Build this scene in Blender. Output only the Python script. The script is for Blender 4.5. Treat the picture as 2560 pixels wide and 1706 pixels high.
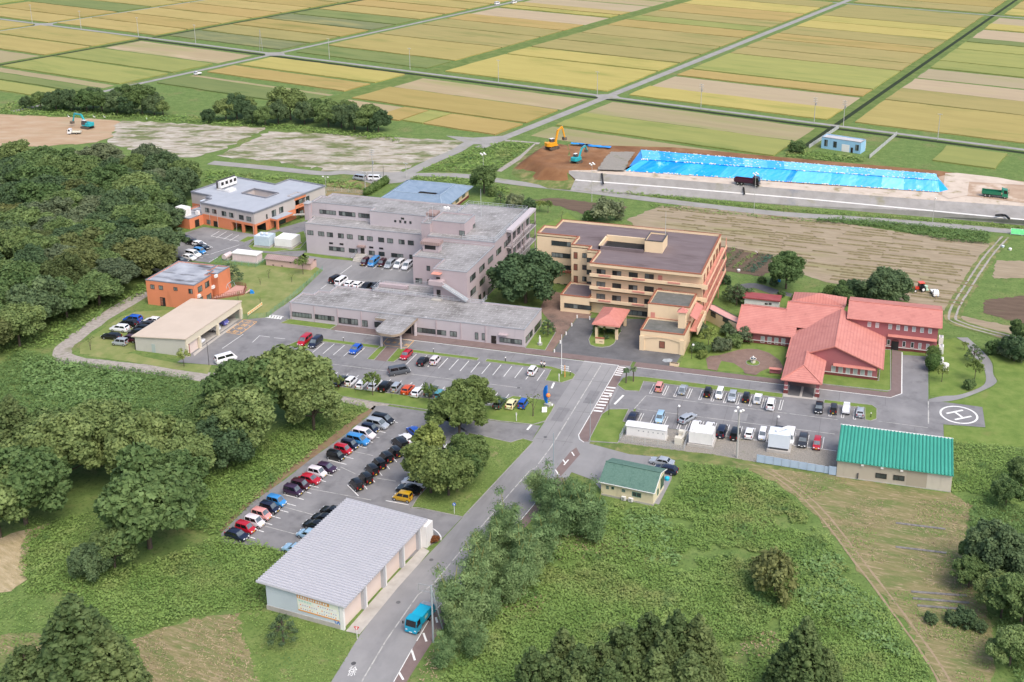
import bpy, bmesh, math, random
import numpy as np
from mathutils import Vector, Matrix

for o_ in list(bpy.data.objects): bpy.data.objects.remove(o_)
scene = bpy.context.scene
COL = scene.collection
R = math.radians

# ------------------------------------------------------------------ camera (surveyed from the building lines)
CAM_F, CAM_P, CAM_R, CAM_A, CAM_H = 2913.1, R(17.121), R(1.031), R(-13.299), 113.0
CAM_X, CAM_Y = 1576.75, 475.94
_f = Vector((0, math.cos(CAM_P), -math.sin(CAM_P))); _r = Vector((1, 0, 0)); _u = _r.cross(_f)
_c, _s = math.cos(CAM_R), math.sin(CAM_R)
_yaw = Matrix.Rotation(-CAM_A, 3, 'Z')
AXR, AXU, AXF = _yaw @ (_c*_r + _s*_u), _yaw @ (-_s*_r + _c*_u), _yaw @ _f
cam = bpy.data.cameras.new('camera'); camo = bpy.data.objects.new('camera', cam); COL.objects.link(camo)
m4 = Matrix((AXR, AXU, -AXF)).transposed().to_4x4(); m4.translation = (0, 0, CAM_H); camo.matrix_world = m4
cam.sensor_width = 36; cam.sensor_fit = 'HORIZONTAL'; cam.lens = CAM_F/2560*36
cam.shift_x = (1280-CAM_X)/2560; cam.shift_y = (CAM_Y-853)/2560
cam.clip_start = 1; cam.clip_end = 20000
scene.camera = camo

# ------------------------------------------------------------------ sky, sun, exposure
SUN_EL, SUN_AZ = R(54), R(128)          # azimuth from +Y towards +X
w = bpy.data.worlds.new('World'); scene.world = w; w.use_nodes = True
nt = w.node_tree; bg = nt.nodes['Background']
sk = nt.nodes.new('ShaderNodeTexSky'); sk.sky_type = 'NISHITA'; sk.sun_disc = False
sk.sun_elevation = SUN_EL; sk.sun_rotation = SUN_AZ; sk.air_density = 1.0; sk.dust_density = 4.0; sk.ozone_density = 0.6
nt.links.new(sk.outputs[0], bg.inputs[0]); bg.inputs[1].default_value = 0.15
sl = bpy.data.lights.new('sun', 'SUN'); sl.energy = 1.15; sl.angle = R(38); sl.color = (1, .95, .87)
so = bpy.data.objects.new('sun', sl); COL.objects.link(so)
sd = Vector((math.sin(SUN_AZ)*math.cos(SUN_EL), math.cos(SUN_AZ)*math.cos(SUN_EL), math.sin(SUN_EL)))
so.rotation_euler = sd.to_track_quat('Z', 'Y').to_euler(); so.location = (0, 200, 300)
vs = scene.view_settings; vs.view_transform = 'Standard'; vs.look = 'None'; vs.gamma = 1; vs.use_curve_mapping = False
vs.exposure = 0.74

# ------------------------------------------------------------------ survey helpers: pixel of the plan photo -> point on the ground (or at height z)
def G(u, v, z=0.0):
    d = AXR*((u-CAM_X)/CAM_F) + AXU*(-(v-CAM_Y)/CAM_F) + AXF
    t = (z-CAM_H)/d.z
    return Vector((d.x*t, d.y*t, z))
class ZM:
    """an enlarged piece of the plan photo; calls give ground points, py / px give points on upright wall planes"""
    def __init__(s, ox, oy, k=3.92): s.o = (ox, oy, k)
    def __call__(s, a, b, z=0.0): return G(s.o[0]+a/s.o[2], s.o[1]+b/s.o[2], z)
    def ray(s, a, b): return AXR*((s.o[0]+a/s.o[2]-CAM_X)/CAM_F) + AXU*(-(s.o[1]+b/s.o[2]-CAM_Y)/CAM_F) + AXF
    def py(s, a, b, y): d = s.ray(a, b); t = y/d.y; return Vector((d.x*t, y, CAM_H+d.z*t))
    def px(s, a, b, x): d = s.ray(a, b); t = x/d.x; return Vector((x, d.y*t, CAM_H+d.z*t))
    def pl(s, a, b, p, n):
        d = s.ray(a, b); o = Vector((0, 0, CAM_H)); t = (Vector(p)-o).dot(n)/d.dot(n); return o+d*t
za, zb, zc, zd, ze = ZM(300,400), ZM(700,440), ZM(1240,500), ZM(1780,600), ZM(200,640)
zf, zh, zi, zj, zk = ZM(700,700), ZM(1200,760), ZM(1500,860), ZM(1960,860), ZM(520,1000)
zl, zn, zo = ZM(600,1230,3.293), ZM(1060,1100,2.5875), ZM(1660,1100,2.588)
zp, zq, zr, zs = ZM(0,0,2.353), ZM(800,0,2.353), ZM(1560,0,2.353), ZM(1200,300,2.941)
zR = ZM(1280,0,1345/1280)
zz, zm = ZM(0,0,2353/2560), ZM(0,1000,2.2203)
TH = R(-26.45)-CAM_A                     # the paddy grid is turned against the hospital grid
def ST(s, t, z=0.0): return Vector((s*math.cos(TH)-t*math.sin(TH), s*math.sin(TH)+t*math.cos(TH), z))

# ------------------------------------------------------------------ materials
MATS = {}
def lin(h):
    if isinstance(h, (tuple, list)): return tuple(h)[:3]+(1,)
    v = [int(h[i:i+2], 16)/255 for i in (0, 2, 4)]
    return tuple(x/12.92 if x <= .04045 else ((x+.055)/1.055)**2.4 for x in v)+(1,)
def mat(name, cols, scale=1.0, rough=.8, stretch=(1,1,1), rotz=0.0, detail=5, bump=0.0, bscale=8.0, spec=.3, metal=0.0,
        rand=0.0, blot=None, blot2=None, transl=0.0, coat=0.0, local=False, brick=None, wave=None):
    """noise between the colours in cols; blot=(colour, scale, low, high) lays shaped stains over it"""
    if name in MATS: return MATS[name]
    m = bpy.data.materials.new(name); m.use_nodes = True; MATS[name] = m
    N, L = m.node_tree.nodes, m.node_tree.links
    b = N['Principled BSDF']; b.inputs['Roughness'].default_value = rough; b.inputs['Metallic'].default_value = metal
    b.inputs['Specular IOR Level'].default_value = spec; b.inputs['Coat Weight'].default_value = coat; b.inputs['Coat Roughness'].default_value = .08
    if isinstance(cols, (str, tuple)): cols = [cols]
    cols = [lin(c) for c in cols]
    if local:
        g = N.new('ShaderNodeTexCoord'); src = g.outputs['Object']
    else:
        g = N.new('ShaderNodeNewGeometry'); src = g.outputs['Position']
    mp = N.new('ShaderNodeMapping'); mp.vector_type = 'TEXTURE'; mp.inputs['Rotation'].default_value = (0, 0, rotz)
    mp.inputs['Scale'].default_value = [1/s for s in stretch]; L.new(src, mp.inputs[0]); vec = mp.outputs[0]
    def noise(sc, det=detail, v=vec):
        n = N.new('ShaderNodeTexNoise'); n.inputs['Scale'].default_value = sc; n.inputs['Detail'].default_value = det
        n.inputs['Roughness'].default_value = .62; L.new(v, n.inputs['Vector']); return n.outputs['Fac']
    def mix(f, a, c):
        x = N.new('ShaderNodeMix'); x.data_type = 'RGBA'
        (L.new(f, x.inputs[0]) if not isinstance(f, float) else x.inputs[0].__setattr__('default_value', f))
        for s, q in ((6, a), (7, c)):
            if isinstance(q, tuple): x.inputs[s].default_value = q
            else: L.new(q, x.inputs[s])
        return x.outputs[2]
    if len(cols) == 1: out = cols[0]
    else:
        cr = N.new('ShaderNodeValToRGB'); el = cr.color_ramp.elements
        while len(el) < len(cols): el.new(.5)
        for i, c in enumerate(cols): el[i].position = .28+.44*i/(len(cols)-1); el[i].color = c
        L.new(noise(scale), cr.inputs[0]); out = cr.outputs[0]
    for bl in (blot, blot2):
        if bl:
            v = vec
            if len(bl) > 4:
                m2 = N.new('ShaderNodeMapping'); m2.vector_type = 'TEXTURE'; m2.inputs['Rotation'].default_value = (0, 0, rotz)
                m2.inputs['Scale'].default_value = [1/s for s in bl[4]]; L.new(src, m2.inputs[0]); v = m2.outputs[0]
            r = N.new('ShaderNodeMapRange'); r.inputs['From Min'].default_value = bl[2]; r.inputs['From Max'].default_value = bl[3]
            L.new(noise(bl[1], 6, v), r.inputs[0]); out = mix(r.outputs[0], out, lin(bl[0]))
    if brick:        # (w, h, colour of joints, width)
        bt = N.new('ShaderNodeTexBrick'); bt.inputs['Scale'].default_value = 1; bt.inputs['Brick Width'].default_value = brick[0]
        bt.inputs['Row Height'].default_value = brick[1]; bt.inputs['Mortar Size'].default_value = brick[3]; bt.inputs['Mortar Smooth'].default_value = .3
        L.new(vec, bt.inputs[0]); out = mix(bt.outputs['Fac'], out, lin(brick[2]))
    if wave:         # (axis, spacing, colour, strength)
        sp = N.new('ShaderNodeSeparateXYZ'); L.new(vec, sp.inputs[0])
        a = N.new('ShaderNodeMath'); a.operation = 'MULTIPLY'; a.inputs[1].default_value = 2*math.pi/wave[1]; L.new(sp.outputs[wave[0]], a.inputs[0])
        s_ = N.new('ShaderNodeMath'); s_.operation = 'SINE'; L.new(a.outputs[0], s_.inputs[0])
        r = N.new('ShaderNodeMapRange'); r.inputs['From Min'].default_value = .1; r.inputs['From Max'].default_value = 1; r.inputs['To Max'].default_value = wave[3]
        L.new(s_.outputs[0], r.inputs[0]); out = mix(r.outputs[0], out, lin(wave[2]))
    if rand:
        oi = N.new('ShaderNodeObjectInfo'); r = N.new('ShaderNodeMapRange'); r.inputs['To Min'].default_value = 1-rand; r.inputs['To Max'].default_value = 1+rand
        L.new(oi.outputs['Random'], r.inputs[0])
        h = N.new('ShaderNodeHueSaturation'); L.new(r.outputs[0], h.inputs['Value'])
        r2 = N.new('ShaderNodeMapRange'); r2.inputs['To Min'].default_value = .5+rand*.1; r2.inputs['To Max'].default_value = .5-rand*.1; L.new(oi.outputs['Random'], r2.inputs[0]); L.new(r2.outputs[0], h.inputs['Hue'])
        if isinstance(out, tuple): h.inputs['Color'].default_value = out
        else: L.new(out, h.inputs['Color'])
        out = h.outputs[0]
    if isinstance(out, tuple): b.inputs['Base Color'].default_value = out
    else: L.new(out, b.inputs['Base Color'])
    if bump:
        bp = N.new('ShaderNodeBump'); bp.inputs['Strength'].default_value = bump; bp.inputs['Distance'].default_value = .15
        L.new(noise(bscale, 4), bp.inputs['Height']); L.new(bp.outputs[0], b.inputs['Normal'])
    if transl:
        t = N.new('ShaderNodeBsdfTranslucent'); ms = N.new('ShaderNodeMixShader'); ms.inputs[0].default_value = transl
        if isinstance(out, tuple): t.inputs[0].default_value = out
        else: L.new(out, t.inputs[0])
        L.new(b.outputs[0], ms.inputs[1]); L.new(t.outputs[0], ms.inputs[2]); L.new(ms.outputs[0], N['Material Output'].inputs[0])
    return m
def paint(h, rough=.35, coat=.6, metal=.0): return mat('paint_'+h, [h], rough=rough, coat=coat, metal=metal, spec=.5)

# ------------------------------------------------------------------ mesh helpers
WM = {}                                    # world matrices of things (only location + z turn)
class MB:
    def __init__(s): s.v, s.f, s.m = [], [], []
    def add(s, vs, fs, mi=0):
        n = len(s.v); s.v += [tuple(q) for q in vs]; s.f += [tuple(n+i for i in f) for f in fs]; s.m += [mi]*len(fs); return s
    def box(s, x0, x1, y0, y1, z0, z1, mi=0, top=None):
        v = [(x0,y0,z0),(x1,y0,z0),(x1,y1,z0),(x0,y1,z0),(x0,y0,z1),(x1,y0,z1),(x1,y1,z1),(x0,y1,z1)]
        n = len(s.v); s.add(v, [(0,3,2,1),(0,1,5,4),(1,2,6,5),(2,3,7,6),(3,0,4,7)], mi); s.f.append((n+4,n+5,n+6,n+7)); s.m.append(mi if top is None else top); return s
    def prism(s, pts, z0, z1, mi=0, top=None, bottom=True):
        pts = ccw(pts); n = len(pts); k = len(s.v)
        s.v += [(p[0],p[1],z0) for p in pts]+[(p[0],p[1],z1) for p in pts]
        for i in range(n): s.f.append((k+i, k+(i+1) % n, k+n+(i+1) % n, k+n+i)); s.m.append(mi)
        s.f.append(tuple(k+n+i for i in range(n))); s.m.append(mi if top is None else top)
        if bottom: s.f.append(tuple(k+i for i in reversed(range(n)))); s.m.append(mi)
        return s
    def tube(s, p0, p1, r0, r1=None, n=8, mi=0, cap=True):
        p0, p1 = Vector(p0), Vector(p1); r1 = r0 if r1 is None else r1
        d = (p1-p0).normalized(); a = d.orthogonal().normalized(); b = d.cross(a); k = len(s.v)
        for p, r in ((p0, r0), (p1, r1)):
            for i in range(n):
                t = 2*math.pi*i/n; s.v.append(tuple(p+(a*math.cos(t)+b*math.sin(t))*r))
        for i in range(n): s.f.append((k+i, k+(i+1) % n, k+n+(i+1) % n, k+n+i)); s.m.append(mi)
        if cap: s.f.append(tuple(k+n+i for i in range(n))); s.f.append(tuple(k+i for i in reversed(range(n)))); s.m += [mi, mi]
        return s
    def bar(s, p0, p1, w, h, mi=0):
        """rectangular bar between two points, w sideways, h upwards"""
        p0, p1 = Vector(p0), Vector(p1); d = (p1-p0).normalized()
        a = d.cross(Vector((0,0,1)))
        a = (a.normalized() if a.length > 1e-4 else Vector((1,0,0))); b = a.cross(d).normalized(); a = a*w/2; b = b*h/2
        s.add([p0-a-b, p0+a-b, p0+a+b, p0-a+b, p1-a-b, p1+a-b, p1+a+b, p1-a+b], [(0,1,2,3),(7,6,5,4),(0,4,5,1),(1,5,6,2),(2,6,7,3),(3,7,4,0)], mi); return s
    def ball(s, c, rx, ry=None, rz=None, n=10, m=6, mi=0):
        ry = rx if ry is None else ry; rz = rx if rz is None else rz; k = len(s.v)
        s.v.append((c[0], c[1], c[2]-rz))
        for j in range(1, m):
            t = math.pi*j/m
            for i in range(n):
                q = 2*math.pi*i/n; s.v.append((c[0]+rx*math.sin(t)*math.cos(q), c[1]+ry*math.sin(t)*math.sin(q), c[2]-rz*math.cos(t)))
        s.v.append((c[0], c[1], c[2]+rz)); e = len(s.v)-1
        for i in range(n):
            s.f.append((k, k+1+(i+1) % n, k+1+i)); s.m.append(mi)
            for j in range(m-2): a = k+1+j*n; s.f.append((a+i, a+(i+1) % n, a+n+(i+1) % n, a+n+i)); s.m.append(mi)
            a = k+1+(m-2)*n; s.f.append((a+i, a+(i+1) % n, e)); s.m.append(mi)
        return s
    def xf(s, M, k=0):
        s.v = s.v[:k]+[tuple(M @ Vector(q)) for q in s.v[k:]]; return s
    def mesh(s, name, mats, M=None, smooth=None):
        me = bpy.data.meshes.new(name)
        vs = s.v if M is None else [tuple(M @ Vector(q)) for q in s.v]
        me.from_pydata(vs, [], s.f); mats = mats if isinstance(mats, (list, tuple)) else [mats]
        for q in mats: me.materials.append(q)
        if len(mats) > 1: me.polygons.foreach_set('material_index', s.m)
        if smooth is not None: me.shade_smooth(); me.set_sharp_from_angle(angle=R(smooth))
        me.update(); return me
    def build(s, name, mats, parent=None, smooth=None):
        """vertices given in world coordinates"""
        M = None
        if parent is not None: M = WM[parent.name].inverted()
        o = bpy.data.objects.new(name, s.mesh(name, mats, M, smooth)); COL.objects.link(o)
        if parent is not None: o.parent = parent; WM[o.name] = WM[parent.name]
        else: WM[o.name] = Matrix()
        return o
def ccw(pts):
    a = sum(pts[i][0]*pts[(i+1) % len(pts)][1]-pts[(i+1) % len(pts)][0]*pts[i][1] for i in range(len(pts)))
    return list(pts) if a > 0 else list(reversed(pts))
def tag(o, label=None, cat=None, group=None, kind=None):
    if label: o['label'] = label
    if cat: o['category'] = cat
    if group: o['group'] = group
    if kind: o['kind'] = kind
    return o
def thing(name, label, cat, loc=(0,0,0), rz=0.0, group=None):
    o = bpy.data.objects.new(name, None); COL.objects.link(o); o.empty_display_size = .5
    o.location = loc; o.rotation_euler = (0, 0, rz); WM[o.name] = Matrix.Translation(Vector(loc)) @ Matrix.Rotation(rz, 4, 'Z')
    return tag(o, label, cat, group)
def inst(name, me, parent, loc, rz=0.0, mats=None, scale=None):
    """a part that shares mesh data; loc in world coordinates, parents have only a z turn"""
    o = bpy.data.objects.new(name, me); COL.objects.link(o)
    M = Matrix.Translation(Vector(loc)) @ Matrix.Rotation(rz, 4, 'Z')
    if parent is not None:
        o.parent = parent; Ml = WM[parent.name].inverted() @ M
        o.location = Ml.translation; o.rotation_euler = Ml.to_euler()
    else: o.location = M.translation; o.rotation_euler = (0, 0, rz)
    if scale: o.scale = scale
    WM[o.name] = M
    return o
def copy_tree(o, parent=None):
    c = o.copy(); COL.objects.link(c); c.parent = parent
    for ch in list(o.children):
        copy_tree(ch, c)
    return c
def dense(pts, step):
    out = []; n = len(pts)
    for i in range(n):
        a, b = Vector((pts[i][0], pts[i][1], 0)), Vector((pts[(i+1) % n][0], pts[(i+1) % n][1], 0)); k = max(1, int((b-a).length/step))
        out += [a.lerp(b, j/k) for j in range(k)]
    return out
RNG = random.Random(5)
def jag(pts, amp, step=None):
    q = dense(pts, step or amp*2.2); out = []
    for p in q: out.append((p.x+RNG.uniform(-amp, amp), p.y+RNG.uniform(-amp, amp)))
    return out
def sheet(name, pts, z, m, amp=0.0, step=None, kind='structure', parent=None):
    pts = [(p[0], p[1]) for p in pts]
    if amp: pts = jag(pts, amp, step)
    pts = ccw(pts); mb = MB(); mb.add([(x, y, z) for x, y in pts], [tuple(range(len(pts)))])
    o = mb.build(name, m, parent)
    if parent is None: o['kind'] = kind
    return o
def rect(x0, x1, y0, y1): return [(x0,y0),(x1,y0),(x1,y1),(x0,y1)]
def ribbon(left, right): return list(left)+list(reversed(right))
def offset_line(pts, d):
    out = []; n = len(pts)
    for i in range(n):
        a = Vector(pts[max(0,i-1)][:2]); b = Vector(pts[min(n-1,i+1)][:2]); t = (b-a).normalized(); out.append((pts[i][0]-t.y*d, pts[i][1]+t.x*d))
    return out
def strip(pts, w): return ribbon(offset_line(pts, w/2), offset_line(pts, -w/2))
def smooth_line(pts, k=4):
    out = []; n = len(pts); P = [Vector(p[:2]) for p in pts]
    for i in range(n-1):
        p0, p1, p2, p3 = P[max(0,i-1)], P[i], P[i+1], P[min(n-1,i+2)]
        for j in range(k):
            t = j/k; out.append(tuple(.5*((2*p1)+(p2-p0)*t+(2*p0-5*p1+4*p2-p3)*t*t+(3*p1-p0-3*p2+p3)*t*t*t)))
    out.append(tuple(P[-1])); return out
# ------------------------------------------------------------------ surface materials
M_ground = mat('meadow', [(.085,.145,.036),(.125,.19,.05),(.165,.225,.068)], .35, .95, bump=.6, bscale=2.5, blot=((.20,.19,.08),.07,.55,.72), blot2=((.075,.125,.03),1.4,.50,.64))
M_lawn = mat('mown_lawn', [(.10,.165,.032),(.14,.205,.045),(.18,.235,.062)], .35, .95, bump=.4, bscale=6, blot=((.19,.20,.065),.15,.58,.78))
M_lawn2 = mat('dry_lawn', [(.14,.185,.05),(.20,.23,.08),(.27,.26,.11)], .3, .95, bump=.4, bscale=6, blot=((.12,.19,.04),.12,.5,.7))
M_verge = mat('verge_grass', [(.095,.15,.035),(.135,.195,.05),(.18,.225,.07)], .25, .95, bump=.7, bscale=3, blot=((.25,.22,.11),.22,.60,.72), blot2=((.085,.14,.032),1.8,.50,.64))
M_rough = mat('rough_grass', [(.075,.12,.028),(.13,.17,.05),(.26,.23,.10)], .3, .95, bump=.8, bscale=3, blot=((.32,.25,.14),.16,.55,.7))
M_asph = mat('asphalt', [(.225,.223,.226),(.27,.267,.27)], .25, .9, bump=.15, bscale=30, blot=((.185,.184,.188),.10,.50,.66,(1,.25,1)), blot2=((.32,.315,.31),.05,.54,.72))
M_asph2 = mat('car_park_asphalt', [(.175,.174,.18),(.225,.222,.228)], .3, .9, bump=.15, bscale=30, blot=((.145,.144,.15),.22,.52,.66), blot2=((.255,.252,.255),.07,.54,.70))
M_asphd = mat('dark_asphalt', [(.095,.095,.10),(.15,.15,.155)], .3, .85, bump=.15, bscale=30, blot=((.27,.265,.26),.2,.6,.78), blot2=((.065,.065,.07),.1,.5,.7))
M_gravel = mat('gravel_track', [(.24,.22,.19),(.33,.30,.27),(.40,.37,.33)], 1.2, .95, bump=.5, bscale=10, blot=((.16,.17,.08),.22,.58,.72))
M_gravd = mat('grey_gravel', [(.17,.155,.135),(.27,.25,.22),(.36,.34,.30)], 4.5, .95, bump=.8, bscale=10, detail=8, blot=((.14,.16,.07),.3,.6,.75))
M_brick = mat('brick_paving', [(.165,.118,.112),(.205,.152,.143)], .9, .9, bump=.2, bscale=20, brick=(.4,.2,(.19,.15,.14),.018), blot=((.10,.075,.07),.15,.58,.75))
M_brickp = mat('plaza_paving', [(.165,.10,.082),(.25,.165,.13)], .7, .9, bump=.2, bscale=20, brick=(.4,.2,(.22,.18,.15),.018), blot=((.07,.055,.048),.12,.52,.7))
M_kerb = mat('kerb_concrete', [(.24,.235,.22),(.36,.35,.335)], 1.5, .9)
M_conc = mat('concrete', [(.36,.34,.31),(.47,.45,.42)], .8, .9, bump=.1, blot=((.27,.25,.22),.2,.55,.75))
M_line = mat('road_paint', [(.62,.62,.60),(.82,.82,.80)], 2.5, .7, blot=((.30,.30,.30),1.2,.60,.72))
M_linew = mat('worn_road_paint', [(.36,.355,.34),(.50,.49,.46)], 2.0, .8, blot=((.22,.22,.22),.8,.50,.65))
M_orangeline = mat('orange_road_paint', [(.66,.36,.12),(.75,.45,.18)], 2, .8, blot=((.35,.22,.12),1.5,.58,.7))
RZ = TH
def rice(name, c, k=1.0, bl=None):
    return mat(name, c, .09, .95, stretch=(.35,1.6,1), rotz=RZ, detail=7, bump=.5, bscale=1.6, rand=.07, blot=bl or ((c[0][0]*.7, c[0][1]*.85, c[0][2]*.7), .05, .54, .72))
M_gold = rice('rice_golden', [(.30,.245,.085),(.36,.295,.105)])
M_gold2 = rice('rice_amber', [(.295,.225,.075),(.35,.27,.095)])
M_yel = rice('rice_yellow', [(.33,.285,.085),(.39,.335,.105)])
M_ygr = rice('rice_yellow_green', [(.215,.235,.07),(.275,.28,.085)])
M_oliv = rice('rice_olive', [(.25,.22,.08),(.31,.265,.10)])
M_grn = rice('rice_green', [(.13,.17,.055),(.18,.21,.07)])
M_blu = rice('weedy_paddy', [(.13,.155,.07),(.18,.195,.09)], bl=((.27,.25,.10),.045,.5,.7))
M_tan = mat('stubble', [(.27,.225,.125),(.34,.285,.165)], .1, .95, stretch=(.3,1.8,1), rotz=RZ, detail=8, rand=.12, blot=((.24,.24,.10),.05,.48,.68), blot2=((.47,.38,.26),.03,.60,.75))
M_ptan = mat('pale_stubble', [(.31,.255,.16),(.37,.305,.195)], .1, .95, stretch=(.3,1.8,1), rotz=RZ, detail=8, rand=.1, blot=((.30,.27,.14),.05,.55,.72))
M_dike = mat('dike_grass', [(.075,.12,.025),(.115,.165,.04),(.17,.20,.06)], .2, .95, bump=.6, bscale=2, rotz=RZ)
M_ditch = mat('ditch_weeds', [(.010,.018,.007),(.03,.045,.014)], .6, .95)
M_froad = mat('farm_road', [(.24,.235,.22),(.32,.31,.295)], .2, .95, blot=((.24,.25,.16),.15,.58,.72))
M_soil_o = mat('orange_subsoil', [(.33,.215,.13),(.39,.28,.18),(.43,.34,.25)], .15, .95, stretch=(.6,1.6,1), rotz=R(18), detail=8, bump=.4, bscale=1, blot=((.33,.27,.17),.06,.58,.7))
M_soil_w = mat('pale_cleared_ground', [(.26,.225,.17),(.38,.345,.29),(.54,.50,.45)], .2, .95, stretch=(.7,1.6,1), rotz=R(18), detail=10, bump=.4, bscale=1, blot=((.13,.155,.06),.09,.50,.58), blot2=((.24,.22,.14),.3,.52,.62))
M_soil_b = mat('brown_spoil', [(.15,.068,.030),(.22,.11,.052),(.30,.175,.095)], .12, .95, detail=8, bump=.8, bscale=1.2)
M_soil_d = mat('tilled_soil', [(.095,.065,.045),(.15,.105,.075)], .35, .95, stretch=(.4,2,1), bump=.6, bscale=3, blot=((.13,.14,.05),.15,.6,.72))
M_straw = mat('straw_field', [(.235,.185,.125),(.29,.235,.16),(.36,.30,.215)], .45, .95, stretch=(.3,2.0,1), rotz=R(-4), detail=8, bump=.5, bscale=2, blot=((.24,.23,.10),.035,.58,.72))
M_mown = mat('mown_hay_field', [(.13,.15,.05),(.205,.185,.085),(.31,.245,.15)], .8, .95, stretch=(.35,2.2,1), rotz=R(-7), detail=12, bump=.5, bscale=3, blot=((.135,.165,.055),.22,.48,.60,(.5,1.6,1)), blot2=((.36,.28,.18),1.6,.56,.66,(.3,1.8,1)))
M_hay = mat('cut_straw', [(.26,.225,.11),(.37,.30,.18),(.47,.39,.26)], .9, .95, stretch=(.4,1.6,1), rotz=R(-20), detail=8, bump=.7, bscale=4)

# ------------------------------------------------------------------ the ground
tag(sheet('ground', rect(-4000, 4000, -600, 7000), 0, M_ground), kind='structure')

# paddies on their own grid: strips between lanes and dikes, s across, t away
def paddies(s0, s1, rows):
    for t0, t1, m in rows:
        h = .06 if m in (M_tan, M_ptan) else .5
        p = [ST(s0, t0+.8), ST(s1, t0+.8), ST(s1, t1-.8), ST(s0, t1-.8)]
        q = jag(p, .35, 7.0); mb = MB(); mb.prism(q, .0, h, bottom=False)
        o = mb.build('rice_paddy' if h > .1 else 'stubble_field', m); o['kind'] = 'structure'
G_, A_, Y_, YG, O_, GR, BL, T_, PT = M_gold, M_gold2, M_yel, M_ygr, M_oliv, M_grn, M_blu, M_tan, M_ptan
paddies(-690, -609, [(360,390,A_),(390,418,G_),(418,446,G_),(454,478,G_),(478,504,A_),(504,530,GR),(530,556,G_),(556,585,G_),(585,612,A_),(612,640,G_)])
paddies(-603, -524, [(335,356,YG),(356,385,T_),(386,414,G_),(415,446,G_),(456,480,G_),(480,505,A_),(505,530,G_),(530,556,A_),(556,582,G_),(582,610,A_),(610,640,O_),(640,670,G_)])
paddies(-516, -436, [(322,336,YG),(337,347,GR),(348,356,T_),(357,386,YG),(387.5,414,YG),(415.5,441,T_),(459,481,BL),(482,506,O_),(507,533,A_),(534,556,BL),(557,580,GR),(581,606,G_),(607,632,A_),(633,660,G_),(661,690,G_),(690,720,A_)])
paddies(-424, -341, [(367,386,GR),(386.5,391,T_),(397,416,A_),(418,442,Y_),(458,480,GR),(482,526,G_),(526,566,O_),(566,592,O_),(592,617,A_),(618,651,PT),(652,664,Y_),(665,680,G_),(681,711,PT),(712,737,T_),(738,765,T_),(765,795,G_),(795,830,A_)])
paddies(-329, -241, [(416,440,T_),(388,415.5,A_),(457,511,Y_),(512,536,Y_),(537,565,O_),(565,592,O_),(592,625,O_),(625,651,A_),(651,671,YG),(671,696,O_),(696,735,A_),(735,770,Y_),(770,800,O_),(808,850,O_),(850,890,A_),(890,940,G_)])
paddies(-329, -300, [(365,387,T_)]); paddies(-299, -287, [(365,387,A_)]); paddies(-286, -276, [(366,387,YG)]); paddies(-275, -241, [(366,387,A_)])
paddies(-229, -137, [(417,442,T_),(391,416.5,YG),(372,390,T_),(456,479,Y_),(479,507,PT),(508,525,A_),(526,577,YG),(577,599,O_),(599,631,O_),(631,653,A_),(653,683,O_),(683,711,Y_),(711,736,Y_),(736,795,O_),(808,840,O_),(840,875,A_),(875,910,O_),(910,950,G_)])
paddies(-126, -22, [(458,507,G_),(507,536,O_),(537,564,PT),(565,592,PT),(593,616,YG),(616,657,YG),(657,683,YG),(684,700,GR),(701,737,PT),(738,763,Y_),(764,793,PT),(808,840,Y_),(840,880,G_),(880,920,A_)])
paddies(-14, 80, [(458,500,G_),(500,536,A_),(537,566,T_),(566,610,G_),(610,650,YG),(650,690,G_),(690,740,A_),(740,793,Y_),(808,860,A_),(860,920,G_)])
paddies(-57+8, -12, [(412,440,T_)])
paddies(-84, -62, [(415,440,YG)])
for k in range(12):
    paddies(-690+k*80, -618+k*80, [(955+k*0,1010,A_),(1012,1070,G_),(1072,1130,O_)])
for k in range(5):
    paddies(-690-80*(k+1), -618-80*(k+1), [(330+45*j, 372+45*j, (G_,A_,O_,YG)[(j+k) % 4]) for j in range(9)])
def lane(name, a, b, w, m, z): return sheet(name, strip(dense([a, b], 25)[:int((Vector(b)-Vector(a)).length/25)]+[b] if False else [a, b], w), z, m)
for s_, t0, t1, w_, m_ in ((-605.5,300,960,2.8,M_froad),(-430,300,960,3.0,M_froad),(-236,348,960,4.2,M_froad),(-520,300,960,7,M_dike),(-334.5,360,960,9,M_dike),(-132,405,960,10,M_dike)):
    sheet('farm_road' if m_ is M_froad else 'grass_dike', strip([ST(s_,t0)[:2], ST(s_,t1)[:2]], w_), .05 if m_ is M_froad else .03, m_)
for s_ in (-520, -132): sheet('drainage_ditch', strip([ST(s_+.6,405 if s_ > -200 else 300)[:2], ST(s_+.6,960)[:2]], 2.2), .045, M_ditch)
sheet('farm_road', strip([ST(-760,449.5)[:2], ST(90,449.5)[:2]], 2.9), .06, M_froad)
sheet('drainage_ditch', strip([ST(-760,444.8)[:2], ST(-12,444.8)[:2]], 3.2), .035, M_ditch)
sheet('farm_road', strip([ST(-420,801)[:2], ST(90,801)[:2]], 2.8), .06, M_froad)
for s_, t_ in ((-430,449.5),(-236,449.5),(-605.5,449.5)):
    sheet('farm_road', [ST(s_-6,t_-1)[:2],ST(s_-1.6,t_-5)[:2],ST(s_+1.6,t_-5)[:2],ST(s_+6,t_-1)[:2],ST(s_+6,t_+1)[:2],ST(s_+1.6,t_+5)[:2],ST(s_-1.6,t_+5)[:2],ST(s_-6,t_+1)[:2]], .07, M_froad)

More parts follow.
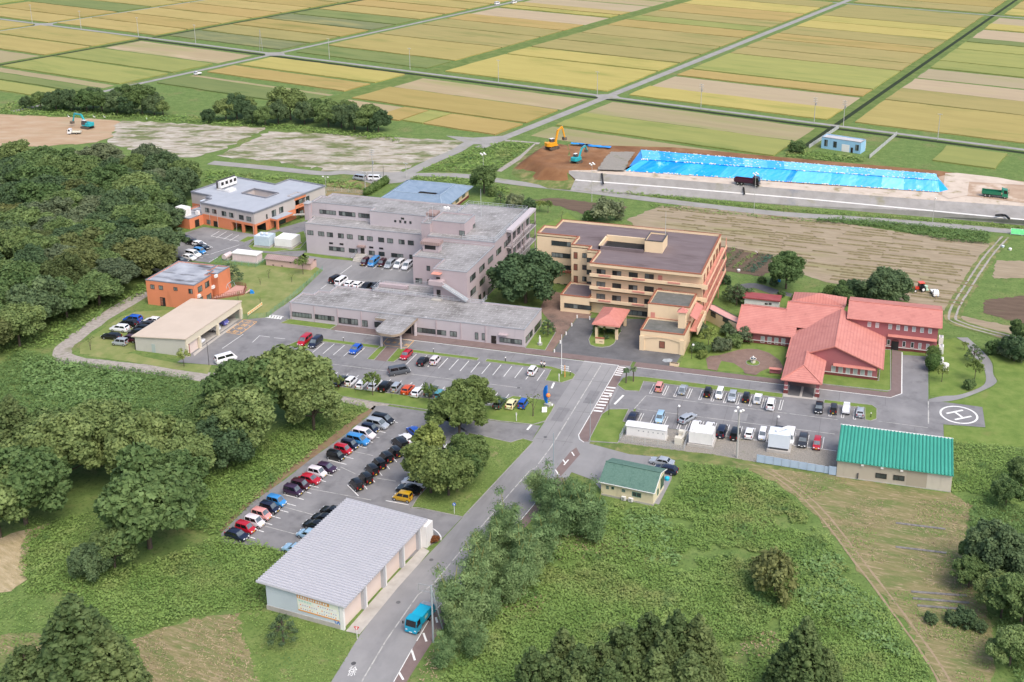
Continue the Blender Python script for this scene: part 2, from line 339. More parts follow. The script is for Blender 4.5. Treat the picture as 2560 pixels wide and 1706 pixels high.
# cleared building land, upper left
sheet('bare_earth', [zp(*q) for q in [(-500,660),(0,675),(130,682),(400,690),(720,716),(660,800),(560,840),(300,860),(-500,860)]], .05, M_soil_o, 1.2)
sheet('cleared_ground', [zp(*q) for q in [(700,712),(930,722),(1250,738),(1565,755),(1290,890),(1130,925),(900,920),(640,840)]], .06, M_soil_w, 1.2)
sheet('cleared_ground', [zp(*q) for q in [(1585,772),(1900,790),(2210,808),(1990,935),(1850,990),(1600,950),(1275,922)]], .066, M_soil_w, 1.2)
sheet('cleared_ground', [zq(*q) for q in [(330,808),(560,815),(830,830),(880,850),(520,985),(440,1020),(0,1005),(-10,960)]], .073, M_soil_w, 1.0)
# lanes round the construction site
BACK = [zp(1240,958), zp(1600,992), zp(1900,1022), zq(150,1015), zq(330,1035), zq(480,1035), zq(700,1030), zq(900,1042), zq(1150,1078), zR(100,492), zR(200,503), zR(400,529), zR(700,562), zR(900,575), zR(1100,590), zR(1345,612), zR(1700,648)]
sheet('gravel_road', strip(smooth_line(BACK), 4.6), .08, M_froad)
sheet('gravel_road', strip(smooth_line([ST(-236.5,362)[:2], zq(900,835)[:2], zq(800,890)[:2], zq(660,950)[:2], zq(500,1030)[:2]]), 4.6), .075, M_froad)
sheet('gravel_road', [zq(*q) for q in [(740,800),(900,812),(1090,800),(1100,825),(960,850),(880,850)]], .07, M_froad)
sheet('gravel_track', strip([zq(1090,828)[:2], zq(1280,842)[:2], zq(1190,920)[:2], zq(1050,1010)[:2]], 2.2), .06, M_gravel)
sheet('gravel_road', [zq(*q) for q in [(200,1010),(480,1010),(560,1045),(480,1075),(330,1090),(230,1060)]], .07, M_froad)
sheet('bare_earth', [zq(*q) for q in [(40,1080),(200,1060),(330,1090),(270,1150),(30,1160)]], .055, mat('worn_turf', [(.13,.14,.05),(.30,.22,.12)], .3, .95), .5)
# arable ground east of the hospital
sheet('tilled_plot', [zs(*q) for q in [(375,590),(560,575),(1085,640),(1020,695),(860,690),(800,710),(600,640)]], .05, M_soil_d, .4)
sheet('straw_field', [zz(*q) for q in [(1515,475),(1640,472),(1880,505),(2110,540),(2285,560),(2255,610),(2190,720),(2070,690),(1870,640),(1700,580),(1600,560),(1480,530),(1440,505)]], .05, M_straw, .6)
sheet('garden_soil', [zd(*q) for q in [(-160,20),(80,60),(600,150),(560,320),(470,360),(90,300),(-160,250)]], .06, M_soil_d, .3)
FT = smooth_line([zz(2310,545)[:2], zz(2270,590)[:2], zz(2230,650)[:2], zz(2190,720)[:2], zz(2210,745)[:2], zz(2353,785)[:2], zz(2500,830)[:2]])
sheet('field_track', strip(FT, 4.2), .06, M_rough, .3, 2.0)
for d_ in (-.85, .85): sheet('wheel_rut', strip(offset_line(FT, d_), .55), .07, M_gravel, .1, 1.2)
sheet('tilled_plot', [zz(*q) for q in [(2262,690),(2353,680),(2450,700),(2400,760),(2260,720)]], .05, M_soil_d, .4)
sheet('stubble_plot', [zz(*q) for q in [(2290,600),(2450,600),(2500,640),(2280,640)]], .05, M_straw, .4)
sheet('stubble_plot', [zz(*q) for q in [(2205,725),(2353,757),(2450,790),(2353,785),(2220,755)]], .05, M_straw, .4)
# mown field, bottom right, and the dry fields at the left
sheet('mown_field', [zo(*q) for q in [(430,140),(700,185),(1120,235),(1500,300),(1860,345),(1995,430),(1960,560),(1930,720),(2030,960),(2140,1250),(2150,1400),(2120,1600),(1800,1600),(1560,1180),(1300,900),(1130,650),(900,420),(720,270),(520,190)]], .04, M_mown, .5)
for a_, b_ in (((1500,540),(1820,580)),((1500,695),(1830,735)),((1600,985),(1960,1012)),((1610,1028),(1975,1058)),((1640,1075),(1950,1100))):
    pa, pb = zo(*a_), zo(*b_); k_ = MB(); k_.bar(pa+Vector((0,0,.06)), pb+Vector((0,0,.06)), .45, .16); k_.build('mulch_row', mat('black_mulch', [(.10,.095,.10),(.26,.245,.23)], 1.6, .6, detail=8))['kind'] = 'structure'
for dx in (0, 1.7):
    sheet('tyre_track', jag(strip(smooth_line([(zo(*q)[0]+dx, zo(*q)[1]) for q in ((640,190),(800,300),(960,440),(1100,610),(1240,800),(1400,1010),(1560,1230),(1700,1430),(1790,1590))]), .35), .06, 1.2), .052, mat('track_soil', [(.25,.19,.12),(.33,.26,.17)], 1, .95))
sheet('dry_field', [zm(*q) for q in [(735,1335),(900,1270),(1060,1215),(1310,1190),(1345,1300),(1440,1590),(840,1590)]], .04, M_mown, .5)
sheet('dry_field', [zm(*q) for q in [(-200,760),(0,770),(100,730),(270,690),(150,800),(135,1000),(60,1070),(-200,1100)]], .04, M_hay, .5)
sheet('dry_field', [zm(*q) for q in [(-100,1310),(170,1290),(250,1330),(240,1440),(-100,1480)]], .04, M_mown, .4)
sheet('bare_earth', [zk(*q) for q in [(1640,55),(1700,70),(1560,165),(1280,385),(1000,590),(760,775),(430,1005),(150,1290),(90,1290),(380,1000),(700,740),(960,540),(1240,330),(1500,140)]], .035, mat('leaf_litter', [(.15,.095,.06),(.22,.15,.095),(.16,.17,.06)], .8, .95, detail=8), .3)
sheet('rough_lawn', [zl(*q) for q in [(-60,960),(230,985),(850,1160),(980,1200),(740,1590),(-160,1590)]], .03, M_verge, .4)

# ------------------------------------------------------------------ roads, car parks and lanes of the hospital
cp = sheet('car_park', [(-149.6,203.6),(-140,204.6),(-115.5,203.3),(-114.8,202.5),(-86.6,202.4),(-63.9,204),(-63.5,228.2),(-137,228.6),(-139,231.6),(-149.2,230.6)], .04, M_asph2)
road_l = [zl(690,1640), zl(750,1568), zl(975,1200), zl(1090,1040), zl(1300,790), zl(1480,590), zl(1640,425), zl(1850,195), zl(1976,55)]
road_l = [(q[0], q[1]) for q in road_l]+[(-64.0,190.3),(-63.9,197.6),(-63.9,231)]
road_r = [zl(1330,1640), zl(1370,1568), zl(1590,1225)]
road_r = [(q[0], q[1]) for q in road_r]+[(-58.6,148),(-55.6,165),(-53.4,180),(-53.0,193.8),(-53.4,231)]
rd = sheet('access_road', ribbon(road_l, road_r), .05, M_asph)
cp2 = sheet('car_park', [(-53.6,203.4),(-48,203.4),(-48,209.5),(-47.5,209.5),(-47.3,203.2),(13.6,203.2),(13.6,219.6),(21.8,220.6),(21.6,229.5),(10.7,229.6),(10.7,253),(5.0,253),(5.0,231.2),(3.0,228.6),(-53.6,228.2)], .042, M_asph2)
sheet('forecourt', [(-72.1,230.9),(-44,230.9),(-43.6,238),(-53.4,246),(-55,255),(-72.1,251)], .045, M_asphd)
sheet('service_yard', [(-139.2,231.4),(-137.9,231.4),(-137.9,244.4),(-114,244.4),(-114,274.1),(-157,274.1),(-157,268),(-150,266),(-146.5,262),(-143.6,247),(-143.5,238),(-146,231.6)], .044, M_asph)
lot = sheet('car_park', [zk(*q) for q in [(130,1310),(430,1010),(760,780),(1000,590),(1280,390),(1560,170),(1650,60),(1740,60),(2170,120),(2300,130)]]+[(-87.6,197.2),(-72,196.9),(-64.2,197.5),(-64.0,190.3)]+[zn(560,20)]+[zk(*q) for q in [(2560,330),(2400,660),(2080,960),(1980,1060),(2352,1110)]]+[zl(1835,205), zl(1650,400), zl(1500,480), zl(870,900), zl(450,540), zl(300,480), zk(560,1440), zk(130,1400)], .046, M_asph2)
sheet('back_car_park', [za(*q) for q in [(470,1060),(520,900),(560,740),(640,715),(820,660),(1060,690),(1330,735),(1500,690),(1820,600),(1830,700),(1770,770),(1560,700),(1300,790),(1250,850),(1330,890),(1470,905),(1820,890),(1830,960),(1440,915),(1150,885),(1000,925),(880,1010),(700,990)]], .044, M_asph2)
sheet('gravel_track', strip(smooth_line([zz(337,672)[:2], zz(250,722)[:2], zz(180,772)[:2], zz(142,806)[:2], zz(165,828)[:2], zz(260,840)[:2], zz(360,851)[:2], zz(480,868)[:2], zz(640,893)[:2], zz(800,915)[:2], zf(1040,1250)[:2]]), 4.0), .035, M_gravel, .25, 2.0)
sheet('pharmacy_yard', [zn(*q) for q in [(900,190),(1000,60),(1050,20),(1330,95),(1500,110),(1620,150),(1600,260),(1520,420),(1150,330),(1090,260)]], .047, M_asph)
sheet('gravel_yard', [(-47.7,195.1),(-35.2,195.3),(-29.4,195.6),(-20.7,195.0),(-6.3,194.4),(-5.6,203.1),(-47.4,203.1)], .03, M_gravd, .15)
sheet('rough_verge', [zi(*q) for q in [(-120,1010),(180,975),(800,1050),(1100,1060),(1540,1165),(2300,1290),(2000,1290),(1000,1180),(740,1130),(300,1080),(-100,1060)]], .025, M_rough, .35)
sheet('foot_path', ribbon(smooth_line([zj(*q) for q in [(1420,545),(1550,515),(1700,505),(1850,460),(1950,410),(1980,350),(1960,250),(1890,160),(1830,80),(1780,0),(1690,-60)]]), smooth_line([zj(*q) for q in [(1420,572),(1600,566),(1750,535),(1900,480),(2030,420),(2085,370),(2050,300),(2040,200),(1990,120),(1920,50),(1800,-60)]])), .07, M_asph)
sheet('foot_path', strip(smooth_line([zd(270,470)[:2], zd(420,450)[:2], zd(640,520)[:2], zd(900,580)[:2], zd(1100,620)[:2]]), 3.4), .05, M_asphd)

def lawn(pts, m=None, z=.10, kerb=True, name='lawn'):
    pts = [(p[0], p[1]) for p in pts]
    mb = MB(); mb.prism(pts, 0, z, bottom=False)
    o = mb.build(name, [m or M_lawn]); o['kind'] = 'structure'
    if kerb:
        P = ccw(pts); cx = sum(p[0] for p in P)/len(P); cy = sum(p[1] for p in P)/len(P); kb = MB()
        for i in range(len(P)):
            a, b = Vector(P[i]+(0,)), Vector(P[(i+1) % len(P)]+(0,)); d = (b-a)
            if d.length < .1: continue
            d.normalize(); nrm = Vector((d.y, -d.x, 0))*.07
            kb.bar(a+nrm+Vector((0,0,.075))-d*.06, b+nrm+Vector((0,0,.075))+d*.06, .14, .15)
        kb.build('kerb', M_kerb, o)
    return o
lawn(rect(-125.3,-110.6,221.9,223.3)); lawn([(-110.4,216.1),(-108.9,216.2),(-109.3,223.3),(-110.6,223.3)]); lawn([(-105.8,216.3),(-104.3,216.3),(-102.9,223.1),(-106.2,223.1)])
sheet('brick_path', [(-108.8,216.2),(-105.9,216.2),(-106.3,223.2),(-109.2,223.2)], .06, M_brick)
lawn(rect(-102.7,-86.9,222.0,223.3)); lawn([(-84.9,222.0),(-69.6,222.2),(-69.2,216.7),(-65.6,216.7),(-63.9,218.9),(-63.9,221.0),(-64.6,221.7),(-70,223.4),(-84.9,223.3)])
lawn([(-131,217.5),(-125.6,217.5),(-125.6,223.2),(-129,222.6)])
lawn([(-114.7,202.2),(-87.3,202.3),(-87.8,197.7),(-100,198.0),(-112.3,198.8)]); lawn([(-86.2,202.3),(-76,202.6),(-73.6,208),(-66.1,208.1),(-64.1,206.5),(-63.9,203.6),(-63.9,199.6),(-65.8,197.6),(-72.5,197.2),(-86.6,197.6)])
lawn([(-53.8,218.7),(-53.5,222.3),(-52.6,223.5),(-49.1,224),(-19.2,224.2),(-19.1,222.3),(-48.9,222.0),(-48.7,217.2),(-51.7,216.8)])
lawn([(-10.4,223.7),(-0.7,224.0),(.3,222.7),(.4,218.2),(-.7,217.1),(-1.7,217.2),(-2.0,222.4),(-10.4,222.3)])
lawn([(-53.3,194.2),(-53.6,205.4),(-52.7,207.7),(-49,208.8),(-48.9,203.5),(-48.0,203.3),(-47.8,194.9)])
lawn([zn(*q) for q in [(560,20),(640,-5),(705,15),(470,265),(250,500),(0,448),(-40,440)]]+[zk(2000,1060), zk(2060,960), zk(2210,800), zk(2350,660), zk(2470,480), zk(2560,330)], M_verge)
lawn([(-138.8,228.7),(-126,228.6),(-125.6,231.2),(-137.9,231.3)]); lawn([(-78.6,231.1),(-79.2,246.8),(-77.4,246.3),(-74.6,241),(-74,231.2)])
lawn([za(*q) for q in [(900,1040),(1430,1035),(1930,1055),(1990,1085),(1830,1240),(1640,1400),(1440,1545),(1200,1568),(1130,1500),(920,1400)]], M_lawn2, .07, False)
lawn([za(*q) for q in [(1260,850),(1320,810),(1500,760),(1640,750),(1800,700),(1830,790),(1760,870),(1500,905),(1300,885)]], M_lawn, .08)
lawn([za(*q) for q in [(1170,800),(1250,755),(1310,755),(1310,775),(1220,810)]], M_lawn, .08); lawn([za(*q) for q in [(1800,910),(2000,935),(2290,970),(2280,990),(2000,965),(1810,935)]], M_lawn, .08, False)
lawn([ze(*q) for q in [(60,980),(250,960),(540,960),(620,990),(980,1060),(1290,1070),(1250,1160),(900,1110),(500,1040),(200,1000)]], M_lawn2, .05, False)
lawn([ze(*q) for q in [(0,880),(100,800),(400,600),(540,550),(900,530),(540,800),(545,930),(300,990),(0,960)]], M_lawn2, .045, False)
lawn([zd(*q) for q in [(-120,820),(230,870),(400,900),(380,1000),(720,1040),(690,1340),(430,1325),(330,1300),(60,1285),(0,1250),(-60,1270),(-200,1130)]], M_lawn, .06, False)
lawn([(-43,230.9),(-36.5,231.5),(-34.4,240),(-33,249),(-34,254.4),(-42,258),(-43,250)], M_lawn, .062, False)
lawn([zj(*q) for q in [(380,395),(390,300),(930,365),(965,60),(1040,60),(1042,455),(1010,462)]], M_lawn, .09)
lawn([zj(*q) for q in [(1160,75),(1400,90),(1395,125),(1165,110)]], M_lawn, .09, False)
lawn([(11,232),(13.5,232.2),(16.7,233.6),(19.9,236.7),(22.2,239.8),(23,243.1),(22.8,248.2),(21.4,252.7),(20.2,256.9),(19.2,261.2),(17,264),(14,262),(11,258)], M_lawn, .06, False)
lawn([zj(*q) for q in [(1640,565),(1760,545),(1910,490),(2040,430),(2100,370),(2062,300),(2052,200),(2010,120),(1930,40),(2360,0),(2800,100),(2800,1100),(2352,1010),(2000,1000),(1640,960),(1570,940),(1565,800),(1975,830),(1945,622),(1620,575)]], M_lawn, .05, False)
lawn([zd(*q) for q in [(440,560),(620,530),(900,590),(1090,640),(1000,700),(640,670)]], M_lawn, .06, False)
lawn([zc(*q) for q in [(330,480),(390,380),(400,280),(620,180),(700,120),(800,200),(820,240),(600,290),(420,420)]], M_lawn, .05, False)
# brick walks
sheet('brick_walk', [(-125.4,228.4),(-53.5,228.4),(-53.5,230.8),(-78.7,231.0),(-78.7,231.4),(-125.4,231.4)], .09, M_brick)
sheet('brick_walk', [(-52.6,228.3),(-20,228.7),(3.0,228.7),(5.1,231.2),(4.7,252.6),(2.6,253),(3.0,232.2),(2.2,230.9),(-52.6,230.8)], .09, M_brick)
sheet('brick_walk', [(-55.9,196),(-55.9,228.2),(-54.2,228.2),(-53.1,194),(-54.4,193.6)], .055, M_brick)
sheet('brick_walk', [zn(*q) for q in [(850,195),(945,80),(985,50),(1010,95),(885,238)]], .06, M_brick)
def interp(a, b, t): return (a[0]+(b[0]-a[0])*t, a[1]+(b[1]-a[1])*t)
bl_ = [zl(1220,1640)[:2], zl(1265,1568)[:2], zl(1455,1230)[:2], zl(1600,985)[:2], (-60.2,148), (-57.3,165), (-55.4,180)]
sheet('brick_walk', ribbon(bl_, [q for q in road_r[:6]]), .058, M_brick)
sheet('brick_plaza', [(-82.4,253.6),(-84.2,265.9),(-80,265),(-77.4,254),(-69.2,254.4),(-69.2,251.2),(-72.2,251),(-72.2,231),(-74,231),(-74.4,240.8),(-77.4,246.4)], .08, M_brickp)
plaza = [zd(*q) for q in [(-60,1165),(-20,1140),(60,1135),(150,1110),(260,1080),(350,1070),(450,1075),(560,1110),(660,1180),(700,1250),(690,1300),(560,1260),(480,1290),(430,1330),(320,1310),(300,1270),(210,1210),(90,1190),(50,1285),(-40,1268)]]
sheet('brick_plaza', plaza, .075, M_brickp)
lawn([(zd(400,1208).x+1.45*math.cos(t), zd(400,1208).y+1.45*math.sin(t)) for t in [2*math.pi*k/20 for k in range(20)]], M_lawn, .11, True)
lawn([(-65.9,239.5),(-66.2,243.1),(-66.4,246),(-60.0,246.4),(-59.8,239),(-60.4,237.3),(-61.9,236.2),(-63.4,236.1),(-64.8,236.8)], M_lawn, .12)
sheet('concrete_apron', [zl(*q) for q in [(870,1150),(985,1175),(1300,790),(1480,590),(1560,490),(1500,455),(1200,770)]], .055, M_conc)
sheet('porch_slab', [(-19.2,223.0),(-12.0,223.4),(-12.2,230.4),(-18.8,230.2)], .06, M_conc)
for x0, x1 in ((-18.2,-15.7),(-15.2,-12.9)): sheet('porch_paving', rect(x0, x1, 224.0, 229.9), .066, M_asphd)
sheet('concrete_apron', [ze(*q) for q in [(1110,960),(1190,900),(1360,780),(1530,660),(1545,670),(1370,795),(1200,920),(1120,985)]], .05, M_conc)

# ------------------------------------------------------------------ painted markings, children of the surface they lie on
def stripe(parent, a, b, w, z, m=None, name='painted_line'):
    a, b = Vector((a[0],a[1],0)), Vector((b[0],b[1],0)); d = b-a; L_ = d.length; key = ('st', round(L_,2), w)
    if key not in MESH: MESH[key] = MB().add([(-L_/2,-w/2,0),(L_/2,-w/2,0),(L_/2,w/2,0),(-L_/2,w/2,0)], [(0,1,2,3)]).mesh('line', M_line)
    o = inst(name, MESH[key], parent, ((a.x+b.x)/2, (a.y+b.y)/2, z), math.atan2(d.y, d.x))
    if m: o.material_slots[0].link = 'OBJECT'; o.material_slots[0].material = m
    return o
MESH = {}
for k in range(24):
    x = -126.2+2.51*k
    if -111.5 < x < -103.2: continue
    if x > -69.5: continue
    stripe(cp, (x, 216.1), (x+.02, 221.5), .14, .055)
for k in range(20):
    x = -133.5+2.48*k
    if x < -85: stripe(cp, (x, 202.8), (x, 208.4), .14, .055)
for k in range(4): stripe(cp, (-77.2+2.5*k, 203.3), (-77.2+2.5*k, 208.6), .14, .055)
M_joint = mat('asphalt_joint', [(.11,.11,.112),(.15,.15,.152)], 1, .9)
for x in (-118,-106,-94,-82,-70): stripe(cp, (x+.3,203), (x,216), .07, .053, M_joint, 'asphalt_joint'); stripe(cp, (x+2.3,223.6), (x+2.1,227.9), .07, .053, M_joint, 'asphalt_joint')
for x in (-39,-29.5,-20,-10.5,-1,8): stripe(cp2, (x+.2,203.4), (x,216.6), .07, .053, M_joint, 'asphalt_joint'); stripe(cp2, (x+3,224.5), (x+2.9,228.1), .07, .053, M_joint, 'asphalt_joint')
for y in (192.5,205,219): stripe(rd, (-63.5,y), (-56.2,y+.3), .09, .0605, M_joint, 'asphalt_joint')
for x in (-61.8,-57.6): stripe(rd, (x,191), (x+.15,227), .06, .0602, M_joint, 'asphalt_joint')
for x0, x1, y0, y1, p_ in ((-92,-88.5,208,211,cp),(-130,-127,209,213,cp),(-28,-25,210.2,213.5,cp2),(2,6,206,210,cp2),(-63,-60.5,200,206,rd),(-58.8,-56.6,209,215,rd)): MB().add([(x0,y0,.0585),(x1,y0+.2,.0585),(x1,y1,.0585),(x0,y1-.1,.0585)], [(0,1,2,3)]).build('asphalt_patch', M_asph2 if p_ is rd else M_asph, p_)
stripe(cp, (-121.5,211.8), (-73,212), .16, .055, M_linew)
stripe(cp, (-124.5,228.2), (-56,228.1), .16, .056)
stripe(cp, (-66.9,213.6), (-67.2,216.3), .42, .056); stripe(rd, (-66.0,197.9), (-66.2,195.2), .42, .062)
stripe(rd, (-59.7,230.4), (-59.7,190), .22, .062, M_linew); stripe(rd, (-59.7,190), (-60.2,182), .2, .062, M_linew)
cl = [(-60.2,182)]+[tuple(q[:2]) for q in (zn(690,195), zn(570,330), zn(300,645), zn(60,935), zl(1465,850), zl(1200,1230), zl(1000,1568), zl(950,1640))]
for a_, b_ in zip(cl, cl[1:]): stripe(rd, a_, b_, .2, .062, M_linew)
stripe(rd, (-55.9,228), (-55.9,196), .15, .0635); stripe(rd, (-55.9,196), (-55.3,194.4), .15, .0635); stripe(rd, (-55.3,194.4), (-54.1,193.5), .15, .0635)
for k in range(5): stripe(rd, (-55.7,227.4-1.0*k), (-54.2,227.5-1.0*k), .5, .064)
for k in range(9): stripe(rd, (-55.7,217.2-1.35*k), (-53.9,217.3-1.35*k), .6, .064)
for a_, b_ in (((1310,1490),(1345,1550)),((1415,1310),(1440,1390)),((1510,1165),(1535,1235)),((1612,1035),(1624,1080))): stripe(rd, zl(*a_), zl(*b_), .3, .066)
for a_, b_ in zip(bl_, bl_[1:]): stripe(rd, a_, interp(a_, b_, .8), .12, .066)
for a_, b_ in (((850,195),(872,228)),((900,130),(912,150)),((955,80),(972,105)),((905,165),(935,130))): stripe(rd, zn(*a_), zn(*b_), .25, .066)
stripe(cp2, (-52.2,228.25), (-19.5,228.5), .15, .056, M_line); stripe(cp2, (-11.9,228.6), (2.9,228.6), .2, .056); stripe(cp2, (2.9,228.6), (5.2,231.1), .2, .056); stripe(cp2, (5.2,231.1), (4.9,252.4), .22, .056)
stripe(cp2, (-46.9,215.7), (-7.2,215.8), .15, .054, M_linew); stripe(cp2, (-47.3,209.5), (-7.3,209.7), .15, .054, M_linew); stripe(cp2, (.9,217.4), (10.6,217.3), .13, .054, M_linew)
stripe(cp2, (-47.9,209.3), (-46.9,215.6), .2, .054, M_linew); stripe(cp2, (-52.3,210.2), (-51.5,214.6), .45, .054); stripe(cp2, (10.7,229), (10.7,219), .25, .054, M_linew)
def ustall(x, y0, y1):
    for dx in (-.24, .24): stripe(cp2, (x+dx, y0), (x+dx, y1), .11, .054, name='stall_line')
    stripe(cp2, (x-.24, y0), (x+.24, y0), .11, .0543, name='stall_line')
for x in (-46.2,-43.4,-41.0,-38.3,-35.7,-33.1,-30.5,-27.9,-25.2,-22.6,-19.0,-11.3,-8.8,-6.3,-3.9): ustall(x, 216.9, 221.4)
for x in (-45.8,-43.2,-40.8,-37.6,-36.0,-33.4,-30.8,-28.2,-25.6,-23.0,-20.3,-17.6,-15.0,-12.4,-9.5): ustall(x, 203.4, 207.9)
stripe(cp2, (-36,203.2), (-6.5,203.1), .14, .053)
# helipad ring and letter
rg = MB(); n_ = 48
for k in range(n_):
    t0, t1 = 2*math.pi*k/n_, 2*math.pi*(k+1)/n_
    rg.add([(16.75+r_*math.cos(t), 224.6+r_*math.sin(t), .056) for r_, t in ((3.45,t0),(3.85,t0),(3.85,t1),(3.45,t1))], [(0,1,2,3)])
rg.build('painted_ring', M_line, cp2)
hm = MB(); ang = R(36); ca, sa = math.cos(ang), math.sin(ang)
for x0, x1, y0, y1 in ((-2.05,2.05,1.15,1.65),(-2.05,2.05,-1.65,-1.15),(-.25,.25,-1.16,1.16)):
    hm.add([(16.75+x*ca-y*sa, 224.55+x*sa+y*ca, .056+(.0004 if x1 < 1 else 0)) for x, y in ((x0,y0),(x1,y0),(x1,y1),(x0,y1))], [(0,1,2,3)])
hm.build('painted_letter_h', M_line, cp2)
# lower car park stalls
LOTL = [((745,930),(938,980)), ((1175,590),(1357,635)), ((1365,835),(1475,945)), ((1742,990),(1967,1032))]
for a_, b_ in LOTL: stripe(lot, zk(*a_), zk(*b_), .16, .06)
row1 = [(1860,225),(1740,325),(1680,375),(1615,420),(1555,475),(1425,580),(1295,690),(1222,748),(1155,805),(1083,862),(1012,920),(862,1042),(788,1105),(710,1165),(630,1228),(548,1297),(462,1362)]
for q in row1: a_ = zk(*q); stripe(lot, (a_.x, a_.y), (a_.x-1.0, a_.y+.16), .15, .06); stripe(lot, (a_.x-1.1, a_.y+.17), (a_.x-4.1, a_.y+.62), .15, .06)
for q in [(1560,880),(1635,810),(1706,745),(1780,682),(1850,612),(1920,550)]: a_ = zk(*q); stripe(lot, (a_.x, a_.y), (a_.x-.9, a_.y+.9), .14, .06)
for a_, b_ in (((560,1240),(880,1325)),((740,1050),(1070,1140)),((980,870),(1600,985)),((1660,770),(1840,800)),((1300,660),(1450,730)),((1440,510),(1620,550))): stripe(lot, zk(*a_), zk(*b_), .14, .06, M_linew)
# crosswalk and stalls by the orange building, back car park stalls
for k in range(6): a_, b_ = ze(1870-10+27*k-20, 583+3.2*k), ze(1835+27*k-8, 608+3.2*k); stripe(cp, a_, b_, .42, .057)
stripe(cp, ze(1880,582), ze(1995,597), .3, .0575); stripe(cp, ze(1830,606), ze(1965,617), .3, .0575)
stripe(cp, ze(1395,910), ze(1600,770), .13, .056); stripe(cp, ze(1690,850), ze(1760,785), .12, .056); stripe(cp, ze(1760,785), ze(1860,798), .12, .056); stripe(cp, ze(1900,805), ze(2010,815), .12, .056)
bcp = [o for o in bpy.data.objects if o.name.startswith('back_car_park')][0]
for a_, b_ in (((975,700),(890,750)),((1045,705),(945,765)),((1105,725),(1015,780)),((1165,738),(1075,795)),((1245,755),(1165,802)),((890,748),(1170,800)),((1170,835),(890,925)),((860,840),(910,860)),((800,930),(870,930)),((740,955),(815,963)),((870,1005),(960,955)),((1540,755),(1500,780))): stripe(bcp, za(*a_), za(*b_), .14, .056)
sy = [o for o in bpy.data.objects if o.name.startswith('service_yard')][0]
for k in range(6): a_ = zb(868+83*k, 875+9*k); stripe(sy, (a_.x, a_.y), (a_.x-.05, a_.y-2.2), .13, .056)
stripe(sy, zb(705,880), zb(590,965), .13, .056); stripe(sy, zb(455,1070), zb(400,1110), .13, .056)
# ------------------------------------------------------------------ building helpers
def cwall(name, c, streak=.35):
    a, b = lin(c)[:3], tuple(x*.9 for x in lin(c)[:3])
    return mat(name, [b, a], .25, .85, bump=.05, bscale=12, blot=(tuple(x*.72 for x in a), .35, .60, .80, (1,1,.22)))
M_pink = cwall('lilac_pink_render', (.485,.44,.462)); M_pinkd = cwall('pink_tile_wall', (.435,.365,.382))
M_roofc = mat('stained_concrete_roof', [(.215,.21,.21),(.32,.315,.315)], .22, .95, stretch=(1,1,1), blot=((.135,.13,.125),.16,.50,.70), blot2=((.50,.49,.49),.45,.60,.74), brick=(2.6,1.3,(.47,.46,.46),.035))
M_roofd = mat('dark_membrane_roof', [(.135,.105,.11),(.185,.15,.155)], .25, .9, stretch=(.5,1.6,1), blot=((.23,.19,.19),.5,.58,.72,(.25,2.5,1)), blot2=((.09,.065,.065),.1,.56,.72))
M_coping = mat('coping_grey', [(.26,.27,.29),(.36,.37,.39)], .8, .6); M_copd = mat('dark_flashing', [(.06,.06,.065),(.09,.09,.095)], .8, .6)
M_rail = mat('galvanised_rail', [(.50,.53,.56),(.60,.63,.66)], 2, .45, metal=.3); M_brown = mat('bronze_frame', [(.028,.024,.022)], rough=.45)
M_glass = mat('window_glass', [(.020,.028,.030),(.07,.085,.085)], .35, .08, spec=.6); M_glassc = mat('curtained_glass', [(.10,.125,.12),(.24,.27,.26)], .8, .1, spec=.6)
M_glassl = mat('bright_glass', [(.30,.33,.34),(.50,.53,.54)], .8, .1, spec=.6)
M_wframe = mat('white_frame', [(.72,.72,.72)], rough=.5); M_dark = mat('shade_and_grille_black', [(.015,.015,.016),(.03,.03,.03)], .5, .9); M_black = mat('black_plastic', [(.015,.015,.016)], rough=.5)  # near-black paints the shade inside openings; grilles and louvres use it too
M_white = mat('white_enamel', [(.70,.69,.68),(.78,.77,.76)], .6, .4, blot=((.55,.52,.48),.5,.62,.78)); M_steel = mat('grey_steel', [(.32,.33,.34),(.42,.43,.44)], 1.5, .4, metal=.4)
M_yellow = cwall('cream_yellow_render', (.77,.60,.40)); M_yeld = cwall('cream_yellow_trim', (.73,.57,.38)); M_redtrim = mat('terracotta_trim', [(.30,.105,.062),(.40,.165,.10)], 3, .8, brick=(.3,.3,(.20,.08,.05),.03))
M_coral = mat('coral_floor', [(.55,.23,.18),(.64,.30,.24)], .5, .8)
M_redwall = cwall('crimson_render', (.34,.12,.13)); M_redbase = mat('maroon_tile', [(.13,.035,.035),(.19,.06,.055)], .5, .7)
def tiles(name, a, b, rowaxis, joints, row=.55):
    return mat(name, [a, b], .35, .75, blot=(tuple(x*.82 for x in lin(a)[:3]), .6, .56, .75), wave=(rowaxis, row, joints, .45), bump=.15, bscale=6)
M_tx = tiles('clay_tiles_x', (.45,.178,.152), (.54,.235,.20), 1, (.33,.115,.098)); M_ty = tiles('clay_tiles_y', (.45,.178,.152), (.54,.235,.20), 0, (.36,.13,.108), .7)
M_ridge = mat('clay_ridge', [(.44,.165,.135),(.52,.22,.185)], 1, .7)
M_orange = cwall('orange_render', (.66,.235,.12)); M_greyw = cwall('warm_grey_render', (.50,.455,.44)); M_brgr = mat('blue_grey_membrane', [(.33,.355,.40),(.39,.415,.46)], .3, .7, blot=((.31,.33,.37),.12,.58,.75))
M_orroof = mat('patchy_grey_roof', [(.23,.245,.28),(.42,.44,.48)], .5, .7, stretch=(.6,.6,1), blot=((.10,.10,.11),.35,.52,.66,(.35,1.6,1)), blot2=((.52,.54,.57),.3,.60,.74,(1.6,.4,1)))
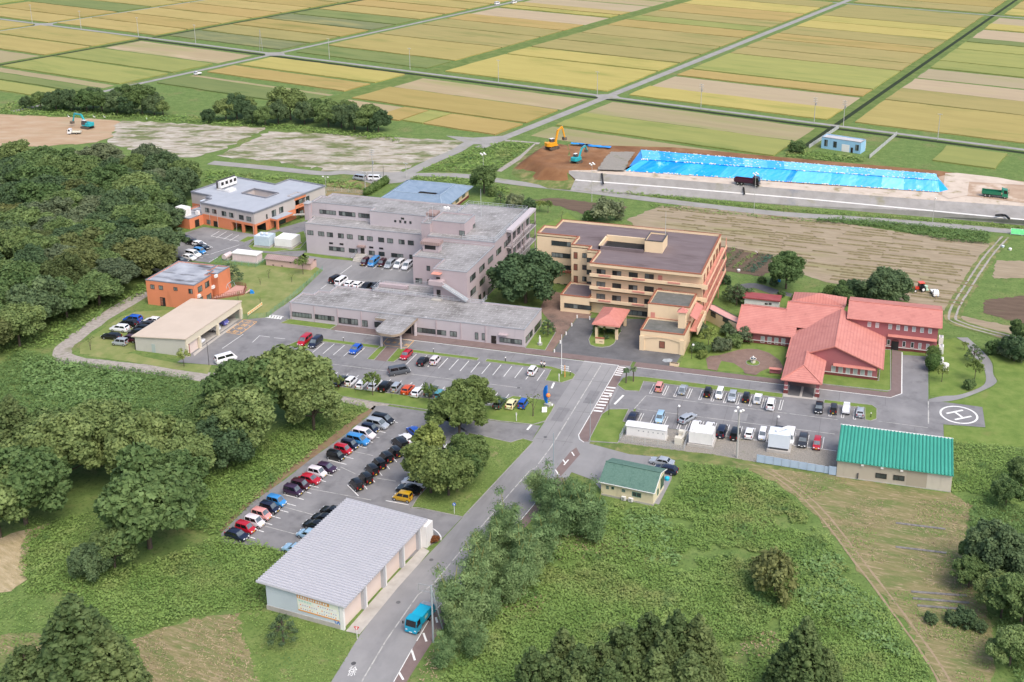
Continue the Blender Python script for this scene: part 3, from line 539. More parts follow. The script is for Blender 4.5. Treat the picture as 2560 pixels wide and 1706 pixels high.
M_beigeroof = mat('tan_sheet_roof', [(.52,.43,.345),(.58,.485,.395)], .3, .6, wave=(1,.45,(.46,.38,.30),.35)); M_beige = cwall('pale_sheet_wall', (.52,.505,.45)); M_creamw = cwall('cream_fascia', (.66,.60,.47))
M_groof = mat('silver_sheet_roof', [(.45,.455,.49),(.51,.515,.55)], .3, .5, metal=.15); M_gwall = cwall('pale_blue_wall', (.52,.585,.64)); M_shutter = mat('pink_shutter', [(.66,.55,.50),(.72,.61,.56)], .5, .7)
M_teal = mat('teal_sheet_roof', [(.052,.31,.235),(.07,.37,.285)], .3, .5); M_teald = mat('teal_rib', [(.035,.225,.17)], rough=.5); M_tanwall = cwall('tan_panel_wall', (.46,.415,.335)); M_tanwall2 = cwall('pale_panel_wall', (.56,.52,.44))
M_shingle = mat('green_shingles', [(.075,.15,.12),(.12,.205,.17)], 3.5, .9, detail=8, blot=((.055,.12,.10),.9,.55,.7)); M_cream = cwall('cream_siding', (.69,.62,.43))
M_blueroof = mat('blue_clay_tiles', [(.165,.235,.32),(.25,.32,.41)], .6, .6, wave=(1,.6,(.12,.175,.25),.5), bump=.1); M_sky = cwall('sky_blue_render', (.30,.53,.72))
M_brsheet = mat('brown_sheet_roof', [(.28,.20,.19),(.36,.27,.25)], .5, .7, wave=(0,.5,(.20,.14,.13),.5)); M_pinksh = cwall('shed_pink', (.60,.42,.375)); M_pinkbox = cwall('pale_pink_panel', (.66,.545,.555))
M_wood = mat('brown_timber', [(.20,.075,.05),(.28,.12,.08)], .8, .8)

def inset(pts, d):
    P = ccw([(p[0], p[1]) for p in pts]); n = len(P); out = []
    for i in range(n):
        a, b, c = Vector(P[i-1]), Vector(P[i]), Vector(P[(i+1) % n])
        e1, e2 = (b-a).normalized(), (c-b).normalized(); n1, n2 = Vector((-e1.y, e1.x)), Vector((-e2.y, e2.x))
        k = 1+n1.dot(n2); out.append(tuple(b+(n1+n2)*(d/max(k, .2))))
    return out
def block(parent, pts, z0, z1, mw, mr, par=.35, cop=None, lip=.25, M=None, cope=True, name='wall'):
    """walls with a parapet, the flat roof inside it and a coping"""
    P = ccw([(p[0], p[1]) for p in pts]); Q = inset(P, lip); n = len(P); mb = MB()
    v = [(x,y,z0) for x,y in P]+[(x,y,z1) for x,y in P]+[(x,y,z1) for x,y in Q]+[(x,y,z1-par) for x,y in Q]
    fs, ms = [], []
    for i in range(n):
        j = (i+1) % n
        fs += [(i,j,n+j,n+i),(n+i,n+j,2*n+j,2*n+i),(2*n+i,2*n+j,3*n+j,3*n+i)]; ms += [0,1,0]
    mb.v, mb.f, mb.m = v, fs, ms
    r = MB().add([(x,y,z1-par) for x,y in Q], [tuple(range(n))])
    if M is not None: mb.xf(M); r.xf(M)
    wl = mb.build(name, [mw, cop or M_coping], parent); rf = r.build('roof', mr, parent)
    if cope:
        k = MB(); O = inset(P, -.06)
        for i in range(n):
            j = (i+1) % n; a, b, c, d = O[i], O[j], P[j], P[i]
            k.add([(a[0],a[1],z1-.18),(b[0],b[1],z1-.18),(b[0],b[1],z1+.03),(a[0],a[1],z1+.03),(c[0],c[1],z1+.03),(d[0],d[1],z1+.03)], [(0,1,2,3),(3,2,4,5)])
        if M is not None: k.xf(M)
        k.build('coping', cop or M_coping, rf)
    return wl
PANE = random.Random(11)
def window(parent, c, w, h, n, rz=0.0, frame=None, dark=.45, name='window', glass=None):
    """c = centre on the wall face, rz = 0 looks to -y"""
    key = ('win', round(w,1), round(h,1), n); w, h = round(w,1), round(h,1)
    if key not in MESH:
        mb = MB(); t = .07
        for x0, x1, z0, z1 in [(-w/2,w/2,-h/2,-h/2+t),(-w/2,w/2,h/2-t,h/2)]+[(-w/2+(w-t)*i/n, -w/2+(w-t)*i/n+t, -h/2+t, h/2-t) for i in range(n+1)]:
            mb.box(x0, x1, -.08, 0, z0, z1)
        pw = (w-t)/n-t
        MESH[key] = (mb.mesh('window_frame', M_brown), MB().box(-pw/2, pw/2, -.03, 0, -h/2+t, h/2-t).mesh('pane', M_glass))
    f, g = MESH[key]; o = inst(name, f, parent, c, rz)
    if frame: o.material_slots[0].link = 'OBJECT'; o.material_slots[0].material = frame
    ca, sa = math.cos(rz), math.sin(rz)
    for i in range(n):
        x = -w/2+(w-.07)*(i+.5)/n+.035
        p = inst('pane', g, o, (c[0]+x*ca, c[1]+x*sa, c[2]), rz)
        q = glass or (M_glass if PANE.random() < dark else M_glassc)
        if q is not M_glass: p.material_slots[0].link = 'OBJECT'; p.material_slots[0].material = q
    return o
def winY(parent, zm, tl, br, y, n=2, **k):
    a, b = zm.py(tl[0], tl[1], y), zm.py(br[0], br[1], y)
    return window(parent, ((a.x+b.x)/2, y, (a.z+b.z)/2), abs(b.x-a.x), max(.4, abs(a.z-b.z)), n, 0, **k)
def winP(parent, zm, tl, br, p, rz, n=2, **k):
    """window on a wall through p whose outward normal is -y turned by rz"""
    nv = Vector((math.sin(rz), -math.cos(rz), 0)); a, b = zm.pl(tl[0], tl[1], p, nv), zm.pl(br[0], br[1], p, nv)
    return window(parent, tuple((a+b)/2), max(.4, (b-a).to_2d().length), max(.4, abs(a.z-b.z)), n, rz, **k)
def winX(parent, zm, c, x, w, h, n, **k):
    p = zm.px(c[0], c[1], x); return window(parent, tuple(p), w, h, n, R(90), **k)
def door(parent, c, w, h, rz=0.0, m=None, name='door'):
    key = ('door', round(w,1), round(h,1)); w, h = round(w,1), round(h,1)
    if key not in MESH: MESH[key] = (MB().box(-w/2,w/2,-.06,0,-h/2,h/2).mesh('door', M_wood), MB().box(w/2-.18,w/2-.1,-.11,-.06,-.08,.08).mesh('handle', M_steel))
    o = inst(name, MESH[key][0], parent, c, rz)
    if m: o.material_slots[0].link = 'OBJECT'; o.material_slots[0].material = m
    inst('handle', MESH[key][1], o, c, rz); return o
def doorY(parent, zm, tl, br, y, m=None, name='door'):
    a, b = zm.py(tl[0], tl[1], y), zm.py(br[0], br[1], y)
    return door(parent, ((a.x+b.x)/2, y, (a.z+b.z)/2), max(.5, abs(b.x-a.x)), abs(a.z-b.z), 0, m, name)
def railing(parent, pts, z, h=1.1, m=None, step=1.4, M=None, name='railing', panel=None):
    mb = MB()
    for a, b in zip(pts, pts[1:]):
        a, b = Vector((a[0],a[1],z)), Vector((b[0],b[1],z)); n = max(1, int((b-a).length/step))
        for q in (h, h*.55, .12): mb.bar(a+Vector((0,0,q)), b+Vector((0,0,q)), .06, .06)
        for i in range(n+1): p = a.lerp(b, i/n); mb.box(p.x-.03,p.x+.03,p.y-.03,p.y+.03,z,z+h)
    if M is not None: mb.xf(M)
    o = mb.build(name, m or M_rail, parent)
    if panel:
        k = MB()
        for a, b in zip(pts, pts[1:]): k.bar(Vector((a[0],a[1],z+h*.5)), Vector((b[0],b[1],z+h*.5)), .025, h*.75)
        if M is not None: k.xf(M)
        k.build('infill', panel, o)
    return o
def slab(parent, pts, z0, z1, m, name, M=None, top=None):
    mb = MB().prism(pts, z0, z1, 0, 1 if top else None)
    if M is not None: mb.xf(M)
    return mb.build(name, [m, top] if top else m, parent)
def boxp(parent, name, m, x0, x1, y0, y1, z0, z1, M=None, top=None):
    mb = MB().box(x0, x1, y0, y1, z0, z1, 0, 1 if top else None)
    if M is not None: mb.xf(M)
    return mb.build(name, [m, top] if top else m, parent)
def quadroof(parent, faces, m, name='roof', thick=.16):
    """each face a list of 3-D points; the slab gets thickness downwards"""
    mb = MB()
    for k, fc in enumerate(faces):
        P = [Vector(p) for p in fc]; n = len(P)
        nv = (P[1]-P[0]).cross(P[2]-P[0])
        if nv.z < 0: P.reverse()
        b = [p-Vector((0,0,thick)) for p in P]
        mb.add(P+b, [tuple(range(n)), tuple(reversed(range(n, 2*n)))]+[(i, n+i, n+(i+1) % n, (i+1) % n) for i in range(n)])
    return mb.build(name, m, parent)

# ------------------------------------------------------------------ the lilac-pink hospital
hp = thing('hospital_building', 'long lilac-pink hospital with low front wing, grey flat roofs and rounded entrance canopy', 'building', (-118,250,0))
block(hp, [(-156.5,274.1),(-118.2,274.1),(-118.2,281.2),(-158,281.2),(-158,279.2),(-156.5,279.2)], 0, 8.7, M_pink, M_roofc)
block(hp, [(-158.2,281.21),(-139.2,281.21),(-139.2,278.4),(-122.9,278.4),(-122.9,280.6),(-116,280.6),(-116,290),(-156.2,290),(-156.2,287),(-158.2,287)], .0, 12.5, M_pink, M_roofc)
block(hp, [(-114.6,251.2),(-106.4,251.2),(-106.4,244.4),(-97.7,244.4),(-97.7,264),(-114.6,264)], 0, 11.6, M_pinkd, M_roofc)
block(hp, [(-116,264.01),(-97.7,264.01),(-97.7,292.2),(-115.9,292.2)], 0, 12.4, M_pinkd, M_roofc, par=.15)
block(hp, [(-116.1,267),(-107,267),(-107,274.5),(-116.1,274.5)], 12.26, 15.7, M_pinkd, M_roofc)
block(hp, [(-118.6,266),(-116.1,266),(-116.1,270.4),(-118.6,270.4)], 0, 15.1, M_pinkd, M_roofc)
block(hp, [(-137.8,231.4),(-78.9,231.4),(-78.9,244.1),(-123.6,244.1),(-131.9,244.0),(-131.9,240.2),(-134.8,240.2),(-134.8,237.8),(-137.8,237.8)], 0, 4.5, M_pink, M_roofc)
block(hp, [(-122.5,244.11),(-94,244.11),(-94,246.2),(-97.69,246.2),(-97.69,251.2),(-122.5,251.2)], 0, 4.1, M_pink, M_roofc, par=.3)
slab(hp, [(-122.4,247.6),(-114.8,247.6),(-114.8,248.6),(-122.4,248.6)], 3.9, 4.7, M_pinkd, 'roof_beam')
for k in range(9): boxp(hp, 'pilaster', M_pinkd, -137.5+6.05*k+(.7 if k > 4 else 0), -137.25+6.05*k+(.7 if k > 4 else 0), 231.28, 231.41, 0, 4.35)
railing(hp, [(-122.2,248.2),(-122.0,243.4),(-93.6,243.0),(-93.4,246.2)], 4.4, .95)
railing(hp, [(-106.6,264.5),(-98.1,264.5),(-98.1,291.7),(-115.5,291.7),(-115.5,284)], 12.3, 1.1)
railing(hp, [(-114.4,251),(-106.6,251)], 4.2, .9)
for tl, br, n in (((118,310),(313,380),6),((340,335),(537,405),6),((565,365),(767,445),6),((793,392),(862,460),2),((925,410),(990,470),2),((1343,465),(1630,545),6),((1665,500),(1735,560),2)): winY(hp, zf, tl, br, 231.4, n, dark=.25)
for tl, br in (((1910,515),(1945,585)),((1978,522),(2012,592))): winY(hp, zf, tl, br, 231.4, 1)
doorY(hp, zf, (2070,545), (2120,625), 231.4, M_brown); winY(hp, zc, (35,1345), (255,1420), 231.4, 6, dark=.3)
slab(hp, [(-84.9,230.4),(-82.8,230.4),(-82.8,231.39),(-84.9,231.39)], 2.75, 2.95, M_pinkd, 'door_canopy')
for c in ((300,1365),(325,1335),(347,1308),(410,1235)): winX(hp, zc, c, -78.9, 1.4 if c[0] < 400 else 5.0, 1.5, 1 if c[0] < 400 else 4)
for x in (268,375,460,568,655,765,852,962,1050,1162,1252): y_ = 532+(x-268)*.1015; winY(hp, zb, (x,y_), (x+60,y_+49), 274.1, 2, dark=.3)
for tl, br, n in (((480,688),(633,745),4),((675,708),(760,758),3),((870,730),(930,778),2),((967,740),(1027,788),2),((1090,755),(1210,806),4),((1268,770),(1300,815),1)): winY(hp, zb, tl, br, 274.1, n)
for tl, br in (((483,650),(520,670)),((585,658),(622,680)),((875,690),(915,712)),((972,700),(1012,722))): winY(hp, zb, tl, br, 274.1, 1, dark=1, name='vent_grille', glass=M_dark)
doorY(hp, zb, (790,700), (832,790), 274.1, M_brown)
c_ = zb.py(805,690,274.1); slab(hp, [(c_.x-1.1,273),(c_.x+1.1,273),(c_.x+1.1,274.09),(c_.x-1.1,274.09)], c_.z-.1, c_.z+.35, M_brsheet, 'door_canopy')
for k in range(5): boxp(hp, 'step', M_conc, c_.x-1.6, c_.x+1.6, 271.0+.5*k, 271.5+.5*k if k < 4 else 274.08, 0, .28*(k+1))
railing(hp, [(c_.x-1.7,271),(c_.x-1.7,274)], 1.0, .9); railing(hp, [(c_.x+1.7,271),(c_.x+1.7,274)], 1.0, .9)
for tl, br, n in (((388,328),(550,385),5),((577,345),(740,403),5),((768,363),(890,418),4)): winY(hp, zb, tl, br, 281.2, n, dark=.3)
for tl, br in (((1120,432),(1140,455)),((1170,435),(1190,460)),((1218,440),(1238,465)),((1268,445),(1290,470)),((1185,408),(1217,428))): winY(hp, zb, tl, br, 278.4, 1, dark=1)
winY(hp, zb, (1757,535), (1812,588), 267, 2); winX(hp, zb, (1900,500), -107, 1.5, 1.5, 2); winY(hp, zb, (1437,880), (1472,932), 251.2, 1)
winY(hp, zb, (1328,1000), (1395,1055), 251.2, 2); doorY(hp, zb, (1445,1015), (1475,1065), 251.2, M_brown)
doorY(hp, zb, (1530,990), (1572,1060), 244.4, M_brown); doorY(hp, zb, (1535,1115), (1575,1190), 244.4, M_brown)
bz = zb.py(1480,1060,243.2).z
slab(hp, [(-106.9,242.6),(-103.3,242.6),(-103.3,244.39),(-106.9,244.39)], bz-.1, bz+1.0, M_pinkd, 'stair_balcony'); slab(hp, [(-106.3,242.9),(-104.0,242.9),(-104.0,244.39),(-106.3,244.39)], bz+2.6, bz+2.75, M_coral, 'door_canopy')
st_ = MB()
for k in range(14): st_.box(-103.2+.42*k, -102.7+.42*k, 242.7, 243.7, bz-.15-.235*k, bz-.05-.235*k)
st_.bar((-103.3,242.62,bz+.1),(-97.2,242.62,bz-3.2),.08,.5); st_.bar((-103.3,243.78,bz+.1),(-97.2,243.78,bz-3.2),.08,.5); st_.bar((-103.3,242.62,bz+.9),(-97.2,242.62,bz-2.4),.06,.06)
st_.build('outside_stair', M_rail, hp)
slab(hp, [(-106.2,242.2),(-103.8,242.2),(-103.8,244.39),(-106.2,244.39)], 4.15, 4.4, M_conc, 'door_step')
for cs, x, w_ in (([(1888,993),(1978,905),(2062,820),(2143,737),(2218,660)],-97.7,3.6),([(1892,1130),(1982,1035),(2062,955)],-97.7,3.6),([(2065,1105)],-97.7,4.2)):
    for c in cs: winX(hp, zb, c, x, w_, 1.5, 3, dark=.35)
winX(hp, zb, (2000,1172), -97.7, 1.2, 2.0, 1, dark=1); winX(hp, zb, (1957,1190), -97.7, 1.6, 1.5, 1, dark=1)
# vent house, chimneys, dishes on the roofs
boxp(hp, 'vent_house', M_pinkd, -113.8, -109.6, 255.6, 257.8, 11.3, 13.2); boxp(hp, 'vent_roof', M_brsheet, -114.2, -109.2, 255.3, 258.1, 13.2, 14.0); boxp(hp, 'louvre', M_dark, -113.2, -110.3, 255.55, 255.62, 12.0, 13.0)
boxp(hp, 'vent_house', M_pinkd, -119.0, -116.9, 271.2, 273.6, 12.2, 15.4); boxp(hp, 'vent_roof', M_brsheet, -119.3, -116.6, 270.9, 273.9, 15.4, 16.1)
boxp(hp, 'chimney', M_pinkd, -157.9, -156.55, 276.6, 278.2, 8.5, 13.4); mb = MB(); mb.add([(-158.2,276.3,13.4),(-156.25,276.3,13.4),(-156.25,278.5,13.4),(-158.2,278.5,13.4),(-157.2,277.4,14.2)], [(0,1,4),(1,2,4),(2,3,4),(3,0,4),(3,2,1,0)]); mb.build('chimney_cap', M_coping, hp)
for dx in (0, .9):
    mb = MB(); mb.tube((-115.6+dx,274.9,12.3),(-115.6+dx,274.9,16.3),.06); mb.ball((-115.5+dx,274.7,16.6),.55,.2,.55); mb.build('satellite_dish', M_white, hp)
for x, y, z0, z1 in ((-108.5,283,12.3,20),(-117.4,268,15,18.5),(-116.8,269.5,15,18.5)): MB().tube((x,y,z0),(x,y,z1),.07,.04).build('mast', M_rail, hp)
# balconies on the east side
for zt, cov in ((12.6,1),(8.2,0),(4.1,0)):
    slab(hp, [(-97.69,272.6),(-95.9,272.6),(-95.9,292.3),(-97.69,292.3)], zt-.35, zt+(.3 if cov else 0), M_pink, 'balcony')
    if not cov:
        railing(hp, [(-97.6,272.7),(-96.0,272.7),(-96.0,292.2),(-97.6,292.2)], zt, 1.05, M_brown, 1.2); 
        for k in range(5): window(hp, (-97.69, 275+3.8*k, zt+1.3), 2.2, 1.9, 2, R(90))
for y in (272.75,282.4,292.1): boxp(hp, 'balcony_post', M_pinkd, -96.3, -96.0, y-.15, y+.15, 0, 12.3)
# rounded entrance canopy
cv = [(-104.9,231.39),(-104.9,223.5)]+[(-107.4+2.5*math.cos(t),223.3+2.5*math.sin(t)) for t in [-math.pi*k/12 for k in range(1,6)]]+[(-108.9+2.6*math.cos(t),223.6+2.6*math.sin(t)) for t in [-math.pi/2-math.pi*k/12 for k in range(0,7)]]+[(-111.5,228.6),(-114.3,228.6),(-114.3,231.39)]
M_canop = mat('canopy_fascia', [(.28,.225,.175),(.34,.28,.22)], .6, .8)
slab(hp, cv, 3.75, 4.35, M_canop, 'entrance_canopy', top=M_roofc)
for x, y, r_ in ((-110.3,223.2,.32),(-105.5,223.1,.22),(-105.4,230.9,.4)): MB().tube((x,y,0),(x,y,3.76),r_,n=14).build('canopy_column', M_pink, hp, 40)
boxp(hp, 'entrance_shade', M_dark, -108.6, -105.9, 231.3, 231.42, .1, 3.0)  # dark panel on the wall face, painted as the entrance's shade

# ------------------------------------------------------------------ the yellow four-storey care home
yh = thing('care_home_building', 'cream-yellow four storey care home with dark flat roof and terracotta copings', 'building', (-60,262,0))
F = [(-88.7,271.0),(-88.7,277.2),(-85.6,277.2),(-85.6,283.2),(-42.6,283.2),(-42.4,255.4),(-69.8,255.4),(-69.8,262.4),(-72.8,262.4),(-72.8,265),(-77.7,265),(-77.7,271.0)]
F2 = F[:5]+[(-42.4,253.7),(-69.8,253.7)]+F[7:]
block(yh, F, 0, 12.9, M_yellow, M_roofd, par=.2, cope=False)
block(yh, F2, 12.7, 13.6, M_yellow, M_roofd, par=.55, cop=M_redtrim, lip=.4)
for x0, x1, y0, y1, z0, z1 in ((-59.1,-54.6,266.2,272.4,13,16.2),):
    block(yh, rect(x0,x1,y0,y1), z0, z1, M_yellow, M_roofd, cop=M_copd)
boxp(yh, 'light_well_wall', M_yellow, -70.2, -59.1, 271.4, 271.8, 13, 14.6); boxp(yh, 'light_well_parapet', M_roofd, -70.6, -59.1, 264.9, 265.3, 13, 13.9)
boxp(yh, 'light_well_shade', M_dark, -69.8, -59.1, 265.3, 271.4, 12.9, 13.08); boxp(yh, 'light_well_parapet', M_yellow, -70.6, -70.2, 264.9, 271.8, 13, 14.2)  # flat dark slab, its colour stands in for shade down the well
MB().tube((-55,271.5,13.2),(-55,271.5,22.5),.07,.03).build('mast', M_rail, yh)
for zf_ in (3.45,6.75,10.0):
    slab(yh, [(-69.8,253.7),(-42.4,253.7),(-42.4,255.39),(-69.8,255.39)], zf_-.25, zf_, M_yeld, 'balcony', top=M_coral)
    boxp(yh, 'balcony_parapet', M_yellow, -69.8, -40.9, 253.7, 253.9, zf_-.26, zf_+.85)
    slab(yh, [(-42.39,253.9),(-40.9,253.9),(-40.9,283.2),(-42.39,283.2)], zf_-.25, zf_, M_yeld, 'balcony', top=M_coral)
    boxp(yh, 'balcony_parapet', M_coral, -41.1, -40.9, 253.91, 283.2, zf_-.26, zf_+.55); railing(yh, [(-41,254.2),(-41,283)], zf_+.5, .5, M_yeld, 2.2)
    for x in (-66.0,-57.6,-49.0): boxp(yh, 'flower_box', M_coral, x-1.5, x+1.5, 253.55, 253.69, zf_+.42, zf_+.8)
    for k in range(6): window(yh, (-42.39, 257.5+4.6*k, zf_+1.2), 1.8, 2.0, 2, R(90), frame=M_redtrim)
for y in (254.0,263,273,283): boxp(yh, 'balcony_post', M_coral, -41.3, -41.12, y-.12, y+.12, 0, 12.8)
for r_ in ([((988,677),(1072,752)),((1142,692),(1226,770)),((1303,708),(1388,788)),((1459,723),(1546,803))],[((986,800),(1070,872)),((1140,815),(1226,892)),((1300,832),(1385,905)),((1455,845),(1545,922))],[((984,918),(1070,993)),((1138,935),(1224,1010)),((1297,950),(1384,1030)),((1453,970),(1540,1045))]):
    for tl, br in r_: winY(yh, zc, tl, br, 255.4, 2, dark=.6)
for tl, br in (((1590,738),(1628,815)),((1588,862),(1625,925))): doorY(yh, zc, tl, br, 255.4, M_coral)
winY(yh, zc, (1290,1075), (1480,1145), 255.4, 4, dark=.8)
for tl, br in (((545,397),(733,463)),((545,512),(730,577)),((560,628),(733,690))): winY(yh, zc, tl, br, 271.0, 5, dark=.7)
for tl, br in (((595,815),(630,845)),((665,822),(700,850)),((545,810),(565,835))): winY(yh, zc, tl, br, 271.0, 1, dark=1)
for tl, br in (((762,512),(800,577)),((762,627),(800,692)),((762,743),(802,808))): winY(yh, zc, tl, br, 265, 1, glass=M_wood)
for tl, br in (((846,520),(887,572)),((846,637),(887,688)),((846,750),(887,800))): winY(yh, zc, tl, br, 265, 2, dark=.3)
for tl, br in (((890,565),(940,615)),((890,682),(937,735)),((890,800),(935,852))): winY(yh, zc, tl, br, 262.4, 2, dark=.8)
slab(yh, [(-85.5,269.8),(-77.71,269.8),(-77.71,270.99),(-85.5,270.99)], 3.7, 4.0, M_redtrim, 'pent_roof')
block(yh, [(-77.2,253.8),(-69.81,253.8),(-69.81,262.39),(-77.2,262.39)], 0, 4.5, M_yellow, M_roofd, cop=M_redtrim, lip=.4)
winY(yh, zc, (670,1010), (935,1083), 253.8, 6, dark=.6)
block(yh, [(-53.3,237.4),(-43.1,237.4),(-43.1,245.0),(-53.3,245.0)], 0, 5.0, M_yellow, mat('green_grey_roof', [(.10,.105,.095),(.16,.16,.15)], .6, .9, blot=((.20,.20,.19),.5,.6,.75)), cop=M_redtrim, lip=.4)
block(yh, [(-53.3,245.01),(-43.4,245.01),(-43.4,253.69),(-53.3,253.69)], 0, 8.5, M_yellow, MATS['green_grey_roof'], cop=M_redtrim, lip=.4)
winY(yh, zc, (1600,1382), (1655,1458), 237.4, 1, glass=M_wood); doorY(yh, zc, (1518,1100), (1556,1170), 245.0, M_coral)
for x0, x1 in ((-53.3,-52.4),(-44.0,-43.1)): boxp(yh, 'corner_pier', M_yeld, x0-.1, x1+.1, 237.2, 237.42, 0, 3.6)
ar = MB(); 
for k in range(10):
    xa, xb = -52.3+.82*k, -52.3+.82*(k+1); za_, zb_ = (3.0+.6*math.sin(math.pi*q/10) for q in (k, k+1))
    ar.add([(xa,237.2,za_),(xb,237.2,zb_),(xb,237.2,3.75),(xa,237.2,3.75),(xa,237.4,za_),(xb,237.4,zb_)], [(0,1,2,3),(0,4,5,1)])
ar.build('arch_band', M_yeld, yh)
boxp(yh, 'chimney', M_yellow, -45.4, -43.7, 241.4, 243.0, 0, 8.6); mb = MB(); mb.add([(-45.7,241.1,8.6),(-43.4,241.1,8.6),(-43.4,243.3,8.6),(-45.7,243.3,8.6),(-44.55,242.2,9.6)], [(0,1,4),(1,2,4),(2,3,4),(3,0,4),(3,2,1,0)]); mb.build('chimney_cap', M_ridge, yh)
quadroof(yh, [[(-43.1,243.5,7.2),(-41.4,243.5,6.2),(-41.4,252,6.2),(-43.1,252,7.2)]], M_ridge, 'lean_to_roof')
boxp(yh, 'side_parapet', M_coral, -43.0, -41.2, 243.6, 253.6, 3.2, 3.45); boxp(yh, 'side_parapet', M_yellow, -41.3, -41.1, 243.4, 253.6, 2.6, 4.3)
# hipped porch over the drive
e = [(-65.4,240.4),(-59.0,240.4),(-59.0,250.6),(-65.4,250.6)]
quadroof(yh, [[e[0]+(3.9,), e[1]+(3.9,), (-62.2,243.6,5.3)], [e[1]+(3.9,), e[2]+(3.9,), (-62.2,247.6,5.3), (-62.2,243.6,5.3)], [e[2]+(3.9,), e[3]+(3.9,), (-62.2,247.6,5.3)], [e[3]+(3.9,), e[0]+(3.9,), (-62.2,243.6,5.3), (-62.2,247.6,5.3)]], M_ridge, 'porch_roof')
boxp(yh, 'porch_fascia', M_coral, -65.5, -58.9, 240.3, 250.7, 3.55, 3.76)
for x, y in ((-64.6,241.4),(-59.8,241.4),(-64.6,249.6),(-59.8,249.6)): boxp(yh, 'porch_pier', M_yellow, x-.3, x+.3, y-.3, y+.3, 0, 3.6)
boxp(yh, 'porch_beam', M_yeld, -64.9, -59.5, 241.1, 241.7, 2.7, 3.5)

# covered passage to the red building
cr = thing('covered_passage', 'bent cream-yellow passage with pink roof joining care home and red-roofed building', 'building', (-36,256,0))
cpts = [(-42.6,258.5),(-41,257.6),(-36.5,253.6),(-32.2,250.4),(-31,252.4),(-35,255.9),(-40,260.4),(-42.6,261.2)]
block(cr, cpts, 0, 3.3, M_yellow, mat('pink_roof_sheet', [(.55,.30,.28),(.62,.37,.35)], .5, .7), cop=M_copd, par=.12)
for p_, q_ in (((2108,1090),(2153,1160)),((2225,1140),(2275,1215))): 
    a_ = Vector((-41,257.6,0)); winP(cr, zc, p_, q_, a_, math.atan2(-4.0,4.5), 2, dark=1)

# ------------------------------------------------------------------ the red-roofed building
rb = thing('red_roof_hall', 'crimson hall with coral tile roofs, big gable and porch on four columns', 'building', (-10,246,0))
mw = MB(); mw.prism([(-32.2,248.2),(-19.4,248.2),(-19.4,236),(-.2,236),(-.2,262),(-32.2,262)], 0, 3.15); mw.build('wall', M_redwall, rb)
mb = MB(); mb.add([(-19.4,236,3.15),(-.2,236,3.15),(-9.6,236,6.75)], [(0,1,2)]); mb.build('gable_wall', M_redwall, rb)
quadroof(rb, [[(-32.8,247.3,3.05),(-19.2,247.3,3.05),(-19.2,255.9,5.95),(-32.8,255.9,5.95)],[(-32.8,255.9,5.95),(-22.2,255.9,5.95),(-22.2,262.6,3.6),(-32.8,262.6,3.6)]], M_tx)
quadroof(rb, [[(-22.2,250.5,4.2),(-9,250.5,4.2),(-9,258.5,6.95),(-22.2,258.5,6.95)],[(-22.2,258.5,6.95),(-9,258.5,6.95),(-9,265.5,4.5),(-22.2,265.5,4.5)]], M_tx)
quadroof(rb, [[(-9.6,235.6,7.05),(.9,235.6,3.0),(.9,256,3.0),(-9.6,257.4,7.05)],[(-9.6,235.6,7.05),(-9.6,257.4,7.05),(-19.9,250,3.08),(-19.9,235.6,3.08)]], M_ty, thick=.22)
quadroof(rb, [[(-19.8,224.2,3.3),(-11.2,224.2,3.3),(-15.5,228.5,5.15)]], M_tx, 'porch_roof'); quadroof(rb, [[(-19.8,224.2,3.3),(-15.5,228.5,5.15),(-15.5,236.2,5.15),(-19.8,236.0,3.3)],[(-11.2,224.2,3.3),(-11.2,236.0,3.3),(-15.5,236.2,5.15),(-15.5,228.5,5.15)]], M_ty, 'porch_roof')
rd_ = MB()
for a_, b_ in (((-9.6,235.5,7.12),(-9.6,257.4,7.12)),((-32.8,255.9,6.02),(-22.2,255.9,6.02)),((-22.2,258.5,7.02),(-9.6,258.5,7.02)),((-15.5,228.5,5.2),(-15.5,236,5.2)),((-15.5,228.5,5.2),(-19.8,224.2,3.35)),((-15.5,228.5,5.2),(-11.2,224.2,3.35)),((-9.6,235.5,7.12),(.9,235.5,3.05)),((-9.6,235.5,7.12),(-19.8,235.5,3.1)),((.95,235.5,3.0),(.95,256,3.0)),((-32.8,247.2,3.0),(-19.9,247.2,3.0)),((-19.95,236,3.05),(-19.95,247.2,3.05)),((-19.8,224.15,3.3),(-11.2,224.15,3.3)),((-22.2,255.9,6.0),(-22.2,258.5,7.0)),((-32.85,247.2,3.05),(-32.85,255.9,6.0))): rd_.bar(a_, b_, .22, .2)
rd_.build('ridge_tiles', M_ridge, rb)
mb = MB(); P = [Vector(q) for q in (zd(1310,900,5.6), zd(1470,912,4.4), zd(1460,1040,4.5))]; mb.add(P+[P[0]+Vector((.1,0,.25)),P[1]+Vector((0,0,.55)),P[2]+Vector((0,0,.5))], [(3,4,5),(0,1,4,3),(1,2,5,4),(2,0,3,5)]); mb.build('roof_vent', M_tx, rb)
quadroof(rb, [[(-8.1,252.6,6.9),(13.1,252.6,6.9),(13.1,259.2,8.55),(-8.1,259.2,8.55)],[(-8.1,259.2,8.55),(13.1,259.2,8.55),(13.1,266,6.9),(-8.1,266,6.9)]], M_tx, thick=.22)
mb = MB(); mb.prism([(-7.2,253.2),(12.4,253.2),(12.4,265.4),(-7.2,265.4)], 0, 6.95); mb.add([(12.4,253.2,6.95),(12.4,265.4,6.95),(12.4,259.2,8.4),(-7.2,253.2,6.95),(-7.2,265.4,6.95),(-7.2,259.2,8.4)], [(0,1,2),(3,5,4)]); mb.build('wall', M_redwall, rb)
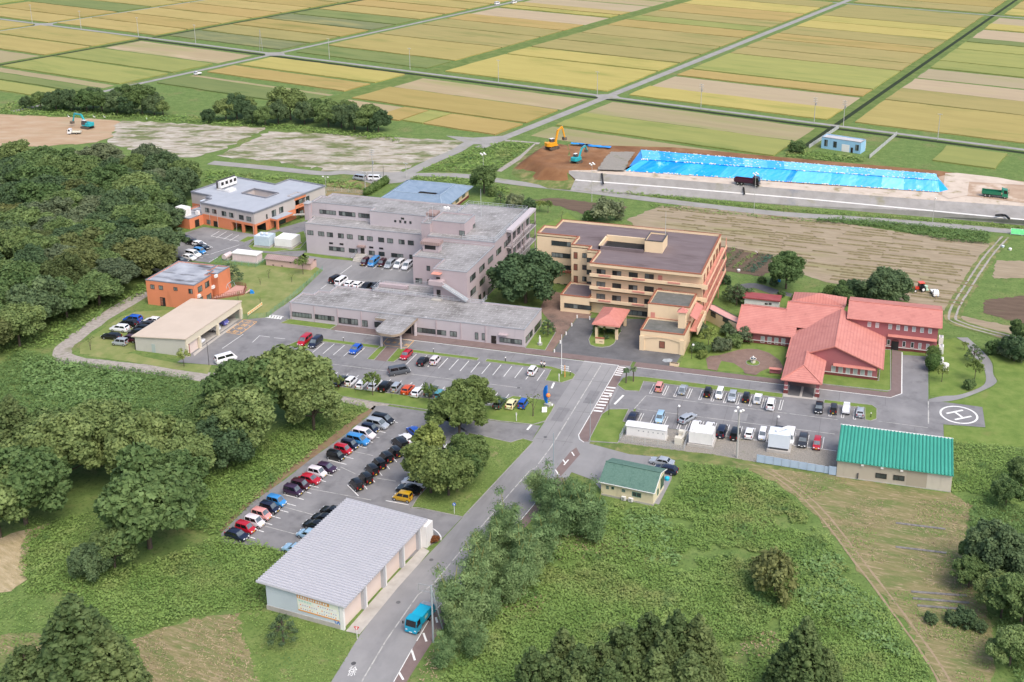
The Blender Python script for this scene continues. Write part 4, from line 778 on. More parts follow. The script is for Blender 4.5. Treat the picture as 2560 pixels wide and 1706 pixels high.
mb = MB(); mb.bar((-8.2,259.2,8.62),(13.2,259.2,8.62),.25,.2); mb.bar((-8.1,252.5,6.85),(13.1,252.5,6.85),.15,.15); mb.bar((13.15,252.6,6.85),(13.15,259.2,8.5),.2,.2); mb.bar((13.15,266,6.85),(13.15,259.2,8.5),.2,.2); mb.build('ridge_tiles', M_ridge, rb)
quadroof(rb, [[(-22,265.5,4.4),(-9,265.5,4.4),(-15.5,267,6.6)],[(-22,265.5,4.4),(-15.5,267,6.6),(-22,272,4.2)],[(-9,265.5,4.4),(-9,272,4.2),(-15.5,267,6.6)]], M_ty, 'rear_roof')
for x in (1172,1243,1314,1386,1457,1529): winY(rb, zd, (x,1232+(x-1172)*.126), (x+36,1298+(x-1172)*.128), 236, 1, frame=M_wframe, glass=M_glassl)
for x in (480,547,614,682): winY(rb, zd, (x,943+(x-480)*.11), (x+33,1008+(x-480)*.11), 248.2, 1, frame=M_wframe, glass=M_glassl)
for x in (1528,1605,1732,1810,1887,1965,2044,2123): winY(rb, zd, (x,803+(x-1528)*.109), (x+29,853+(x-1528)*.113), 253.2, 1, frame=M_wframe, glass=M_glassl if x < 2200 else M_glass)
for x in (1717,1868,1950,2023,2100): winY(rb, zd, (x,975+(x-1717)*.112), (x+27,1031+(x-1717)*.122), 253.2, 1, frame=M_wframe, glass=M_glassl if x > 2000 else M_glass)
a_ = zd.py(1757,1020,253.2); b_ = zd.py(1830,1020,253.2); boxp(rb, 'arched_doorway', M_dark, a_.x, b_.x, 253.1, 253.21, 0, 2.2)
mb = MB(); cx_ = (a_.x+b_.x)/2; r_ = (b_.x-a_.x)/2; mb.add([(cx_+r_*math.cos(math.pi*k/10),253.12,2.2+r_*.7*math.sin(math.pi*k/10)) for k in range(11)], [tuple(range(11))]); mb.build('door_arch', M_redbase, rb)
for x0, x1, y, z in ((-9.7,-.6,236,2.75),(1.4,12.3,253.2,3.6)): quadroof(rb, [[(x0,y,z+.25),(x1,y,z+.25),(x1,y-.8,z-.05),(x0,y-.8,z-.05)]], M_ridge, 'window_canopy', .1)
for x0, x1, y in ((-11.4,-.1,236),(-32.2,-19.5,248.2),(.0,12.45,253.2)):
    boxp(rb, 'plinth', M_redbase, x0, x1, y-.05, y, 0, .72); boxp(rb, 'string_course', M_white, x0, x1, y-.09, y-.02, .74, .88)
for x in (-18.7,-12.1):
    for y in (225.0,): 
        boxp(rb, 'porch_column', M_redwall, x-.35, x+.35, y-.35, y+.35, .9, 3.3); boxp(rb, 'column_base', M_redbase, x-.48, x+.48, y-.48, y+.48, 0, .85); boxp(rb, 'column_band', M_white, x-.4, x+.4, y-.4, y+.4, .88, 1.02); boxp(rb, 'column_band', M_white, x-.38, x+.38, y-.38, y+.38, 1.85, 1.98)
for x in (-18.5,-13.0): boxp(rb, 'porch_column', M_redwall, x-.3, x+.3, 231.2, 231.8, 0, 3.3)
boxp(rb, 'porch_beam', M_redwall, -19.2, -11.7, 224.7, 225.3, 2.85, 3.25)

sh = thing('garden_store', 'low white store with maroon roof behind the red-roofed hall', 'shed', (-29.5,270,0))
boxp(sh, 'wall', M_white, -33.9, -25.4, 268.6, 271.6, 0, 2.6); boxp(sh, 'roof', mat('maroon_sheet', [(.25,.05,.055),(.33,.09,.09)], .5, .6), -34.3, -25.0, 268.2, 272, 2.6, 2.95)
for x in (532,570): winY(sh, zd, (x-12,618), (x+13,637), 268.6, 1, dark=1)
# ------------------------------------------------------------------ text helper (letters of signs as real flat meshes)
def text_obj(body, size, m, name, parent, M, extrude=.0, align='CENTER'):
    cu = bpy.data.curves.new('t', 'FONT'); cu.body = body; cu.size = size; cu.align_x = align; cu.align_y = 'CENTER'; cu.extrude = extrude; cu.resolution_u = 2
    t = bpy.data.objects.new('t', cu); COL.objects.link(t); bpy.context.view_layer.update()
    me = bpy.data.meshes.new_from_object(t.evaluated_get(bpy.context.evaluated_depsgraph_get())); bpy.data.objects.remove(t); bpy.data.curves.remove(cu)
    me.materials.clear(); me.materials.append(m); me.transform(WM[parent.name].inverted() @ M if parent else M)
    o = bpy.data.objects.new(name, me); COL.objects.link(o)
    if parent: o.parent = parent; WM[o.name] = WM[parent.name]
    return o
def wall_text(body, size, m, name, parent, p, rz, n=0.0):
    """upright text on a wall whose outward normal is -y turned by rz"""
    M = Matrix.Translation(Vector(p)) @ Matrix.Rotation(rz, 4, 'Z') @ Matrix.Rotation(R(90), 4, 'X'); return text_obj(body, size, m, name, parent, M)
def floor_text(body, size, m, name, parent, p, rz, sx=1.0, sy=1.0):
    M = Matrix.Translation(Vector(p)) @ Matrix.Rotation(rz, 4, 'Z') @ Matrix.Diagonal((sx, sy, 1, 1)); return text_obj(body, size, m, name, parent, M)
def frame(name, label, cat, x, y, rz):
    t = thing(name, label, cat, (x,y,0), rz); return t, WM[t.name]

# ------------------------------------------------------------------ grey and orange two-storey building with the light court
bgd, M1 = frame('day_care_building', 'two storey building, orange below and grey above, blue-grey roof with square light court', 'building', -177.7, 283.1, R(-12.3))
O1 = [(-30.7,6.4),(-22.6,6.4),(-22.6,4.3),(-20.4,4.3),(-20.4,0),(0,0),(0,30.8),(-14.1,30.8),(-14.1,24.5),(-30.7,24.5)]
lo = [(-30.7,6.4),(-22.6,6.4),(-22.6,4.3),(-20.4,4.3),(-20.4,0),(-9.6,0),(-9.6,4.6),(-.1,4.6),(-.1,7.5),(0,7.5),(0,17.2),(-3,17.2),(-3,21.6),(0,21.6),(0,30.8),(-14.1,30.8),(-14.1,24.5),(-30.7,24.5)]
mb = MB().prism(lo, 0, 3.15); mb.xf(M1); mb.build('lower_wall', M_orange, bgd)
up = [(-30.7,6.4),(-22.6,6.4),(-22.6,4.3),(-20.4,4.3),(-20.4,0),(0,0),(0,17.2),(-3,17.2),(-3,21.6),(0,21.6),(0,30.8),(-14.1,30.8),(-14.1,24.5),(-30.7,24.5)]
mb = MB(); n = len(up)
mb.add([(x,y,3.151) for x,y in up]+[(x,y,6.7) for x,y in up], [(i,(i+1) % n,n+(i+1) % n,n+i) for i in range(n)]+[tuple(reversed(range(n)))]); mb.xf(M1); mb.build('upper_wall', M_greyw, bgd)
mb = MB()
for x0, x1, y0, y1 in ((-30.7,-16.6,6.4,24.5),(-16.6,-7,18,24.5),(-16.6,-7,0,12.7),(-7,0,0,30.8),(-14.1,-7,24.5,30.8),(-20.4,-16.6,0,6.4),(-22.6,-20.4,4.3,6.4)): mb.add([(x0,y0,6.5),(x1,y0,6.5),(x1,y1,6.5),(x0,y1,6.5)], [(0,1,2,3)])
mb.xf(M1); rf1 = mb.build('roof', M_brgr, bgd)
mb = MB(); cr_ = [(-16.6,12.7),(-7,12.7),(-7,18),(-16.6,18)]
mb.add([(x,y,6.9) for x,y in cr_]+[(x,y,.3) for x,y in cr_], [(0,4,5,1),(1,5,6,2),(2,6,7,3),(3,7,4,0),(4,7,6,5)]); mb.xf(M1); mb.build('light_court', M_greyw, bgd)
mb = MB()
for P in (O1, cr_):
    for a, b in zip(P, P[1:]+P[:1]): mb.bar((a[0],a[1],6.62), (b[0],b[1],6.62), .34, .46)
mb.xf(M1); mb.build('coping', mat('slate_coping', [(.17,.18,.21),(.23,.24,.27)], 1, .6), rf1)
pf = M1 @ Vector((0,0,0)); rz1 = R(-12.3)
for tl, br in (((833,468),(880,518)),((903,480),(947,530)),((997,500),(1043,553)),((1068,515),(1114,568)),((1166,537),(1214,590)),((1239,553),(1288,606)),((850,585),(890,632))): winP(bgd, za, tl, br, pf, rz1, 2, dark=.4)
for x in (880,955,1135,1300): a_ = za.pl(x, 560, pf, Vector((math.sin(rz1),-math.cos(rz1),0))); MB().tube((a_.x,a_.y-.06,.1),(a_.x,a_.y-.06,6.4),.05).build('downpipe', M_greyw, bgd)
rx = rz1+R(90)
for tl, br in (((1485,500),(1530,545)),((1557,470),(1601,512)),((1752,390),(1792,437)),((1820,362),(1857,405)),((1760,500),(1802,550)),((1430,535),(1446,575))): winP(bgd, za, tl, br, pf, rx, 2 if br[0]-tl[0] > 20 else 1, dark=.6)
for x0, x1, y0, y1 in ((-9.7,-8.9,-.02,.7),(-5.0,-4.3,-.02,.6),(-.8,0.02,-.02,.8),(-.7,.02,5.9,6.7)): boxp(bgd, 'pillar', M_orange, x0, x1, y0, y1, 0, 3.14, M1)
boxp(bgd, 'lower_beam', M_orange, -9.6, .03, -.03, .4, 2.55, 3.15, M1); boxp(bgd, 'lower_beam', M_orange, -.4, .03, .4, 7.5, 2.55, 3.15, M1); boxp(bgd, 'lower_band', M_orange, -20.4, .04, -.05, -.001, 2.9, 3.3, M1)
boxp(bgd, 'garage_shade', M_dark, -9.5, -.2, 4.5, 4.59, 0, 2.6, M1)  # dark sheet on the back wall paints the shade of the bays
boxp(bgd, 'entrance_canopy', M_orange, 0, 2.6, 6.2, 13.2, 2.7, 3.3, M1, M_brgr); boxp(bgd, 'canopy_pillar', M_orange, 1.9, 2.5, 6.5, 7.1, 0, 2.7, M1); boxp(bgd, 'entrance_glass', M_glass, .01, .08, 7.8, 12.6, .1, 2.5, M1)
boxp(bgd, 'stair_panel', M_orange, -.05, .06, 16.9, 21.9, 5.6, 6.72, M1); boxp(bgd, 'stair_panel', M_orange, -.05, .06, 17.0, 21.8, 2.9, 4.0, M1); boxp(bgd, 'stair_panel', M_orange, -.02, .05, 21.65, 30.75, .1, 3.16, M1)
boxp(bgd, 'stair_shade', M_dark, -2.95, -2.9, 17.2, 21.6, .1, 6.5, M1)  # dark sheet paints shade at the back of the stair opening
mb = MB(); mb.bar((1.2,13.4,2.4),(1.6,22.5,.2),1.4,.25); mb.xf(M1); mb.build('ramp', M_conc, bgd)
an = [(-27,-5.3),(-19.9,-5.3),(-19.9,-.01),(-20.41,-.01),(-20.41,4.29),(-22.61,4.29),(-22.61,6.39),(-27,6.39)]
block(bgd, an, 0, 3.3, M_orange, M_orroof, M=M1, cop=MATS['slate_coping'], name='annex_wall')
door(bgd, tuple(M1 @ Vector((-19.89,-2.5,1.1))), 1.6, 2.2, rx, M_brown)
for tl, br in (((918,598),(962,675)),): a_ = za.pl(940,636,pf,Vector((math.sin(rz1),-math.cos(rz1),0))); door(bgd, tuple(a_), 1.6, 2.2, rz1, M_brown)
boxp(bgd, 'rooftop_tank', M_white, -26.3, -22.6, -4.2, -1.8, 3.0, 5.6, M1); boxp(bgd, 'rooftop_unit', M_white, -21.6, -20.6, -1.2, -.3, 3.0, 4.2, M1); boxp(bgd, 'rooftop_unit', mat('pale_blue_panel', [(.55,.62,.70)], rough=.5), -25.5, -23.0, 4.6, 6.3, 3.0, 5.2, M1)
for k in range(4):
    u = boxp(bgd, 'air_conditioner', M_white, -25.6, -24.6, 12.4+1.75*k, 14.0+1.75*k, 6.9, 9.0, M1); boxp(u, 'fan_grille', M_dark, -24.6, -24.56, 12.7+1.75*k, 13.7+1.75*k, 7.8, 8.8, M1)
boxp(bgd, 'unit_screen', M_copd, -26.0, -25.8, 12.0, 19.8, 6.6, 9.3, M1); boxp(bgd, 'unit_frame', M_white, -25.8, -21.0, 11.8, 12.0, 6.6, 6.9, M1); boxp(bgd, 'roof_duct', M_white, -22.4, -20.6, 11.9, 14.6, 6.5, 7.2, M1)

# ------------------------------------------------------------------ small orange building
ob = thing('orange_building', 'square orange two storey building with patchy grey roof and timber deck', 'building', (-169,237,0))
block(ob, [(-175.6,230.3),(-162.3,230.3),(-162.3,237.4),(-163.7,237.4),(-163.7,240.4),(-164.9,240.4),(-164.9,243.8),(-175.6,243.8)], 0, 6.5, M_orange, M_orroof, cop=MATS['slate_coping'], par=.18)
block(ob, [(-163.69,239),(-161.5,239),(-161.5,244.4),(-164.89,244.4),(-164.89,240.41),(-163.69,240.41)], 0, 6.3, M_orange, M_orroof, cop=MATS['slate_coping'], par=.18)
for tl, br in (((690,280),(732,325)),((772,288),(815,335)),((916,305),(957,343)),((1062,323),(1107,372))): winY(ob, ze, tl, br, 230.3, 2)
a_, b_ = ze.py(785,408,230.3), ze.py(842,485,230.3); boxp(ob, 'door_shade', M_dark, a_.x, b_.x, 230.22, 230.31, .05, 2.3); doorY(ob, ze, (787,412), (815,484), 230.2, M_wood)  # dark panel on the wall paints the shade round the door
for c, w_ in (((1176,325),1.7),((1245,280),1.7),((1265,402),1.9),((1190,432),1.2)): winX(ob, ze, c, -162.3, w_, 1.5, 2)
for c in ((1160,392),(1297,305),(1325,197)): p = ze.px(c[0], c[1], -162.3 if c[0] < 1310 else -161.5); boxp(ob, 'wall_unit', M_white, p.x, p.x+.45, p.y-.5, p.y+.5, p.z-.35, p.z+.35)
slab(ob, [(-162.2,236.5),(-156.4,242),(-158.4,246.4),(-161.4,246.4),(-161.4,238.9),(-162.2,238.9)], .0, .45, M_wood, 'deck', top=mat('pink_decking', [(.48,.28,.24),(.55,.34,.29)], .6, .8, wave=(0,.3,(.36,.19,.16),.5)))
railing(ob, [(-162.0,236.6),(-156.5,242),(-158.4,246.2),(-161.4,246.2)], .45, .9, M_wood, .5)

# ------------------------------------------------------------------ beige car shed with open bays
bs = thing('beige_car_shed', 'long beige car shed with tan roof and open vehicle bays facing the lane', 'garage', (-156,217.5,0))
quadroof(bs, [[(-162.7,206.3,3.45),(-148.9,206.3,4.45),(-148.9,229.2,4.45),(-162.7,229.2,3.45)]], M_beigeroof, thick=.2)
mb = MB(); mb.box(-162.2,-162,206.6,228.9,0,3.3); mb.add([(-162.2,206.6,0),(-149.3,206.6,0),(-149.3,206.6,4.2),(-162.2,206.6,3.28),(-162.2,206.8,0),(-149.3,206.8,0),(-149.3,206.8,4.2),(-162.2,206.8,3.28)], [(0,1,2,3),(7,6,5,4),(1,5,6,2)]); mb.add([(-162.2,228.7,0),(-149.3,228.7,0),(-149.3,228.7,4.2),(-162.2,228.7,3.28),(-162.2,228.9,0),(-149.3,228.9,0),(-149.3,228.9,4.2),(-162.2,228.9,3.28)], [(0,1,2,3),(7,6,5,4),(1,5,6,2)]); mb.build('wall', M_beige, bs)
boxp(bs, 'fascia', M_creamw, -149.3, -149.0, 206.6, 228.9, 2.75, 4.22); slab(bs, [(-162,206.9),(-149.3,206.9),(-149.3,228.6),(-162,228.6)], .02, .07, M_conc, 'floor')
for y0, y1 in ((206.62,207.1),(211.2,211.8),(218.4,219.0),(228.2,228.88)): boxp(bs, 'pier', M_creamw, -149.32, -148.8, y0, y1, 0, 2.76)
boxp(bs, 'shutter', M_shutter, -149.6, -149.4, 208.2, 211.2, 0, 2.76); boxp(bs, 'shutter', mat('red_door', [(.28,.05,.045)], rough=.6), -149.6, -149.4, 207.1, 208.2, 0, 2.76)
boxp(bs, 'bay_shade', M_dark, -161.8, -161.7, 207, 228.6, .1, 3.2)  # dark sheet added before the back wall as painted shade in the bays
p = ze.py(728,955,206.6); door(bs, (p.x,206.6,1.05), .9, 2.0, 0, mat('pale_green_door', [(.38,.44,.42)], rough=.6))

# ------------------------------------------------------------------ big silver-roofed garage by the road with the sign
gg, M2 = frame('ambulance_garage', 'big pale-blue garage with ribbed silver roof, pink shutters and a wall billboard', 'garage', -72.9, 131.1, R(-6.2))
rz2 = R(-6.2)
z_at = lambda x: 4.35-.03*x
mb = MB(); mb.add([(-13.6,.1,0),(-.6,.1,0),(-.6,23,0),(-13.6,23,0),(-13.6,.1,z_at(-13.6)-.15),(-.6,.1,z_at(-.6)-.15),(-.6,23,z_at(-.6)-.15),(-13.6,23,z_at(-13.6)-.15)], [(0,1,5,4),(1,2,6,5),(2,3,7,6),(3,0,4,7)]); mb.xf(M2); gwl = mb.build('wall', M_gwall, gg)
mb = MB(); a = [(-15,-.35),(.45,-.35),(.45,24),(-15,24)]
mb.add([(x,y,z_at(x)) for x,y in a]+[(x,y,z_at(x)-.14) for x,y in a], [(0,1,2,3),(7,6,5,4),(0,4,5,1),(1,5,6,2),(2,6,7,3),(3,7,4,0)]); mb.xf(M2); grf = mb.build('roof', M_groof, gg)
ln = math.hypot(15.45, .4635); rm = MB(); rm.add([(-ln/2,-.13,0),(ln/2,-.13,0),(ln/2,.13,0),(-ln/2,.13,0),(-ln/2,-.06,.2),(ln/2,-.06,.2),(ln/2,.06,.2),(-ln/2,.06,.2)], [(0,1,5,4),(1,2,6,5),(2,3,7,6),(3,0,4,7),(4,5,6,7)])
rme = rm.mesh('roof_rib', mat('silver_rib', [(.40,.405,.44)], rough=.5))
for k in range(44):
    y = -.2+24.1*k/43; p = M2 @ Vector((-7.275, y, z_at(-7.275)+.002)); o = inst('roof_rib', rme, grf, p, rz2); o.rotation_euler = (0, math.atan(.03), 0); 
    o.location = (-7.275, y, z_at(-7.275)+.002)
boxp(gg, 'plinth', M_conc, -13.7, -.55, .02, .12, 0, .75, M2); boxp(gg, 'corner_post', M_white, -.75, -.15, .0, .4, 0, 4.2, M2)
for y in (5.2,10.8,16.3,21.6): boxp(gg, 'bay_pier', mat('shaded_pier_grey', [(.36,.37,.40),(.42,.43,.46)], 1, .7), -.62, .05, y, y+.55, 0, 4.25, M2); boxp(gg, 'sunlit_pier_face', M_white, -.6, .07, y+.551, y+.85, 0, 4.2, M2)  # shaded side of each pier painted grey, sunlit side white
for y0, y1 in ((.42,5.19),(6.06,10.79),(11.66,16.29),(17.16,21.59)): boxp(gg, 'shutter', M_shutter, -.58, -.5, y0, y1, 0, 4.1, M2)
boxp(gg, 'end_block', M_white, -.55, 1.0, 22.5, 24.6, 0, 4.0, M2); boxp(gg, 'end_window', M_glass, .3, .8, 24.6, 24.62, 1.0, 2.6, M2)
pp = M2 @ Vector((-1,.1,0)); nv2 = Vector((math.sin(rz2),-math.cos(rz2),0))
c4 = [zl.pl(*q, pp, nv2) for q in ((465,833),(808,940),(822,1068),(482,972))]
sgn = MB().add([tuple(q+nv2*.04) for q in c4]+[tuple(q) for q in c4], [(3,2,1,0),(0,1,5,4),(1,2,6,5),(2,3,7,6),(3,0,4,7)]).build('billboard', mat('billboard_cream', [(.72,.76,.62),(.80,.80,.70)], .6, .6), gg)
def sgq(u0, u1, v0, v1, m, name, d=.05):
    def P(u, v): a, b = c4[0].lerp(c4[1], u), c4[3].lerp(c4[2], u); return tuple(a.lerp(b, v)+nv2*d)
    return MB().add([P(u0,v0),P(u1,v0),P(u1,v1),P(u0,v1)], [(3,2,1,0)]).build(name, m, sgn)
M_so = mat('sign_orange', [(.75,.28,.06),(.78,.36,.12)], 2, .6); M_sg = mat('sign_green', [(.45,.68,.55)], rough=.6); M_sw = mat('sign_white', [(.80,.80,.78)], rough=.6); M_sd = mat('sign_grey', [(.45,.44,.50)], rough=.6)
sgq(0,.78,.06,.26,M_so,'orange_banner'); sgq(0,1,.93,1.0,M_so,'orange_band'); 
for u0, u1, v0, v1 in ((.02,.36,.30,.46),(.4,.95,.32,.5),(.03,.52,.54,.7),(.56,.97,.55,.72),(.03,.38,.76,.91),(.42,.98,.76,.91)): sgq(u0,u1,v0,v1,M_sw,'text_panel')
for k in range(12): sgq(.03+.06*k, .06+.06*k+(.012 if k % 3 else 0), .10, .22, M_sw, 'letter_block', .06)
for k in range(5): sgq(.035+.065*k, .085+.065*k, .33, .43, M_sg, 'letter_block', .06)
for r_, u0, n_ in ((.37,.5,7),(.58,.06,8),(.6,.58,7),(.8,.06,6),(.8,.46,9)):
    for k in range(n_): sgq(u0+.055*k, u0+.055*k+.03, r_, r_+.07, M_sd if k % 4 else M_so, 'letter_block', .06)
wall_text('W', 1.3, mat('logo_blue', [(.02,.14,.50)], rough=.6), 'logo_letter', gg, tuple(zl.pl(812,1088,pp,nv2)+nv2*.05), rz2)

# ------------------------------------------------------------------ pharmacy
pm, M3 = frame('pharmacy_house', 'small cream pharmacy with dark green shingle roof and lettering under the eaves', 'building', -36.4, 175.3, R(-6.5))
rz3 = R(-6.5)
mb = MB(); mb.add([(-9.8,0,0),(0,0,0),(0,6,0),(-9.8,6,0),(-9.8,0,2.9),(0,0,2.9),(0,6,3.85),(-9.8,6,3.85),(0,3.1,4.85),(-9.8,3.1,4.85)], [(0,1,5,4),(1,2,6,8,5),(2,3,7,6),(3,0,4,9,7)]); mb.xf(M3); mb.build('wall', M_cream, pm)
def qr(parent, faces, m, M, name='roof', thick=.16): return quadroof(parent, [[tuple(M @ Vector(p)) for p in f] for f in faces], m, name, thick)
prf = qr(pm, [[(-10.1,-.35,2.8),(.35,-.35,2.8),(.35,3.1,5.02),(-10.1,3.1,5.02)],[(-10.1,3.1,5.02),(.35,3.1,5.02),(.35,6.35,3.95),(-10.1,6.35,3.95)]], M_shingle, M3)
mb = MB(); mb.bar((-10.12,3.1,5.06),(.37,3.1,5.06),.28,.1); mb.xf(M3); mb.build('ridge_cap', M_shingle, prf); mb = MB(); mb.bar((-10.12,-.4,2.74),(.37,-.4,2.74),.1,.12); mb.bar((.38,-.38,2.72),(.38,3.1,4.94),.08,.14); mb.bar((.38,6.4,3.88),(.38,3.1,4.94),.08,.14); mb.xf(M3); mb.build('gutter', M_white, prf)
boxp(pm, 'plinth', M_conc, -9.85, .05, -.05, 6.05, 0, .35, M3)
zph = ZM(1480,1130,11.2); pph = M3 @ Vector((0,0,0))
for tl, br in (((398,945),(472,1040)),((548,970),(620,1052)),((845,1040),(928,1130))): winP(pm, zph, tl, br, pph, rz3, 1, frame=mat('green_frame', [(.10,.22,.18)], rough=.5), dark=.7)
winP(pm, zph, (1128,1105), (1375,1290), pph, rz3, 2, frame=MATS['green_frame'], dark=1); winP(pm, zph, (1920,760), (2000,930), M3 @ Vector((0,0,0)), rz3+R(90), 2, frame=MATS['green_frame'], dark=1); winP(pm, zph, (1825,1060), (1855,1170), pph, rz3+R(90), 1, frame=MATS['green_frame'], dark=1)
nv3 = Vector((math.sin(rz3),-math.cos(rz3),0))
for k, ch in enumerate('あこひ調剤薬局'): p = zph.pl(980+108.5*k, 1003+24.5*k, pph, nv3)+nv3*.04; wall_text(ch, .62, MATS['green_frame'], 'sign_letter', pm, tuple(p), rz3)
for c in ((905,1340),(1100,1370)): p = zph.pl(c[0], c[1], pph, nv3); M4 = Matrix.Translation(Vector((p.x,p.y,0))) @ Matrix.Rotation(rz3,4,'Z'); u = boxp(pm, 'air_conditioner', M_white, -.4, .4, -.5, -.12, .15, .85, M4); boxp(u, 'fan_grille', M_steel, -.3, .15, -.52, -.501, .25, .75, M4)

# ------------------------------------------------------------------ teal-roofed warehouse
gw = thing('teal_roof_warehouse', 'tan warehouse with ribbed teal sheet roof and two windows by the mown field', 'warehouse', (4.3,198.5,0))
mb = MB(); mb.add([(-5.9,193.8,0),(14.5,193.8,0),(14.5,203.6,0),(-5.9,203.6,0),(-5.9,193.8,3.6),(14.5,193.8,3.6),(14.5,203.6,5.1),(-5.9,203.6,5.1)], [(0,1,5,4),(1,2,6,5),(2,3,7,6),(3,0,4,7)]); mb.build('wall', M_tanwall, gw)
boxp(gw, 'wall_panel', M_tanwall2, 10.2, 14.52, 193.76, 193.81, .15, 3.6); boxp(gw, 'wall_panel', cwall('dun_panel', (.40,.355,.28)), 6.6, 10.19, 193.77, 193.81, .15, 3.6); boxp(gw, 'plinth', M_conc, -5.95, 14.55, 193.72, 193.82, 0, .16)
grf2 = quadroof(gw, [[(-6.1,193.3,3.62),(14.7,193.3,3.62),(14.7,204,5.26),(-6.1,204,5.26)]], M_teal, thick=.12)
L_ = math.hypot(10.7, 1.64); rm = MB().add([(-.16,-L_/2,0),(.16,-L_/2,0),(.16,L_/2,0),(-.16,L_/2,0),(-.07,-L_/2,.17),(.07,-L_/2,.17),(.07,L_/2,.17),(-.07,L_/2,.17)], [(0,1,5,4),(1,2,6,5),(2,3,7,6),(3,0,4,7),(4,5,6,7)]).mesh('roof_rib', M_teald)
for k in range(32):
    o = inst('roof_rib', rm, grf2, (-5.9+20.4*k/31, 198.65, 4.443)); o.rotation_euler = (math.atan2(1.64,10.7), 0, 0)
boxp(gw, 'ridge_cap', M_white, -6.1, 14.7, 203.95, 204.15, 5.1, 5.4)
for tl, br in (((898,1262),(1005,1325)),((1072,1282),(1180,1345))): winY(gw, zj, tl, br, 193.8, 2, dark=.9)
for c in ((770,1175),(963,1203),(1155,1228)): p = zj.py(c[0], c[1], 193.8); boxp(gw, 'vent_hood', M_white, p.x-.25, p.x+.25, 193.4, 193.79, p.z-.3, p.z+.3)
p = zj.py(722,1305,193.8); boxp(gw, 'meter_box', M_copd, p.x-.12, p.x+.12, 193.55, 193.79, .3, 1.3)

# ------------------------------------------------------------------ pump house, blue-tiled hall, sheds, tanks
pu, M5 = frame('pump_house', 'sky-blue flat roofed pump house standing among the rice fields', 'building', -13.4, 425.9, R(-16))
block(pu, [(-15.4,0),(0,0),(0,5.5),(-15.4,5.5)], 0, 4.5, M_sky, mat('pale_flat_roof', [(.42,.41,.42),(.50,.49,.50)], .5, .8), M=M5); block(pu, [(-9.5,5.51),(-1,5.51),(-1,9),(-9.5,9)], 0, 2.6, M_white, M_dark, par=1.2, M=M5)
ppu = M5 @ Vector((0,0,0))
for tl, br in (((1180,822),(1197,862)),((1233,832),(1250,870)),((1362,852),(1380,888))): winP(pu, zr, tl, br, ppu, R(-16), 2, dark=.7)
a_ = zr.pl(1303,873,ppu,Vector((math.sin(R(-16)),-math.cos(R(-16)),0))); door(pu, (a_.x,a_.y,1.4), 3.0, 2.8, R(-16), M_white, 'shutter'); a_ = zr.pl(1340,885,ppu,Vector((math.sin(R(-16)),-math.cos(R(-16)),0))); door(pu, (a_.x,a_.y,1.0), .9, 2.0, R(-16), M_brown)
bt = thing('blue_tile_hall', 'single storey hall with blue-grey tiled hip roof round a small court', 'building', (-142.7,323,0))
boxp(bt, 'wall', M_yeld, -153.0, -132.4, 311.5, 334.5, .7, 3.3); boxp(bt, 'plinth', M_redbase, -153.1, -132.3, 311.4, 334.6, 0, .7)
ee, rr, ii = [(-154.2,310.4),(-131.2,310.4),(-131.2,335.7),(-154.2,335.7)], [(-150.2,317),(-134.8,317),(-134.8,329.4),(-150.2,329.4)], [(-144.4,320.5),(-138.4,320.5),(-138.4,324),(-144.4,324)]
quadroof(bt, [[ee[i]+(3.4,), ee[(i+1) % 4]+(3.4,), rr[(i+1) % 4]+(5.6,), rr[i]+(5.6,)] for i in range(4)]+[[rr[i]+(5.6,), rr[(i+1) % 4]+(5.6,), ii[(i+1) % 4]+(4.1,), ii[i]+(4.1,)] for i in range(4)], M_blueroof, thick=.15)
mb = MB()
for i in range(4): mb.bar(rr[i]+(5.66,), rr[(i+1) % 4]+(5.66,), .3, .2); mb.bar(ee[i]+(3.45,), rr[i]+(5.66,), .25, .18)
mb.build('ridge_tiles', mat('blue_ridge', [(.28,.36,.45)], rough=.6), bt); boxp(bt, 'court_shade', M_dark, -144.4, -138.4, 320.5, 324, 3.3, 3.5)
for k in range(4): window(bt, (-132.39, 314+5.4*k, 2.0), 2.6, 1.4, 2, R(90))
sd1 = thing('switchgear_cabin', 'pale pink panelled cabin inside the wire fence by the playground', 'shed', (-168.7,264,0))
boxp(sd1, 'body', M_pinkbox, -172.4, -165.1, 262.6, 265.4, .25, 2.2); boxp(sd1, 'roof', M_white, -172.6, -164.9, 262.4, 265.6, 2.2, 2.45); boxp(sd1, 'base', M_conc, -172.7, -164.8, 262.3, 265.7, 0, .25)
for k in range(6): boxp(sd1, 'panel_door', M_pinkbox, -172.2+1.2*k, -171.1+1.2*k, 262.56, 262.61, .35, 2.1)
tk = thing('fuel_tank', 'short pale pink cylindrical tank beside the panelled cabin', 'tank', (-174.4,263.2,0))
MB().tube((-174.6,262,1.1),(-174.2,264.6,1.1),.75,n=16).build('shell', M_pinkbox, tk, 40); boxp(tk, 'saddle', M_conc, -175.0, -173.8, 262.4, 264.4, 0, .5)
sd2 = thing('long_store_shed', 'long low pink shed with brown corrugated roof at the lawn edge', 'shed', (-155.4,263.6,0))
boxp(sd2, 'wall', M_pinksh, -162.0, -148.8, 262.1, 265.1, 0, 2.0); quadroof(sd2, [[(-162.3,261.7,2.0),(-148.5,261.7,2.0),(-148.5,263.6,2.75),(-162.3,263.6,2.75)],[(-162.3,263.6,2.75),(-148.5,263.6,2.75),(-148.5,265.5,2.0),(-162.3,265.5,2.0)]], M_brsheet, thick=.08)
for k in range(4): boxp(sd2, 'vent_opening', M_dark, -160.2+2.6*k, -159.7+2.6*k, 262.05, 262.11, .2 if k < 2 else 1.4, .45 if k < 2 else 1.65)
